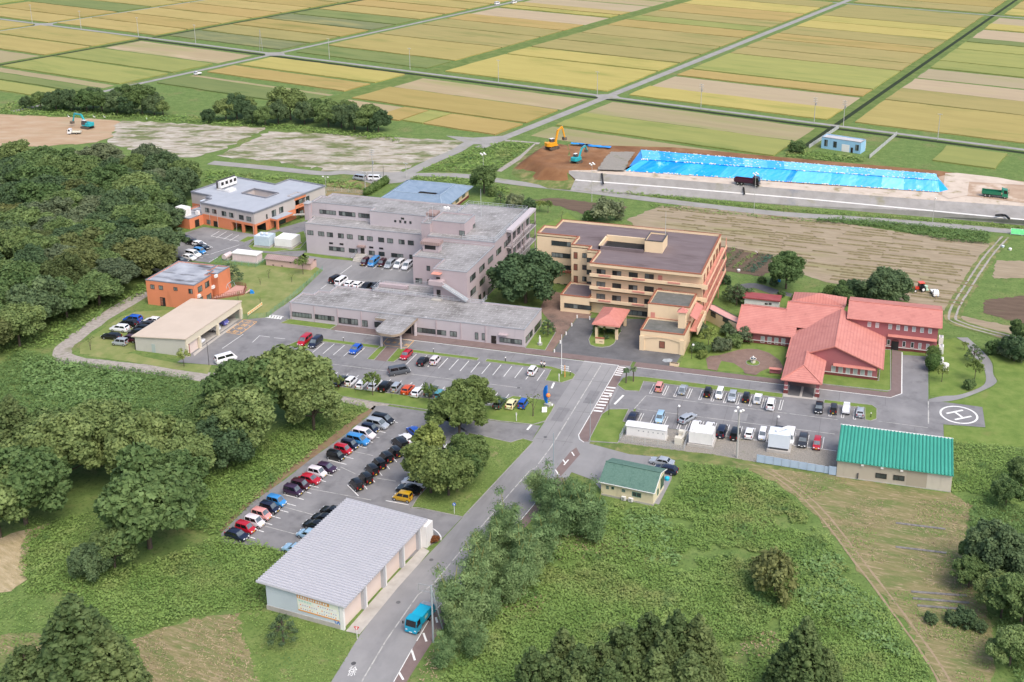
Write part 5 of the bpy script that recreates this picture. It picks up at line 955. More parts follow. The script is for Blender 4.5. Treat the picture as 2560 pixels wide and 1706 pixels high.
def water_tank(name, label, x0, x1, y0, y1, z0, z1, m, n, k2):
    t = thing(name, label, 'tank', ((x0+x1)/2,(y0+y1)/2,0)); boxp(t, 'shell', m, x0, x1, y0, y1, z0, z1)
    for k in range(n+1): x = x0+(x1-x0)*k/n; boxp(t, 'flange', m, x-.05, x+.05, y0-.08, y1+.08, z0, z1+.08)
    for k in range(k2+1): y = y0+(y1-y0)*k/k2; boxp(t, 'flange', m, x0-.08, x1+.08, y-.05, y+.05, z0, z1+.08)
    boxp(t, 'base', M_conc, x0-.3, x1+.3, y0-.3, y1+.3, 0, z0-.12); boxp(t, 'skid', M_copd, x0, x1, y0, y1, z0-.12, z0); boxp(t, 'hatch', M_white, x0+.5, x0+1.2, y0+.5, y0+1.2, z1, z1+.3); return t
M_pbl = MATS['pale_blue_panel']
wt = water_tank('panel_water_tank', 'pale blue panel water tank with dishes on its top by the back car park', -172.6, -168.2, 274.2, 277.8, .6, 3.2, mat('pale_blue_tank', [(.42,.52,.60),(.55,.63,.70)], .6, .5), 3, 2)
for dx in (1.2,2.6): MB().ball((-172+dx,275.4,3.8),.4,.25,.4).build('dish', M_white, wt, 40)
water_tank('panel_water_tank', 'white panel water tank with ribbed sides on the lawn by the hospital', -167.0, -161.9, 275.4, 280.2, .5, 2.7, M_white, 4, 4)
water_tank('panel_water_tank', 'white panel water tank on legs between the right car park and verge', -34.3, -29.8, 197.7, 200.9, .7, 3.0, M_white, 4, 2)
sb = thing('switchgear_cabinet', 'long white switchgear cabinet with doors inside a wire fence enclosure', 'cabinet', (-42.9,199,0))
boxp(sb, 'body', M_white, -46.8, -39.0, 198.0, 199.9, .3, 2.45); quadroof(sb, [[(-47,197.8,2.45),(-38.8,197.8,2.45),(-38.8,198.95,2.75),(-47,198.95,2.75)],[(-47,198.95,2.75),(-38.8,198.95,2.75),(-38.8,200.1,2.45),(-47,200.1,2.45)]], M_wframe, thick=.06); boxp(sb, 'base', M_conc, -47, -38.8, 197.8, 200.1, 0, .3)
for k in range(8):
    d_ = boxp(sb, 'cabinet_door', M_white, -46.7+.96*k, -45.8+.96*k, 197.95, 198.01, .4, 2.35)
    if k > 1: MB().tube((-46.25+.96*k,197.955,1.6),(-46.25+.96*k,197.93,1.6),.14,n=10).build('gauge', M_steel, d_)
cb = thing('concrete_trough', 'open concrete cable pit box at the end of the wire fence', 'cable box', (-36.4,199.3,0))
mb = MB(); mb.prism([(-37.1,197.4),(-35.6,197.4),(-35.4,201.4),(-36.8,201.4)], 0, .5); mb.box(-37.1,-35.6,197.4,198.4,.5,1.4); mb.box(-35.9,-35.5,198.4,201.2,.5,1.2); mb.box(-36.9,-35.9,200.4,201.3,.5,1.3); mb.build('body', mat('cream_concrete', [(.55,.52,.44),(.66,.63,.55)], .8, .8), cb)
bb = thing('water_tank_tower', 'pale blue boxed tank on a concrete plinth behind the blue sheet fence', 'tank', (-17.4,200.8,0))
boxp(bb, 'shell', mat('ice_blue_panel', [(.60,.66,.72),(.66,.71,.76)], .5, .4), -19.3, -15.3, 199.4, 202.4, 1.1, 3.9); boxp(bb, 'plinth', M_conc, -19.5, -15.0, 199.2, 202.6, 0, .6); boxp(bb, 'skid', M_copd, -19.1, -15.5, 199.6, 202.2, .6, 1.1)
mb = MB(); mb.bar((-18,200.4,4.1),(-15.8,201.8,4.6),.5,.25); mb.tube((-16.8,200.8,3.9),(-16.8,200.8,4.4),.08); mb.build('top_gear', M_white, bb)
# ------------------------------------------------------------------ cars
M_tyre = mat('tyre', [(.012,.012,.012)], rough=.8); M_rim = mat('rim', [(.45,.46,.48)], rough=.35, metal=.7); M_cglass = mat('car_glass', [(.010,.012,.015)], rough=.06, spec=.8)
M_cwind = mat('windscreen', [(.05,.065,.075),(.16,.19,.21)], 1.2, .05, spec=.9); M_hl = mat('headlight', [(.75,.78,.80)], rough=.15, spec=.8); M_tl = mat('tail_light', [(.30,.012,.012)], rough=.25); M_py = mat('yellow_plate', [(.75,.52,.06)], rough=.5); M_pw = mat('white_plate', [(.75,.75,.73)], rough=.5)
wm = MB().tube((0,-.1,0),(0,.1,0),.31,n=14).mesh('wheel', M_tyre); rmm = MB().tube((0,-.11,0),(0,.11,0),.19,n=10).mesh('rim', M_rim)
KINDS = {  # L, W, H, hood, belt, screen run, roof back run, tail deck, wheelbase, ground
 'kei_wagon': (3.4,1.48,1.76,.62,.98,.55,.12,0,2.5), 'minivan': (4.65,1.72,1.82,.85,1.02,.85,.22,0,2.85), 'hatchback': (4.0,1.7,1.5,.95,.92,.75,.45,.12,2.55),
 'sedan': (4.6,1.75,1.45,1.15,.92,.75,.6,.62,2.7), 'suv': (4.5,1.8,1.66,1.05,1.02,.7,.4,.1,2.65), 'van': (4.7,1.7,1.96,.38,1.12,.62,.10,0,2.57), 'wagon': (4.55,1.73,1.48,1.1,.92,.75,.55,.08,2.65)}
CAR = {}
def car_parts(kind):
    if kind in CAR: return CAR[kind]
    L, W, H, hood, belt, run, back, deck, wb = KINDS[kind]; h = W/2; f = L/2
    mb = MB()
    st = [(f,.34,.60,.78),(f-.10,.26,.74,.93),(f-hood*.5,.22,.86 if kind != 'van' else .95,.985),(f-hood,.22,belt-.03,1.0),(0,.22,belt,1.0),(-f+max(deck,.25),.22,belt+.01,1.0),(-f+.08,.26,belt-.02 if deck > .3 else belt,.95),(-f,.36,belt-.12 if deck > .3 else belt-.04,.86)]
    n = 8; k0 = 0
    for x, zl, zt, wf in st:
        w_ = h*wf; mb.v += [(x,-w_*.9,zl),(x,-w_,zl+.16),(x,-w_,zt-.14),(x,-w_*.93,zt),(x,w_*.93,zt),(x,w_,zt-.14),(x,w_,zl+.16),(x,w_*.9,zl)]
    for i in range(len(st)-1):
        for j in range(n): mb.f.append((i*n+j, i*n+(j+1) % n, (i+1)*n+(j+1) % n, (i+1)*n+j)); mb.m.append(0)
    mb.f += [tuple(reversed(range(n))), tuple((len(st)-1)*n+j for j in range(n))]; mb.m += [0,0]
    xb0, xb1 = -f+deck+.04, f-hood+.06; xt0, xt1 = xb0+back, xb1-run; wb_, wt = h*.95, h*.80; zt = H-.07
    A = [(xb0,-wb_,belt-.03),(xb1,-wb_,belt-.03),(xb1,wb_,belt-.03),(xb0,wb_,belt-.03)]; B = [(xt0,-wt,zt),(xt1,-wt,zt),(xt1,wt,zt),(xt0,wt,zt)]; T = [(xt0+.12,-wt+.14,H),(xt1-.2,-wt+.14,H),(xt1-.2,wt-.14,H),(xt0+.12,wt-.14,H)]
    mb.add(A+B+T, [(i,(i+1) % 4,4+(i+1) % 4,4+i) for i in range(4)]+[(4+i,4+(i+1) % 4,8+(i+1) % 4,8+i) for i in range(4)]+[(8,9,10,11)])
    body = mb.mesh(kind+'_body', paint('808080'), smooth=38)
    def panel(q, u0, u1, v0, v1, m, d=.012):
        a, b, c, e = (Vector(p) for p in q); nv = (b-a).cross(e-a).normalized()
        P = lambda u, v: a.lerp(b,u).lerp(e.lerp(c,u),v)+nv*d
        return MB().add([P(u0,v0),P(u1,v0),P(u1,v1),P(u0,v1)], [(0,1,2,3)]).mesh('panel', m)
    parts = [('windshield', panel((A[1],A[2],B[2],B[1]),.06,.94,.12,.94,M_cwind)), ('rear_window', panel((A[3],A[0],B[0],B[3]),.08,.92,.30,.92,M_cglass))]
    for q in ((A[0],A[1],B[1],B[0]), (A[2],A[3],B[3],B[2])):
        r = q is not None and q[0] == A[2]
        for u0, u1 in ((.06,.47),(.51,.93)): parts.append(('side_window', panel(q,u0,u1,.16,.9,M_cglass)))
    for s in (-1,1):
        parts.append(('headlight', MB().box(f-.17,f+.012,s*h*.62-.16,s*h*.62+.16,.56,.72).mesh('headlight', M_hl)))
        zb = belt+.0 if deck < .3 else belt-.22
        parts.append(('tail_light', MB().box(-f-.012,-f+.1,s*h*.72-.1,s*h*.72+.1,zb-.3,zb-.02 if deck > .3 else zb+.12).mesh('tail_light', M_tl)))
    pl = M_py if kind == 'kei_wagon' else M_pw
    for x in (f+.008, -f-.02): parts.append(('number_plate', MB().box(x-.01,x+.012,-.17,.17,.42,.58).mesh('number_plate', pl)))
    CAR[kind] = (body, parts, [(wb/2+.02,-h+.09),(wb/2+.02,h-.09),(-wb/2+.02,-h+.09),(-wb/2+.02,h-.09)]); return CAR[kind]
def child(name, me, parent, loc=(0,0,0), rz=0.0):
    o = bpy.data.objects.new(name, me); COL.objects.link(o); o.parent = parent; o.location = loc; o.rotation_euler = (0,0,rz); return o
COLS = {'black': '0b0c10', 'navy': '131b33', 'white': 'e2e3e6', 'silver': 'a9b0b8', 'grey': '565b62', 'dark grey': '2a2c31', 'red': 'a81428', 'maroon': '3d1420', 'plum': '35203a', 'blue': '1550b0', 'sky blue': '3f8fd0', 'pale blue': '9fc3dc', 'pink': 'd3a3a6', 'pearl': 'd5cdd3', 'cream': 'd9d3a4', 'orange': 'c04a18', 'gold': 'b8901c', 'teal': '4f8f9c', 'green': '3f5048', 'rose': 'cf8f8a', 'violet': '6f6fc0'}
def car(kind, colour, p, deg, label, group, z=.045, name='parked_car'):
    body, parts, wh = car_parts(kind)
    t = thing(name, label, 'van' if kind in ('van', 'minivan') else 'car', (p[0],p[1],z), R(deg), group)
    b = child('body', body, t); b.material_slots[0].link = 'OBJECT'; b.material_slots[0].material = paint(COLS[colour], metal=.25 if colour in ('silver','grey','pale blue','sky blue') else 0.0)
    for nm, me in parts: child(nm, me, t)
    for x, y in wh: w_ = child('wheel', wm, t, (x,y,.31)); child('rim', rmm, w_)
    return t
ORD = ['first','second','third','fourth','fifth','sixth','seventh','eighth','ninth','tenth','eleventh','twelfth','thirteenth','fourteenth','fifteenth','sixteenth','seventeenth','eighteenth','nineteenth','twentieth']
KN = {'kei_wagon': 'mini car', 'minivan': 'minivan', 'hatchback': 'hatchback', 'sedan': 'sedan', 'suv': 'SUV', 'van': 'van', 'wagon': 'estate car'}
def row(zm, items, deg, phrase, group, jit=1.2):
    for k, (c, kd, px, py, *dd) in enumerate(items):
        p = zm(px, py, .8); car(kd, c, p, (dd[0] if dd else deg)+RNG.uniform(-jit, jit), f'{c} {KN[kd]}, {ORD[k]} {phrase}', group)
K, H_, S_, U_, MV, V_, WG = 'kei_wagon', 'hatchback', 'sedan', 'suv', 'minivan', 'van', 'wagon'
row(zf, [('red',MV,242,588,-90),('navy',MV,347,608,-90),('blue',H_,742,672,-91),('red',H_,1237,728,-90),('black',H_,1402,788,90),('pearl',K,1522,785,90)], -90, 'from left in the row before the low pink wing', 'cars in the row before the low pink wing')
car(K, 'white', zh(517,652,.8), 90, 'white boxy mini car alone at the right end before the flagpole island', 'cars in the row before the low pink wing')
car(V_, 'grey', zf(1168,885,.9), 39, 'dark grey van driving across the middle aisle of the car park', None, name='moving_van')
row(zf, [('white',H_,290,925),('white',K,372,935),('black',MV,472,965),('black',S_,597,980),('white',K,698,992),('white',H_,806,1015),('white',WG,928,1022),('black',U_,1035,1035),('silver',K,1145,1050),('orange',H_,1252,1065),('white',H_,1350,1090),('green',WG,1480,1080),('teal',K,1565,1122)], 90, 'from left in the row along the long lawn strip', 'cars along the long lawn strip')
row(zh, [('green',WG,193,962),('cream',H_,312,972),('blue',K,425,972)], 90, 'from left in the short row beside the monument lawn', 'cars beside the monument lawn')
row(zi, [('rose',K,583,418,90),('black',K,1058,470,90),('white',K,1173,485,-90),('silver',H_,1300,505,-90),('black',K,1435,520,90),('white',MV,1676,583,90),('black',H_,2147,620,-90),('dark grey',K,2290,632,90),('silver',H_,2552,658,90)], 90, 'from left, upper row of the right car park', 'cars in the upper row of the right car park')
row(zi, [('navy',S_,323,712,90),('pale blue',K,588,720,-90),('silver',WG,858,720,62),('white',H_,938,792,90),('white',H_,1072,808,90),('navy',MV,1196,848,90),('black',MV,1326,872,90),('white',H_,1465,866,90),('white',K,1595,884,-90),('dark grey',S_,1742,858,-90),('white',V_,1866,908,-90),('dark grey',U_,1990,940,-90),('red',K,2128,975,-90)], 90, 'from left, lower row of the right car park', 'cars in the lower row of the right car park')
car(S_, 'silver', ZM(1480,1130,11.2)(1965,250,.8), 174, 'silver sedan parked behind the green-roofed pharmacy', 'cars at the pharmacy'); car(WG, 'navy', ZM(1480,1130,11.2)(2070,470,.8), 174, 'dark blue estate car at the gable end of the pharmacy', 'cars at the pharmacy')
row(zb, [('maroon',K,832,842),('sky blue',V_,920,842),('maroon',K,1000,852),('silver',MV,1078,862),('white',MV,1168,862),('white',MV,1247,876)], -90, 'from left in the yard row under hospital windows', 'cars in the yard row under the hospital windows')
row(zb, [('black',MV,553,1008,78),('white',V_,602,1032),('white',H_,686,1050),('white',H_,769,1060),('black',S_,857,1068),('dark grey',S_,950,1068),('black',S_,1040,1076),('white',H_,1116,1084),('white',H_,1196,1098)], 88, 'from left in the yard row behind the low wing', 'cars in the yard row behind the low wing')
row(za, [('black',S_,650,765),('grey',S_,683,785),('black',U_,716,806),('white',H_,776,820),('black',S_,806,848),('sky blue',K,782,892),('white',MV,716,920),('white',H_,678,952),('dark grey',S_,592,978),('black',S_,455,1032),('white',V_,375,1068)], -10, 'from far end of the line at the wood edge', 'cars at the edge of the wood')
z2 = ZM(240,770,2091/160)
row(z2, [('blue',U_,1205,345),('black',U_,1050,490),('white',U_,775,650),('black',WG,500,905),('silver',K,790,1110)], 182, 'from far end of outer line on the grass', 'cars on the grass, outer line')
row(z2, [('white',H_,1850,390),('dark grey',S_,1680,510),('black',H_,1500,640),('black',H_,1330,775),('maroon',U_,1110,990)], 182, 'from far end of inner line beside beige shed', 'cars on the grass, inner line')
for c, kd, x, y, lb in (('white',H_,-151.6,213.8,'white hatchback inside the middle bay of the beige shed'),('white',V_,-152.2,220.6,'white van inside the far bay of the beige shed'),('violet',V_,-152.4,224.2,'violet-blue van inside the far bay of the beige shed')): car(kd, c, (x,y), 0, lb, 'cars in the beige shed', .07)
car(V_, 'white', ze(1425,975,1.5), 55, 'white van half hidden under the big tree by the lane', None)
row(zk, [('black',MV,1715,188),('silver',MV,1660,232),('navy',K,1590,278),('pearl',MV,1530,330),('sky blue',MV,1470,388),('navy',K,1390,435),('red',K,1325,485),('black',K,1253,545),('plum',H_,1157,658),('pearl',K,1072,708),('red',H_,1000,770),('maroon',K,907,830),('plum',K,835,886),('sky blue',K,672,990),('navy',K,604,1055),('rose',K,526,1120),('pearl',K,458,1190),('red',K,368,1252),('navy',H_,282,1318)], -8.2, 'from the top of the row beside the bramble bank', 'cars beside the bramble bank')
row(zk, [('blue',H_,2020,300),('white',H_,1945,372),('black',MV,1882,420),('black',K,1835,505),('black',K,1747,557),('black',K,1677,620),('black',K,1607,680),('black',K,1547,762),('black',K,1452,824)], 141.5, 'from the top of the slanting middle row', 'cars in the slanting middle row')
row(zk, [('white',H_,2330,480),('white',WG,2290,570),('black',S_,2190,690),('plum',MV,2095,720),('white',MV,2025,800),('black',S_,1970,870),('gold',K,1908,945)], 176, 'from the top of the row under the roadside trees', 'cars under the roadside trees')
row(zk, [('black',S_,1225,1085),('black',S_,1140,1155),('black',S_,1060,1220),('pale blue',H_,985,1310),('pale blue',S_,860,1455)], 172, 'from top, row half hidden behind the silver roof', 'cars behind the silver-roofed garage')
for z_, x, y, c, d, lb in ((zq,232,1045,'silver',172,'silver van parked on the gravel below the cleared ground'),(zq,324,1048,'white',10,'white van parked beside the tall pole on the gravel'),(zq,1042,20,'white',75,'white van on the farm lane at the top of the picture'),(zq,1142,14,'white',75,'second white van farther up the farm lane at the top')): car(V_, c, z_(x,y,.9), d, lb, None, .06)

# small pickup trucks
def pickup(p, deg, label, colour='white', z=.045, s=1.0):
    t = thing('pickup_truck', label, 'pickup truck', (p[0],p[1],z), R(deg)); t.scale = (s,s,s); c = paint(COLS[colour])
    mb = MB(); mb.add([(1.7,-.7,.35),(1.7,.7,.35),(.55,.7,.35),(.55,-.7,.35),(1.68,-.72,.95),(1.68,.72,.95),(.5,.72,.95),(.5,-.72,.95),(1.15,-.62,1.72),(1.15,.62,1.72),(.5,.64,1.76),(.5,-.64,1.76)], [(0,1,2,3),(0,4,5,1),(1,5,6,2),(2,6,7,3),(3,7,4,0),(4,8,9,5),(5,9,10,6),(6,10,11,7),(7,11,8,4),(8,11,10,9)])
    child('cab', mb.mesh('cab', c), t)
    mb = MB(); mb.box(-1.7,.48,-.72,.72,.55,.66); 
    for b in ((-1.7,.48,-.74,-.70),(-1.7,.48,.70,.74),(-1.74,-1.70,-.74,.74),(.44,.48,-.70,.70)): mb.box(*b,.66,.98)
    child('load_bed', mb.mesh('bed', c), t)
    child('windshield', MB().add([(1.70,-.60,1.0),(1.70,.60,1.0),(1.2,.54,1.66),(1.2,-.54,1.66)], [(0,1,2,3)]).mesh('ws', M_cwind), t)
    for s_ in (-1,1):
        child('side_window', MB().add([(1.5,s_*.722,1.0),(.6,s_*.722,1.0),(.6,s_*.665,1.62),(1.1,s_*.645,1.62)], [(0,1,2,3) if s_ > 0 else (3,2,1,0)]).mesh('sw', M_cglass), t); child('headlight', MB().box(1.66,1.72,s_*.5-.12,s_*.5+.12,.58,.72).mesh('hl', M_hl), t)
        for x in (1.15,-1.0): w_ = child('wheel', wm, t, (x,s_*.62,.31)); child('rim', rmm, w_)
    child('number_plate', MB().box(1.7,1.715,-.17,.17,.4,.54).mesh('np', M_py), t); return t
pickup(zi(815,445,.8), -90, 'silver mini pickup second from left in the upper right car park row', 'silver'); pickup(zi(1548,532,.8), -90, 'white mini pickup seventh from left in the upper right car park row'); pickup(zj(612,635,.8), 90, 'white mini pickup with its bed toward the aisle near the helipad')
pickup(zd(2182,515,.8), -75, 'white mini pickup standing in the stubble beside the tractor', z=.06); pickup(zp(1163,432,.8), 250, 'white mini pickup alone on the farm lane between green paddies', z=.06)
# ------------------------------------------------------------------ vegetation
def leafmat(name, a, b, c, rand=.22): return mat(name, [a, b, c], 1.1, .75, detail=4, spec=.2, rand=rand, transl=.3, blot=(tuple(min(1,x*1.25) for x in c), .22, .52, .74), blot2=(tuple(x*.8 for x in a), .6, .56, .72))
L_broad = leafmat('broad_leaves', (0.083,0.138,0.048), (0.136,0.203,0.070), (0.207,0.281,0.105)); L_dark = leafmat('dark_leaves', (0.057,0.100,0.049), (0.088,0.143,0.065), (0.133,0.196,0.089), .18)
L_cedar = leafmat('cedar_needles', (0.069,0.110,0.038), (0.110,0.159,0.057), (0.164,0.213,0.082), .15); L_bamb = leafmat('bamboo_leaves', (0.110,0.188,0.074), (0.177,0.269,0.111), (0.265,0.368,0.161), .15)
L_light = leafmat('light_leaves', (0.108,0.161,0.042), (0.158,0.218,0.058), (0.215,0.270,0.084)); L_grey = leafmat('grey_leaves', (0.098,0.132,0.072), (0.144,0.184,0.098), (0.202,0.238,0.131)); L_topi = leafmat('clipped_leaves', (0.051,0.109,0.031), (0.086,0.155,0.044), (0.125,0.201,0.064))
L_weed = mat('weed_leaves', [(.14,.235,.06),(.19,.30,.08),(.235,.345,.10),(.30,.38,.135)], .13, .8, detail=9, spec=.2, transl=.3, blot=((.27,.29,.11),.075,.52,.70), blot2=((.10,.19,.065),.16,.55,.70)); L_vine = mat('vine_leaves', [(.09,.165,.05),(.145,.24,.075),(.20,.30,.105)], .5, .75, detail=6, spec=.3, transl=.3)
L_mid = leafmat('mid_leaves', (0.082,0.132,0.041), (0.132,0.192,0.060), (0.192,0.258,0.091))
L_kud = mat('kudzu_leaves', [(.125,.22,.065),(.185,.30,.10),(.26,.37,.15)], .9, .7, detail=6, spec=.3, transl=.3); L_dry = mat('dead_stalks', [(.20,.15,.09),(.32,.25,.15),(.44,.35,.23)], .8, .9, detail=6)
M_bark = mat('bark', [(.075,.055,.04),(.13,.105,.085)], 2, .9, stretch=(3,3,.5)); M_culm = mat('bamboo_culm', [(.16,.20,.05),(.26,.25,.09)], 1, .6)
def quads_mesh(name, c, nrm, size, asp, m, rng, core=None):
    """leaf quads: centres c, normals nrm, sizes"""
    n = len(c); nrm = nrm/np.linalg.norm(nrm, axis=1, keepdims=True)
    r = rng.normal(size=(n,3)); t = np.cross(nrm, r); t /= np.linalg.norm(t, axis=1, keepdims=True); b = np.cross(nrm, t)
    t = t*(size*asp)[:,None]; b = b*size[:,None]
    v = np.stack([c-t-b*.6, c+t-b*.6, c+t*.6+b, c-t*.6+b], 1).reshape(-1,3)
    f = np.arange(4*n).reshape(n,4)
    if core is not None:
        cv, cf = core; f2 = cf+len(v); v = np.concatenate([v, cv])
        loops = np.concatenate([f.ravel(), f2.ravel()]); starts = np.concatenate([np.arange(n)*4, 4*n+np.arange(len(cf))*3])
    else: loops, starts = f.ravel(), np.arange(n)*4
    me = bpy.data.meshes.new(name); me.vertices.add(len(v)); me.vertices.foreach_set('co', v.astype(np.float32).ravel())
    me.loops.add(len(loops)); me.loops.foreach_set('vertex_index', loops.astype(np.int32)); me.polygons.add(len(starts)); me.polygons.foreach_set('loop_start', starts.astype(np.int32))
    me.materials.append(m); me.update(calc_edges=True); return me
def ico(sub=2):
    bm = bmesh.new(); bmesh.ops.create_icosphere(bm, subdivisions=sub, radius=1); v = np.array([tuple(q.co) for q in bm.verts]); f = np.array([[q.index for q in t.verts] for t in bm.faces]); bm.free(); return v, f
ICO = ico(2)
def lobed_crown(name, lobes, per, size, m, seed, up=.35, core=.62, asp=.8, flat=1.0):
    rng = np.random.default_rng(seed); C, N, S = [], [], []; cv, cf = [], []; k = 0
    for (x,y,z,r) in lobes:
        n = int(per*r*r); d = rng.normal(size=(n,3)); d[:,2] += .25; d /= np.linalg.norm(d, axis=1, keepdims=True)
        # clumps on the lobe
        h = rng.normal(size=(max(6,int(9*r)),3)); h /= np.linalg.norm(h, axis=1, keepdims=True); j = rng.integers(0, len(h), n); d = d*.55+h[j]*.6; d /= np.linalg.norm(d, axis=1, keepdims=True)
        rad = r*(.50+.66*rng.random(n)**.8); p = d*rad[:,None]; p[:,2] *= flat; C.append(p+np.array([x,y,z])); N.append(d*.8+rng.normal(size=(n,3))*.6+np.array([0,0,up+.15])); S.append(size*(.6+.8*rng.random(n)))
        q = ICO[0]*(r*core*(1+.15*rng.normal(size=(len(ICO[0]),1)))); q[:,2] *= flat; cv.append(q+np.array([x,y,z])); cf.append(ICO[1]+k); k += len(q)
    return quads_mesh(name, np.concatenate(C), np.concatenate(N), np.concatenate(S), asp, m, rng, (np.concatenate(cv), np.concatenate(cf)))
def broad_lobes(rx, rz, zc, n, seed, rmin=.9, rmax=1.8, low=-.5, ry=None):
    r = random.Random(seed); out = []; ga = math.pi*(3-math.sqrt(5)); ry = ry or rx
    for i in range(n):
        t = low+(1-low)*(i+.5)/n; a = ga*i+r.uniform(-.4,.4); q = math.sqrt(max(0,1-t*t)); rr = r.uniform(rmin, rmax); k = r.uniform(.62,1.08)*(1+.16*math.sin(2*a+seed)+.10*math.sin(3*a+2*seed))
        out.append((rx*k*q*math.cos(a), ry*k*q*math.sin(a), zc+rz*k*t+r.uniform(-.3,.3), rr))
    return out
def trunk_mesh(name, h, r, limbs, m, seed, lean=(0,0)):
    rg = random.Random(seed); mb = MB(); mb.tube((0,0,-.1),(lean[0]*.5,lean[1]*.5,h*.5),r,r*.8,8); mb.tube((lean[0]*.5,lean[1]*.5,h*.5),(lean[0],lean[1],h),r*.8,r*.45,8)
    for (x,y,z) in limbs: s = rg.uniform(.35,.8); mb.tube((lean[0]*s,lean[1]*s,h*s),(x,y,z),r*.4,r*.12,6)
    return mb.mesh(name, m, smooth=60)
TP = {}
def proto(kind, crown, trunk): TP[kind] = (crown, trunk)
# unit: metres at scale 1, about 10 m tall
for k in range(4):
    lb = broad_lobes(4.3, 3.6, 6.0, (40,58,34,70)[k], 20+k, (.8,.6,1.1,.5)[k], (1.9,1.6,2.1,1.45)[k])
    proto('broad%d' % k, lobed_crown('broad_crown', lb, (210,240,190,260)[k], (.24,.21,.27,.20)[k], L_broad, 40+k, core=(.42,.36,.42,.34)[k], flat=(.72,.8,.66,.85)[k]), trunk_mesh('trunk', 6, .30, [tuple(q[:3]) for q in lb[::6]], M_bark, k))
for k in range(2):
    lb = broad_lobes(4.6, 3.8, 5.6, 56, 30+k, .8, 1.5, -.7)
    proto('dark%d' % k, lobed_crown('dark_crown', lb, 220, .21, L_dark, 50+k), trunk_mesh('trunk', 5, .3, [tuple(q[:3]) for q in lb[::7]], M_bark, k))
lb = broad_lobes(3.6, 2.6, 6.6, 26, 61, .7, 1.25, -.3); proto('airy', lobed_crown('airy_crown', lb, 105, .27, L_light, 61, core=.45), trunk_mesh('trunk', 6.2, .2, [tuple(q[:3]) for q in lb[::2]], M_bark, 7))
lb = [(r_*math.cos(a), r_*math.sin(a), z, rr) for z, r_, rr, n_ in ((1.2,2.6,.85,10),(2.3,2.5,.85,10),(3.5,2.2,.85,9),(4.8,1.9,.8,8),(6.1,1.55,.75,7),(7.4,1.15,.7,6),(8.6,.75,.6,5),(9.6,.3,.5,3),(10.3,0,.36,1)) for a in [2*math.pi*(i+.5*((z*10) % 2))/n_+z for i in range(n_)]]
proto('cedar0', lobed_crown('cedar_crown', lb, 300, .17, L_cedar, 71, up=.5, asp=.7, flat=1.15), trunk_mesh('trunk', 9, .28, [], M_bark, 3))
rg_ = random.Random(4); lb2 = [(x*1.1+rg_.uniform(-.3,.3), y*1.1+rg_.uniform(-.3,.3), z*.92+rg_.uniform(-.25,.25), r_*rg_.uniform(.85,1.2)) for x,y,z,r_ in lb]
proto('cedar1', lobed_crown('cedar_crown', lb2, 300, .17, L_cedar, 72, up=.5, asp=.7, flat=1.1), trunk_mesh('trunk', 8.5, .28, [], M_bark, 4))
def bamboo(seed):
    rng = np.random.default_rng(seed); C, N, S = [], [], []; mb = MB()
    for i in range(7):
        a = rng.uniform(0,6.28); r0 = rng.uniform(.1,1.1); bx, by = r0*math.cos(a), r0*math.sin(a); h = rng.uniform(5.5,9.5); lx, ly = rng.normal(size=2)*.9
        pts = [(bx+lx*t*t, by+ly*t*t, h*t-(.4*t**4)) for t in np.linspace(0,1,7)]
        for p, q in zip(pts, pts[1:]): mb.tube(p, q, .06, .05, 5, cap=False)
        for j in range(9):
            t = rng.uniform(.28,1.0); cx, cy, cz = bx+lx*t*t, by+ly*t*t, h*t; w = (.3+.85*(1-abs(t-.62)*1.3)); n = 150; d = rng.normal(size=(n,3)); d[:,2] = -abs(d[:,2])*.7+.2; p = d*np.array([w*.62,w*.62,.55])+np.array([cx+rng.normal()*.4,cy+rng.normal()*.4,cz])
            C.append(p); nn = d.copy(); nn[:,2] = .8; N.append(nn+rng.normal(size=(n,3))*.5); S.append(.115*(.6+.9*rng.random(n)))
    return quads_mesh('bamboo_crown', np.concatenate(C), np.concatenate(N), np.concatenate(S), .55, L_bamb, rng), mb.mesh('culm', M_culm)
for k in range(3): TP['bamboo%d' % k] = bamboo(80+k)
lb = broad_lobes(1.9, 1.5, 1.7, 20, 91, .5, .85, -.6); proto('shrub', lobed_crown('shrub_crown', lb, 190, .17, L_broad, 91, core=.7), trunk_mesh('stem', 1.2, .08, [], M_bark, 1)); proto('greyshrub', lobed_crown('shrub_crown', lb, 190, .15, L_grey, 92, core=.6), TP['shrub'][1]); proto('darkshrub', lobed_crown('shrub_crown', lb, 190, .17, L_dark, 95, core=.7), TP['shrub'][1])
proto('topiary', lobed_crown('topiary_crown', [(0,0,1.9,1.6)], 1500, .11, L_topi, 93, core=.9), trunk_mesh('stem', 1.0, .1, [], M_bark, 2))
lb = broad_lobes(1.6, .8, 3.2, 11, 94, .4, .7, -.2); proto('sapling', lobed_crown('sapling_crown', lb, 120, .16, L_light, 94, core=.4), trunk_mesh('stem', 3.0, .08, [tuple(q[:3]) for q in lb[::2]], M_bark, 5))
lb = [(1.2*math.cos(a)*k, 1.2*math.sin(a)*k, z, r_) for z, k, r_, n_ in ((1.4,1.4,.55,7),(2.3,1.2,.55,6),(3.2,.9,.5,5),(4.0,.3,.5,2)) for a in [6.28*i/n_+z for i in range(n_)]]; proto('pine', lobed_crown('pine_crown', lb, 200, .13, L_dark, 96, core=.5, flat=.5, asp=.4), trunk_mesh('stem', 3.9, .13, [tuple(q[:3]) for q in lb], M_bark, 6)); proto('bare', lobed_crown('bare_crown', [(0,0,2.0,.5),(.4,.2,2.3,.35),(-.4,.1,2.2,.35)], 60, .09, L_light, 97, core=.1), trunk_mesh('stem', 1.5, .06, [(.6,.2,2.5),(-.6,.1,2.4),(.1,-.6,2.3),(0,.5,2.6)], M_bark, 8))
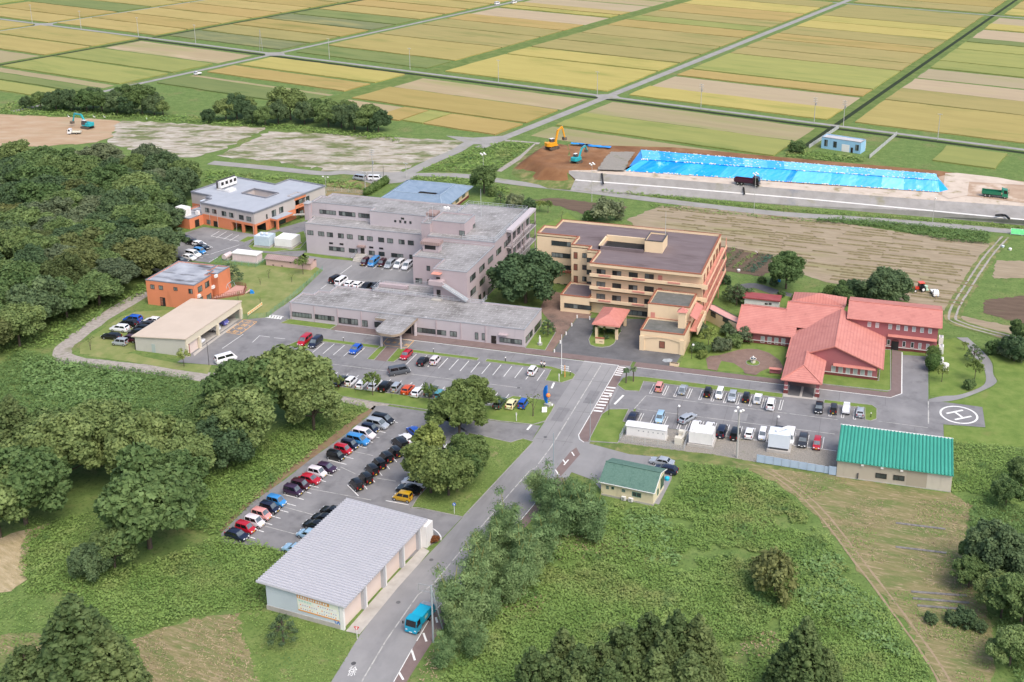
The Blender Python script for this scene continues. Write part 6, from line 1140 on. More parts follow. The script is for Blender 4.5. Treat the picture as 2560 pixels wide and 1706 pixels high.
TRG = random.Random(9)
def tree(kind, p, s, label, cat='tree', group=None, name=None, sz=None, rot=None, crown_mat=None):
    t = thing(name or ('bamboo_clump' if 'bamboo' in kind else 'cedar_tree' if 'cedar' in kind else 'shrub' if cat == 'shrub' else 'tree'), label, cat, (p[0],p[1],0), TRG.uniform(0,6.28) if rot is None else rot, group); t.scale = (s, s, sz or s)
    cr, tr = TP[kind]; c = child('crown', cr, t); child('culm' if 'bamboo' in kind else 'trunk', tr, t)
    if crown_mat: c.material_slots[0].link = 'OBJECT'; c.material_slots[0].material = crown_mat
    return t
def inpoly(x, y, P):
    r = False; n = len(P)
    for i in range(n):
        x1, y1, x2, y2 = P[i][0], P[i][1], P[i-1][0], P[i-1][1]
        if (y1 > y) != (y2 > y) and x < (x2-x1)*(y-y1)/(y2-y1)+x1: r = not r
    return r
def scatter(P, d, seed, keep=None):
    rg = random.Random(seed); xs = [p[0] for p in P]; ys = [p[1] for p in P]; out = []
    for _ in range(20000):
        x, y = rg.uniform(min(xs),max(xs)), rg.uniform(min(ys),max(ys))
        if inpoly(x,y,P) and all((x-a)**2+(y-b)**2 > d*d for a,b in out): out.append((x,y))
    return out
# the dense wood on the left
wood = [zz(*q) for q in [(-160,395),(0,400),(150,398),(330,412),(440,430),(420,470),(392,505),(395,560),(375,600),(330,648),(270,690),(190,735),(90,795),(0,820),(-160,850)]]
LEAFV = [None, L_grey, None, leafmat('olive_leaves', (0.081,0.106,0.037), (0.127,0.155,0.056), (0.178,0.213,0.081)), None, L_dark]
def wood_label(x, y):
    if y > 318: return 'tree in the dense wood along the cleared ground'
    if x > -207 and y > 262: return 'tree at the wood edge by the back car park'
    if x > -196: return 'tree at the wood edge beside the small orange building'
    if y < 235 and x > -222: return 'tree at the wood edge along the gravel track'
    if x < -262: return 'tree in the dense wood at the left picture edge'
    return 'tree inside the dense wood, %s half' % ('far' if y > 272 else 'near')
for k, (x,y) in enumerate(scatter(wood, 7.0, 1)): tree(('broad0','broad3','dark0','broad1','broad2','dark1','broad3')[k % 7], (x,y), TRG.uniform(.9,1.42), wood_label(x,y), group='trees of the dense wood: '+wood_label(x,y)[8:], sz=TRG.uniform(.8,1.2), crown_mat=LEAFV[(k*5+k//3) % 6])
def copse(pts, kinds, label, group, s0=.8, s1=1.1):
    for k, (q, s) in enumerate(sorted(pts)): tree(kinds[k % len(kinds)], zz(*q), s, f'{label}, {ORD[k]} from left', group=group)
copse([((60,250),.5),((95,252),.7),((130,255),.85),((165,255),.85),((200,258),.9),((235,260),.9),((270,262),.9),((300,264),.9),((328,262),1.25),((355,264),.9),((375,266),.6),((215,250),.9),((150,248),.8),((290,250),.95)], ('dark0','broad1','dark1','broad3'), 'dark tree in the left copse behind the cleared ground', 'left copse behind the cleared ground')
copse([((480,282),.55),((520,278),.85),((545,276),1.0),((580,285),.75),((610,290),.75),((640,285),.9),((668,276),1.25),((700,285),.9),((725,280),.9),((755,292),.95),((785,295),.95),((815,300),1.0),((845,302),1.0),((870,303),.85),((560,268),.85),((740,276),.7),((800,285),.9)], ('dark1','broad0','dark0','broad2'), 'dark tree in the right copse behind the cleared ground', 'right copse behind the cleared ground')
# single trees
def T(kind, zm, q, s, label, **k): return tree(kind, zm(*q), s, label, **k)
T('dark0', zc, (290,1010), 1.62, 'huge round dark tree between the pink hospital and the yellow care home', sz=1.3)
T('broad1', zd, (725,480), 1.0, 'spreading tree at the vegetable plots behind the red hall', sz=.95); T('dark1', zd, (1690,640), 1.25, 'largest dome-shaped dark tree behind the red hall', sz=.95); T('dark0', zd, (1400,625), .62, 'dark tree tucked against the dome-shaped tree behind the red hall'); T('broad2', zd, (1278,630), .52, 'small dark tree between clipped ball and dome-shaped tree')
T('topiary', zd, (1160,597), 1.15, 'clipped green ball shrub behind the red hall', cat='shrub'); T('shrub', zd, (1085,590), .6, 'low shrub left of the clipped ball', cat='shrub'); T('shrub', zd, (1320,635), .55, 'low shrub right of the clipped ball', cat='shrub')
for q, s, kd, lb in (((668,968),1.5,'broad0','tallest broad tree of the big clump beside the lower car park'),((585,985),1.4,'broad2','left broad tree of the big clump beside the lower car park'),((722,990),1.15,'broad3','right broad tree of the big clump beside the lower car park'),((560,1045),1.3,'broad1','front broad tree of the big clump beside the lower car park'),((520,1075),1.0,'dark1','grey-green dark tree at the foot of the big clump'),((470,1030),1.0,'broad3','small tree at the left foot of the big clump')): T(kd, zz, q, s, lb)
for zv, q, s, kd, lb in ((zf,(1870,1385),.9,'broad1','upper roadside tree between the two car parks'),(zn,(45,345),.85,'broad2','leftmost roadside tree over the parked white minivan'),(zn,(160,360),.8,'broad0','front roadside tree on the verge lawn'),(zn,(222,322),.8,'broad3','third roadside tree on the verge lawn'),(zn,(283,262),.85,'broad1','roadside tree nearest the access road'),(zf,(1760,1530),.9,'broad2','roadside tree behind the front roadside trees')): T(kd, zv, q, s, lb, crown_mat=L_mid)
T('airy', zz, (985,1070), .85, 'thin pale tree above the slanting car row')
# left middle trees
for q, s, kd, lb in (((40,1075),1.5,'cedar1','dark conifer at the left edge beyond the straw field'),((150,1130),1.4,'broad1','broad tree left of the bramble slope'),((235,1070),1.3,'broad3','rounded tree behind the bramble slope'),((330,1105),1.25,'broad0','middle tree of the bramble slope'),((60,1205),1.35,'broad2','tree at the left edge beside the straw field'),((0,1235),1.15,'broad0','tree cut by the left edge beside the straw field'),((345,1260),1.45,'broad2','largest bushy tree above the weedy slope'),((415,1195),1.15,'broad1','bushy tree next to the lower car park row'),((265,1310),.75,'broad3','low bushy tree at the front of the weedy slope'),((215,1330),.6,'dark0','dark low tree at the front of the weedy slope'),((435,1110),.95,'broad2','small tree above the lower car park row'),((120,1060),1.0,'broad0','tree behind the conifer at the left edge'),((200,1010),.6,'broad3','small tree above the bramble slope at left')): T(kd, zz, q, s, lb)
def TT(kind, zm, q, h, label, **k): return tree(kind, zm(q[0], q[1], h), h/10.6 if 'cedar' in kind else h/9.2, label, **k)
for q, h, kd, lb in (((385,1090),17,'cedar0','tall cone-shaped cedar at the bottom left'),((120,1330),11,'cedar1','small cedar left of the tall cone-shaped cedar'),((215,1440),9,'cedar1','low cedar at the bottom left corner'),((560,1270),13,'cedar0','cedar leaning into the right side of the tall cedar')): TT(kd, zm, q, h, lb).scale = (h/10.6*1.3, h/10.6*1.3, h/10.6)
CEN = sorted([(700,1330),(820,1290),(900,1190),(1010,1250),(1150,1235),(1290,1085),(1330,1310),(1470,1065),(1500,1285),(1565,1170),(1640,1090),(1780,1100),(1720,1260),(1200,1420),(960,1420)])
for k, q in enumerate(CEN): TT('cedar%d' % (k % 2), zn, q, (12.5,14,13)[k % 3], f'cedar of the bottom centre group, {ORD[k]} from the left', group='cedars at the bottom centre', sz=1.15)
TT('cedar0', zo, (925,1150), 13.5, 'single cedar at the bottom right of the weedy field'); TT('cedar1', zo, (1060,1330), 9.5, 'low cedar beside the single cedar at bottom right'); TT('cedar1', zo, (790,1290), 9.5, 'low cedar left of the single cedar at bottom right')
# bamboo along the road
BAM = sorted([(740,125),(800,205),(545,345),(605,460),(480,440),(370,525),(425,610),(345,700),(300,760),(190,830),(965,200),(1010,230),(1065,290),(1110,350),(700,570),(640,600),(215,1110),(310,1175),(140,1225),(560,720),(870,330),(760,430),(480,700),(390,860),(250,950),(900,260),(300,900)], reverse=True)
for k, q in enumerate(BAM): TT('bamboo%d' % (k % 3), zn, q, (9.5,10.5,8.5)[k % 3] if q[1] < 1000 else 6.5, (f'bamboo clump, {ORD[k]} from the pharmacy end of the grove' if k < 20 else f'bamboo clump, {ORD[len(BAM)-1-k]} from the refuse truck end of the grove'), group='bamboo grove along the road', cat='bamboo')
# right side
T('greyshrub', zo, (715,985), 1.75, 'lone olive-brown bush standing in the weedy field', cat='shrub', sz=1.9, crown_mat=MATS['olive_leaves'])
weeds_late = [((1950,1200),.75),((1870,1190),.55),((1725,1185),.45),((2040,1235),.5)]
for k, (q, s) in enumerate(weeds_late): T('darkshrub', zo, q, s, f'low dark shrub on the mown field, {ORD[k]} of the four by the mulch rows', cat='shrub', group='low shrubs on the mown field')
for q, s, kd, lb in (((2290,1330),.95,'dark0','tall dark evergreen at the right edge of the mown field'),((2240,1300),.5,'broad0','light bush left of the dark evergreen at the right edge'),((2225,1350),.55,'broad3','bush in front of the dark evergreen at the right edge'),((2300,1420),.7,'broad1','bush at the right edge below the dark evergreen'),((2345,1440),.8,'broad2','bush cut by the right edge below the evergreen'),((2320,1530),.6,'broad0','lowest bush on the right edge'),((2345,1345),.8,'dark1','second dark tree cut by the right edge'),((2310,1165),.55,'broad3','bush on the mound right of the teal warehouse'),((2345,1120),.55,'broad1','bush at the right edge above the mown field'),((2330,830),.6,'dark1','dark shrubbery tree at the right edge above the lawn'),((2345,790),.5,'broad2','small tree at the right edge by the farm track')): T(kd, zz, q, s, lb)
for q, s, kd, lb in (((2165,1230),1.05,'topiary','front clipped ball shrub beside the driveway'),((2165,1140),1.0,'topiary','rear clipped ball shrub beside the driveway')): T(kd, zd, (q[0],q[1]+50), s, lb, cat='shrub')
for q, s, kd, lb in (((1545,375),.9,'sapling','small pruned tree in front of the clipped ball shrubs'),((1855,190),1.05,'pine','pruned pine inside the bend of the curved path'),((1865,375),1.15,'sapling','pale pruned tree inside the bend of the curved path'),((1810,440),.62,'shrub','dark round shrub inside the bend of the curved path'),((1765,65),.5,'sapling','tiny tree at the top of the curved path'),((2060,95),.9,'shrub','shrub on the lawn right of the curved path'),((2220,150),1.2,'greyshrub','spreading shrub on the right lawn'),((2320,110),1.2,'darkshrub','dark shrub at the right lawn edge')): T(kd, zj, q, s, lb, cat='shrub' if 'shrub' in kd else 'tree')
# hospital gardens
for q, s, kd, lb in (((1060,1340),.85,'sapling','small tree on the island before the yellow care home'),((1000,1300),.62,'shrub','left shrub on the care home island'),((1130,1300),.6,'darkshrub','right shrub on the care home island'),((1180,1310),.5,'shrub','small shrub beside the porch pier'),((1080,1365),.3,'darkshrub','low clipped shrub behind the name stone'),((510,1330),.95,'pine','small pine on the lawn beside the white statue'),((2080,1470),1.2,'sapling','pale tree in the garden between yellow and red buildings'),((2210,1480),.85,'greyshrub','grey shrub at the plaza edge'),((1960,1490),.7,'shrub','shrub by the lamp post beside the care home'),((2270,1330),.8,'darkshrub','dark shrub under the passage windows'),((2330,1440),.9,'shrub','shrub at the corner of the red hall'),((2010,1330),.9,'greyshrub','feathery shrub under the care home balcony'),((2060,1500),.5,'shrub','tiny shrub beside the grey plaza shrub'),((2015,1550),.55,'shrub','yellowish small shrub by the brick walk')): T(kd, zc, q, s, lb, cat='shrub' if 'shrub' in kd else 'tree', crown_mat=L_light if 'yellowish' in lb else None)
for q, s, kd, lb in (((240,640),1.35,'pine','big garden pine left of the white store'),((170,600),1.0,'pine','garden pine behind the big garden pine'),((290,600),1.1,'darkshrub','dark shrub beside the garden pine'),((110,430),.8,'darkshrub','dark shrub by the path behind the care home'),((300,1010),1.1,'greyshrub','feathery bush before the red hall windows'),((80,1090),.95,'greyshrub','grey bush at the left of the brick plaza'),((180,900),.75,'darkshrub','dark shrub at the hall corner'),((490,420),.5,'shrub','low shrub by the dark path behind the hall'),((600,450),.55,'darkshrub','dark low shrub by the path behind the hall'),((830,590),.6,'shrub','shrub at the lawn tip behind the hall'),((680,560),.45,'shrub','little shrub on the strip behind the hall')): T(kd, zd, q, s, lb, cat='shrub' if 'shrub' in kd else 'tree')
for q, s, kd, lb in (((910,1135),1.15,'sapling','leafy small tree in the middle of the long lawn strip'),((570,1085),.8,'sapling','slim tree at the left of the long lawn strip'),((740,1110),.5,'bare','tiny sapling on the long lawn strip'),((1095,1160),.5,'bare','second tiny sapling on the long lawn strip'),((1462,1205),.95,'sapling','slim tree at the right of the long lawn strip'),((400,1060),.9,'sapling','slim tree at the far left of the long lawn strip'),((1640,1240),.7,'sapling','slim tree where the lane meets the lawn strip')): T(kd, zf, q, s, lb)
T('bare', zh, (520,1105), 2.1, 'vase-shaped bare-stemmed tree beside the blue monument', sz=1.9); T('sapling', zh, (150,1050), .8, 'thin tree at the left of the monument lawn')
T('pine', za, (1075,1225), 1.75, 'wide gnarled pine on the playground lawn', sz=1.35); T('sapling', za, (1795,1125), 1.05, 'round-headed small tree at the shed end of the playground', sz=1.15)
for q in ((1685,1200),(1460,1165),(1375,1225),(1160,1385),(1375,1410)): T('bare', za, q, 1.0 if q[0] != 1375 else .8, {1685:'bare sapling nearest the long pink shed',1460:'bare sapling in the upper middle of the playground lawn',1160:'bare sapling in front of the timber deck'}.get(q[0], 'tiny bare sapling right of the slide' if q[1] > 1300 else 'tiny bare sapling above the slide'), group='bare saplings on the playground lawn')
T('bare', ze, (105,925), 1.3, 'bare young tree on the grass left of the parked cars'); T('sapling', ze, (1020,1085), .9, 'small tree at the near corner of the beige shed')
T('pine', zl, (360,1260), 1.1, 'leaning pine in front of the billboard', sz=1.2)
for q, s, kd, lb in (((30,540),.95,'broad3','tree behind the pink hospital by the lamp'),((90,560),.8,'shrub','shrub behind the pink hospital roof'),((150,610),.9,'pine','pine behind the pink hospital roof'),((250,640),1.2,'greyshrub','grey bush behind the hospital balconies'),((360,660),1.0,'darkshrub','dark bush behind the hospital balconies'),((440,680),.9,'sapling','young tree on the lawn behind the balconies'),((500,685),.9,'sapling','second young tree on the lawn behind the balconies'),((600,740),1.2,'bare','bare tree at the corner of the care home'),((930,740),2.0,'greyshrub','broad grey-green bush behind the care home roof'),((800,740),.9,'shrub','shrub beside the broad bush behind the care home')): T(kd, zs, q, s, lb, cat='shrub' if 'shrub' in kd else 'tree')
T('shrub', zr, (1020,900), 1.3, 'dark bush left of the blue pump house', cat='shrub')
hd = thing('hedge', 'thick clipped hedge behind the pink hospital roof by the gravel', 'hedge', zb(950,130))
a_, b_ = zb(850,190), zb(1050,70); hl_ = []
for k in range(22): t_ = k/21; hl_.append((a_.x+(b_.x-a_.x)*t_-zb(950,130).x+TRG.uniform(-.5,.5), a_.y+(b_.y-a_.y)*t_-zb(950,130).y, TRG.uniform(.9,1.5), 1.2))
child('crown', lobed_crown('hedge_crown', hl_, 170, .17, L_topi, 98, core=.8), hd)
# palms
def palm(p, h, label):
    t = thing('palm_tree', label, 'palm', (p[0],p[1],.1), 0); mb = MB(); mb.tube((0,0,0),(0,0,h),.14,.11,8); child('trunk', mb.mesh('trunk', M_bark), t); mb = MB()
    for k in range(16):
        a = 6.28*k/16; e = TRG.uniform(-.5,.9); d = Vector((math.cos(a),math.sin(a),0)); s = Vector((-math.sin(a),math.cos(a),0)); p0 = Vector((0,0,h)); p1 = p0+d*.45+Vector((0,0,.35*e+.15)); p2 = p0+d*.85+Vector((0,0,.35*e-.25))
        mb.add([p0-s*.03,p0+s*.03,p1+s*.24,p1-s*.24,p2+s*.1,p2-s*.1], [(0,1,2,3),(3,2,4,5)])
    child('fronds', mb.mesh('fronds', L_dark), t)
palm(zh(1432,780), 3.0, 'left palm on the island by the crosswalk'); palm(zh(1503,765), 3.0, 'right palm on the island by the crosswalk')
# ------------------------------------------------------------------ ground cover: weeds, brambles, field edges (nobody could count it)
def vnoise(x, y, s, seed):
    rng = np.random.default_rng(seed); g = rng.random((64,64)); X, Y = x/s, y/s; i, j = np.floor(X).astype(int), np.floor(Y).astype(int); u, v = X-i, Y-j; u, v = u*u*(3-2*u), v*v*(3-2*v)
    q = lambda a, b: g[a % 64, b % 64]
    return (q(i,j)*(1-u)+q(i+1,j)*u)*(1-v)+(q(i,j+1)*(1-u)+q(i+1,j+1)*u)*v
def npin(x, y, P):
    r = np.zeros(len(x), bool); n = len(P)
    for i in range(n):
        x1, y1, x2, y2 = P[i][0], P[i][1], P[i-1][0], P[i-1][1]; c = (y1 > y) != (y2 > y); r ^= c & (x < (x2-x1)*(y-y1)/((y2-y1) if y2 != y1 else 1e-9)+x1)
    return r
def weeds(name, P, dens, h, size, m, label, cat, seed, holes=(), bump=4.0, asp=.7, bare=0.0):
    P = [(p[0],p[1]) for p in P]; xs = [p[0] for p in P]; ys = [p[1] for p in P]; rng = np.random.default_rng(seed)
    n = int(dens*(max(xs)-min(xs))*(max(ys)-min(ys))); x = rng.uniform(min(xs),max(xs),n); y = rng.uniform(min(ys),max(ys),n)
    k = npin(x+rng.normal(size=n)*.35, y+rng.normal(size=n)*.35, P)
    for q in holes: k &= ~npin(x, y, q)
    if bare: k &= vnoise(x, y, 5.5, seed+7)*.7+vnoise(x, y, 1.7, seed+8)*.3 > bare
    x, y = x[k], y[k]; n = len(x); hh = h*(.35+.9*vnoise(x,y,bump,seed)*vnoise(x,y,bump*.35,seed+1)*1.6)
    z = hh*rng.random(n)**.6; c = np.stack([x,y,z+.03],1); nn = rng.normal(size=(n,3))*.5; nn[:,2] = abs(nn[:,2])+1.0
    me = quads_mesh(name, c, nn, size*(.55+.9*rng.random(n)), asp, m, rng); o = bpy.data.objects.new(name, me); COL.objects.link(o); return tag(o, label, cat, kind='stuff')
def circ(p, r): return [(p[0]+r*math.cos(6.28*k/14), p[1]+r*math.sin(6.28*k/14)) for k in range(14)]
def Q(zm, pts): return [tuple(zm(*q)[:2]) for q in pts]
weeds('weeds', Q(zn, [(1240,420),(1480,440),(1560,430),(1650,330)])+Q(zo, [(150,150),(330,170),(520,200),(720,300),(880,430),(1040,620),(1120,740),(1200,840),(1130,880),(1260,960),(1400,1060),(1520,1240),(1700,1480),(1740,1600),(-900,1600)])+Q(zn, [(100,1568),(230,1440),(420,1180),(600,960),(820,760),(1000,600),(1130,460)]), 33, .85, .15, L_weed, 'tall green weeds and vines covering the field below the pharmacy', 'weeds', 11, bare=.24)
weeds('brambles', Q(zk, [(1180,40),(1560,60),(1500,150),(1250,330),(1000,540),(760,730),(520,940),(300,1130),(150,1280),(60,1340),(-300,1250),(-250,900),(300,600),(700,300)]), 27, 1.2, .15, L_weed, 'bramble bank between the big trees and the parked cars', 'brambles', 12)
weeds('weeds', Q(zm, [(1250,760),(1320,790),(1421,830)])+Q(zl, [(60,400),(250,470),(380,510),(330,620),(200,720),(230,960),(-60,1010)])+Q(zm, [(1350,1140),(1150,1190),(1000,1230),(740,1320),(620,1280),(400,1080),(150,1080),(120,900),(150,760),(400,640),(500,900),(800,930),(1000,850)]), 27, .85, .15, L_weed, 'bright weeds on the slope below the lower car park', 'weeds', 13, bare=.12)
weeds('weeds', Q(zz, [(40,805),(150,830),(300,850),(440,870),(470,900),(420,960),(330,970),(200,960),(110,1000),(0,1000),(-60,900)]), 21, .95, .16, L_vine, 'vine-covered rough ground below the gravel track', 'weeds', 14, bare=.15)
weeds('verge_weeds', Q(zz, [(0,740),(120,700),(250,690),(330,655),(340,672),(240,720),(170,770),(110,800),(0,815)]), 5, .8, .26, L_weed, 'rough green verge between the wood and the gravel track', 'weeds', 15, bare=.2)
weeds('weeds', Q(zo, [(1870,20),(2330,60),(2600,100),(2600,520),(2250,420),(2080,430),(1980,420),(1860,330)]), 18, .75, .15, L_weed, 'rough weeds on the mound right of the teal warehouse', 'weeds', 16, bare=.28)
weeds('brambles', Q(zo, [(2000,440),(2200,430),(2600,500),(2600,1600),(2300,1600),(2200,1400),(2150,1150),(2050,900),(1960,700)]), 24, 1.5, .15, L_vine, 'bramble hedge down the right edge of the mown field', 'brambles', 17)
weeds('kudzu', Q(zR, [(800,575),(950,580),(1130,600),(1258,612),(1250,645),(1130,632),(1000,605),(900,592),(800,585)]), 18, 1.2, .20, L_vine, 'strip of vines between the gravel road and the straw field', 'weeds', 18)
weeds('verge_weeds', Q(zz, [(470,392),(700,412),(820,420),(850,440),(745,430),(640,415),(560,412),(470,425)]), 3.5, .9, .32, L_weed, 'weeds behind the grey and orange building', 'weeds', 19, bare=.15)
weeds('verge_weeds', Q(zq, [(560,1040),(700,1042),(900,1058),(1100,1100),(1130,1130),(1060,1150),(900,1110),(700,1070),(520,1060)]), 3.5, .9, .32, L_weed, 'weeds in front of the blue-tiled hall along the gravel road', 'weeds', 20, bare=.1)
weeds('verge_weeds', Q(zq, [(940,860),(1100,838),(1250,850),(1080,985),(1000,1025),(800,1015),(590,1010)]), 3.5, .9, .32, L_weed, 'weedy triangle between the two gravel roads', 'weeds', 21, bare=.25)
weeds('verge_weeds', Q(zr, [(960,880),(1100,890),(1400,930),(1420,960),(1200,950),(940,925)]), 4, 1.1, .32, L_weed, 'tall weeds before the blue pump house', 'weeds', 22)
weeds('verge_weeds', Q(zp, [(100,600),(640,650),(1000,680),(1250,700),(1700,740),(2000,770),(2250,790),(2353,815),(2353,840),(1900,790),(1560,755),(1240,735),(900,712),(400,688),(0,675),(0,620)]), 2.2, 1.0, .36, L_weed, 'scrub strip under the two copses', 'weeds', 23, bare=.1)
weeds('kudzu', Q(zo, [(860,720),(1000,700),(1130,760),(1180,850),(1130,900),(1260,980),(1400,1080),(1500,1230),(1600,1400),(1500,1430),(1300,1300),(1100,1180),(950,1100),(820,1000),(880,860)]), 16, .8, .24, L_kud, 'pale broad-leaved vine carpet on the right of the weedy field', 'weeds', 41, bare=.2)
weeds('kudzu', Q(zn, [(1300,480),(1480,450),(1600,560),(1656,700),(1656,900),(1500,820),(1350,680),(1260,560)]), 14, .75, .22, L_kud, 'pale vine patch below the pharmacy', 'weeds', 42, bare=.3)
weeds('kudzu', Q(zz, [(60,830),(200,840),(330,880),(300,930),(150,930),(50,900)]), 12, 1.0, .26, L_kud, 'pale vine patch below the gravel track', 'weeds', 43, bare=.25)
weeds('dry_weeds', Q(zn, [(900,640),(1130,560),(1330,600),(1300,740),(1050,760),(760,1100),(620,1180),(430,1130),(600,960)]), 8, .35, .14, L_dry, 'dead grass and litter under the bamboo edge', 'weeds', 44, bare=.5)
weeds('dry_weeds', Q(zo, [(560,1200),(780,1230),(760,1330),(600,1420),(470,1380)]), 9, .3, .14, L_dry, 'bare brown patch with dead stalks among the cedars', 'weeds', 45, bare=.35)
MF = Q(zo, [(720,200),(1120,245),(1500,310),(1850,350),(1985,430),(1955,560),(1925,720),(2025,960),(2135,1250),(2140,1400),(2110,1590),(1810,1590),(1570,1180),(1310,900),(1140,650),(910,420)])
weeds('verge_weeds', Q(zR, [(150,490),(400,515),(700,548),(900,562),(1100,577),(1345,597),(1345,606),(1100,585),(900,570),(700,557),(400,523),(150,497)]), 6, .9, .22, L_weed, 'weed strip between the concrete terrace and the gravel road', 'weeds', 54)
weeds('verge_weeds', Q(zR, [(360,535),(700,572),(820,580),(820,588),(700,580),(360,545)]), 5, .6, .2, L_weed, 'weed strip between the gravel road and the straw field', 'weeds', 55, bare=.15)
weeds('cut_hay', MF, 7, .14, .15, L_dry, 'cut hay strewn over the mown field', 'hay', 46, bare=.50, asp=.35)
weeds('field_grass', MF, 9, .16, .11, L_weed, 'short green grass showing through the mown field', 'grass', 47, bare=.52)
weeds('cut_hay', Q(zm, [(735,1335),(900,1270),(1060,1215),(1310,1190),(1345,1300),(1440,1590),(840,1590)]), 9, .16, .15, L_dry, 'cut hay on the dry field left of the billboard', 'hay', 48, bare=.42, asp=.35)
weeds('rough_grass', Q(zl, [(-60,960),(230,985),(850,1160),(980,1200),(740,1590),(-160,1590)]), 9, .22, .11, L_weed, 'rough grass in front of the billboard', 'grass', 49, bare=.3)
weeds('rough_grass', Q(zm, [(0,1070),(140,1060),(400,1090),(620,1290),(740,1340),(830,1590),(-60,1590)]), 7, .35, .13, L_weed, 'rough grass round the bottom left cedars', 'grass', 50, bare=.25)
weeds('rough_grass', Q(zn, [(640,10),(690,20),(460,262),(250,490),(0,440)])+Q(zk, [(2020,1055),(2080,960),(2220,810),(2360,660),(2480,480)]), 9, .16, .10, L_weed, 'grass of the roadside verge under the trees', 'grass', 51, bare=.3)
weeds('rough_grass', Q(zn, [(0,1430),(60,1330),(100,1568),(-30,1568)]), 9, .3, .12, L_dry, 'dry grass beside the brick walk at the bottom', 'grass', 52, bare=.3)
weeds('rough_grass', Q(zm, [(150,640),(280,680),(500,620),(700,880),(560,960),(420,880),(300,760),(150,760)])+Q(zm, [(140,900)]), 8, .5, .15, L_weed, 'tall grass between the left trees', 'grass', 53)
# vegetable rows behind the care home
for k, (a_, b_, m_, h_) in enumerate([((-60,45),(-140,140),L_vine,.9),((20,55),(-70,170),L_vine,.9),((110,80),(-10,230),L_vine,.8),((235,75),(60,270),L_weed,.5),((300,110),(130,270),L_grey,.7),((420,130),(200,290),L_weed,.5),((500,140),(290,310),L_grey,.4),((575,150),(370,320),mat('cabbage_leaves', [(.03,.075,.045),(.06,.12,.075)], 1.5, .7),.5)]):
    a, b = zd(*a_), zd(*b_); w_ = .95 if k < 7 else 2.2; weeds('vegetable_row', strip([tuple(a[:2]), tuple(b[:2])], w_), 16, h_, .17, m_, f'{("tall leafy","tall leafy","tall leafy","low green","greyish","low green","low grey-green","blue-green cabbage")[k]} vegetable row, {ORD[k]} from the left behind the care home', 'vegetables', 30+k)
# straw swaths on the stubble field
sw = MB(); rgs = random.Random(3); SF = Q(zz, [(1520,480),(1640,477),(1880,510),(2270,562),(2240,610),(2185,705),(2070,680),(1870,630),(1700,570),(1600,552)])
for k in range(420):
    x, y = rgs.uniform(-95,20), rgs.uniform(283,345); yy = y-y % 2.1+rgs.uniform(-.3,.3)
    if inpoly(x, yy, SF): L_ = rgs.uniform(1.5,6); d = rgs.uniform(-.12,.02); sw.add([(x-L_,yy-d*L_-.35,.06),(x+L_,yy+d*L_-.35,.06),(x+L_*.8,yy+d*L_,.32),(x-L_*.8,yy-d*L_,.34),(x+L_,yy+d*L_+.35,.06),(x-L_,yy-d*L_+.35,.06)], [(0,1,2,3),(3,2,4,5)])
tag(sw.build('straw_swath', mat('straw', [(.12,.105,.05),(.24,.205,.125)], .9, .95)), 'raked straw swaths lying on the stubble field', 'straw', kind='stuff')
# ------------------------------------------------------------------ earthworks with the blue tarpaulins
def line3(pts, z): return [zr(a, b, z) for a, b in pts]
L0 = line3([(-315,1118),(300,1152),(1035,1210),(1812,1275),(2353,1322),(2800,1365)], .25); L1 = line3([(-290,1062),(300,1108),(1035,1170),(1812,1244),(2353,1296),(2800,1340)], 1.9); L2 = line3([(-345,1003),(300,1058),(1035,1118),(1812,1178),(2353,1215),(2800,1250)], 4.0)
L3 = line3([(-300,985),(300,1022),(1035,1082),(1850,1135),(2353,1150),(2800,1170)], 4.0); BK = line3([(-330,850),(300,868),(1035,935),(1850,1005),(2353,1080),(2800,1120)], 4.0)
emb = thing('retaining_embankment', 'long grey gravel and concrete terrace below the blue tarpaulins', 'embankment', (-40,365,0))
def loft(name, A, B, m, parent): 
    mb = MB(); n = len(A); mb.add(list(A)+list(B), [(i,i+1,n+i+1,n+i) for i in range(n-1)]); return mb.build(name, m, parent)
M_emb = mat('shotcrete', [(.24,.23,.22),(.32,.31,.30)], .35, .95, bump=.5, bscale=3, blot=((.22,.21,.15),.15,.58,.72), blot2=((.19,.20,.22),.06,.63,.70)); M_step = mat('pale_concrete', [(.62,.61,.58),(.70,.69,.66)], .6, .8); M_bench = mat('bench_track', [(.46,.38,.31),(.58,.50,.42)], .3, .95, blot=((.26,.22,.12),.2,.56,.7))
dn = lambda P, d, z=0.0: [Vector((p.x, p.y+d, p.z+z)) for p in P]
loft('lower_slope', L0, L1, M_emb, emb); loft('step', L1, dn(L1,1.1,.02), M_step, emb); loft('upper_slope', dn(L1,1.1,.02), L2, M_emb, emb); loft('bench', L2, L3, M_bench, emb); loft('foot', dn(L0,-.1,-.4), L0, M_emb, emb)
loft('platform', L3, BK, M_soil_b, emb); loft('rear_slope', BK, [Vector((p.x,p.y+7,0)) for p in BK], mat('orange_cut', [(.46,.21,.10),(.55,.31,.18)], .3, .95), emb)
loft('west_slope', [L0[0], L1[0], L2[0], L3[0], BK[0]], [zs(420,500), zs(330,460), zs(230,400), zs(250,330), zs(400,180)], M_rough, emb)
for q in ((-130,1060),(700,1120)): a, b = zr(q[0], q[1]-38, 4.0), zr(q[0]+8, q[1]+25, 1.95); MB().bar(a+Vector((0,-.1,.1)), b+Vector((0,-.1,.15)), .5, .3).build('drain_hose', M_black, emb)
mb = MB(); hp_ = [ZM(2330,520,8.71)(*q, 2.6) for q in ((1390,165),(1500,150),(1600,165),(1640,200),(1680,235))]
for a, b in zip(hp_, hp_[1:]): mb.tube(a, b, .35, n=8)
mb.build('drain_hose', M_black, emb)
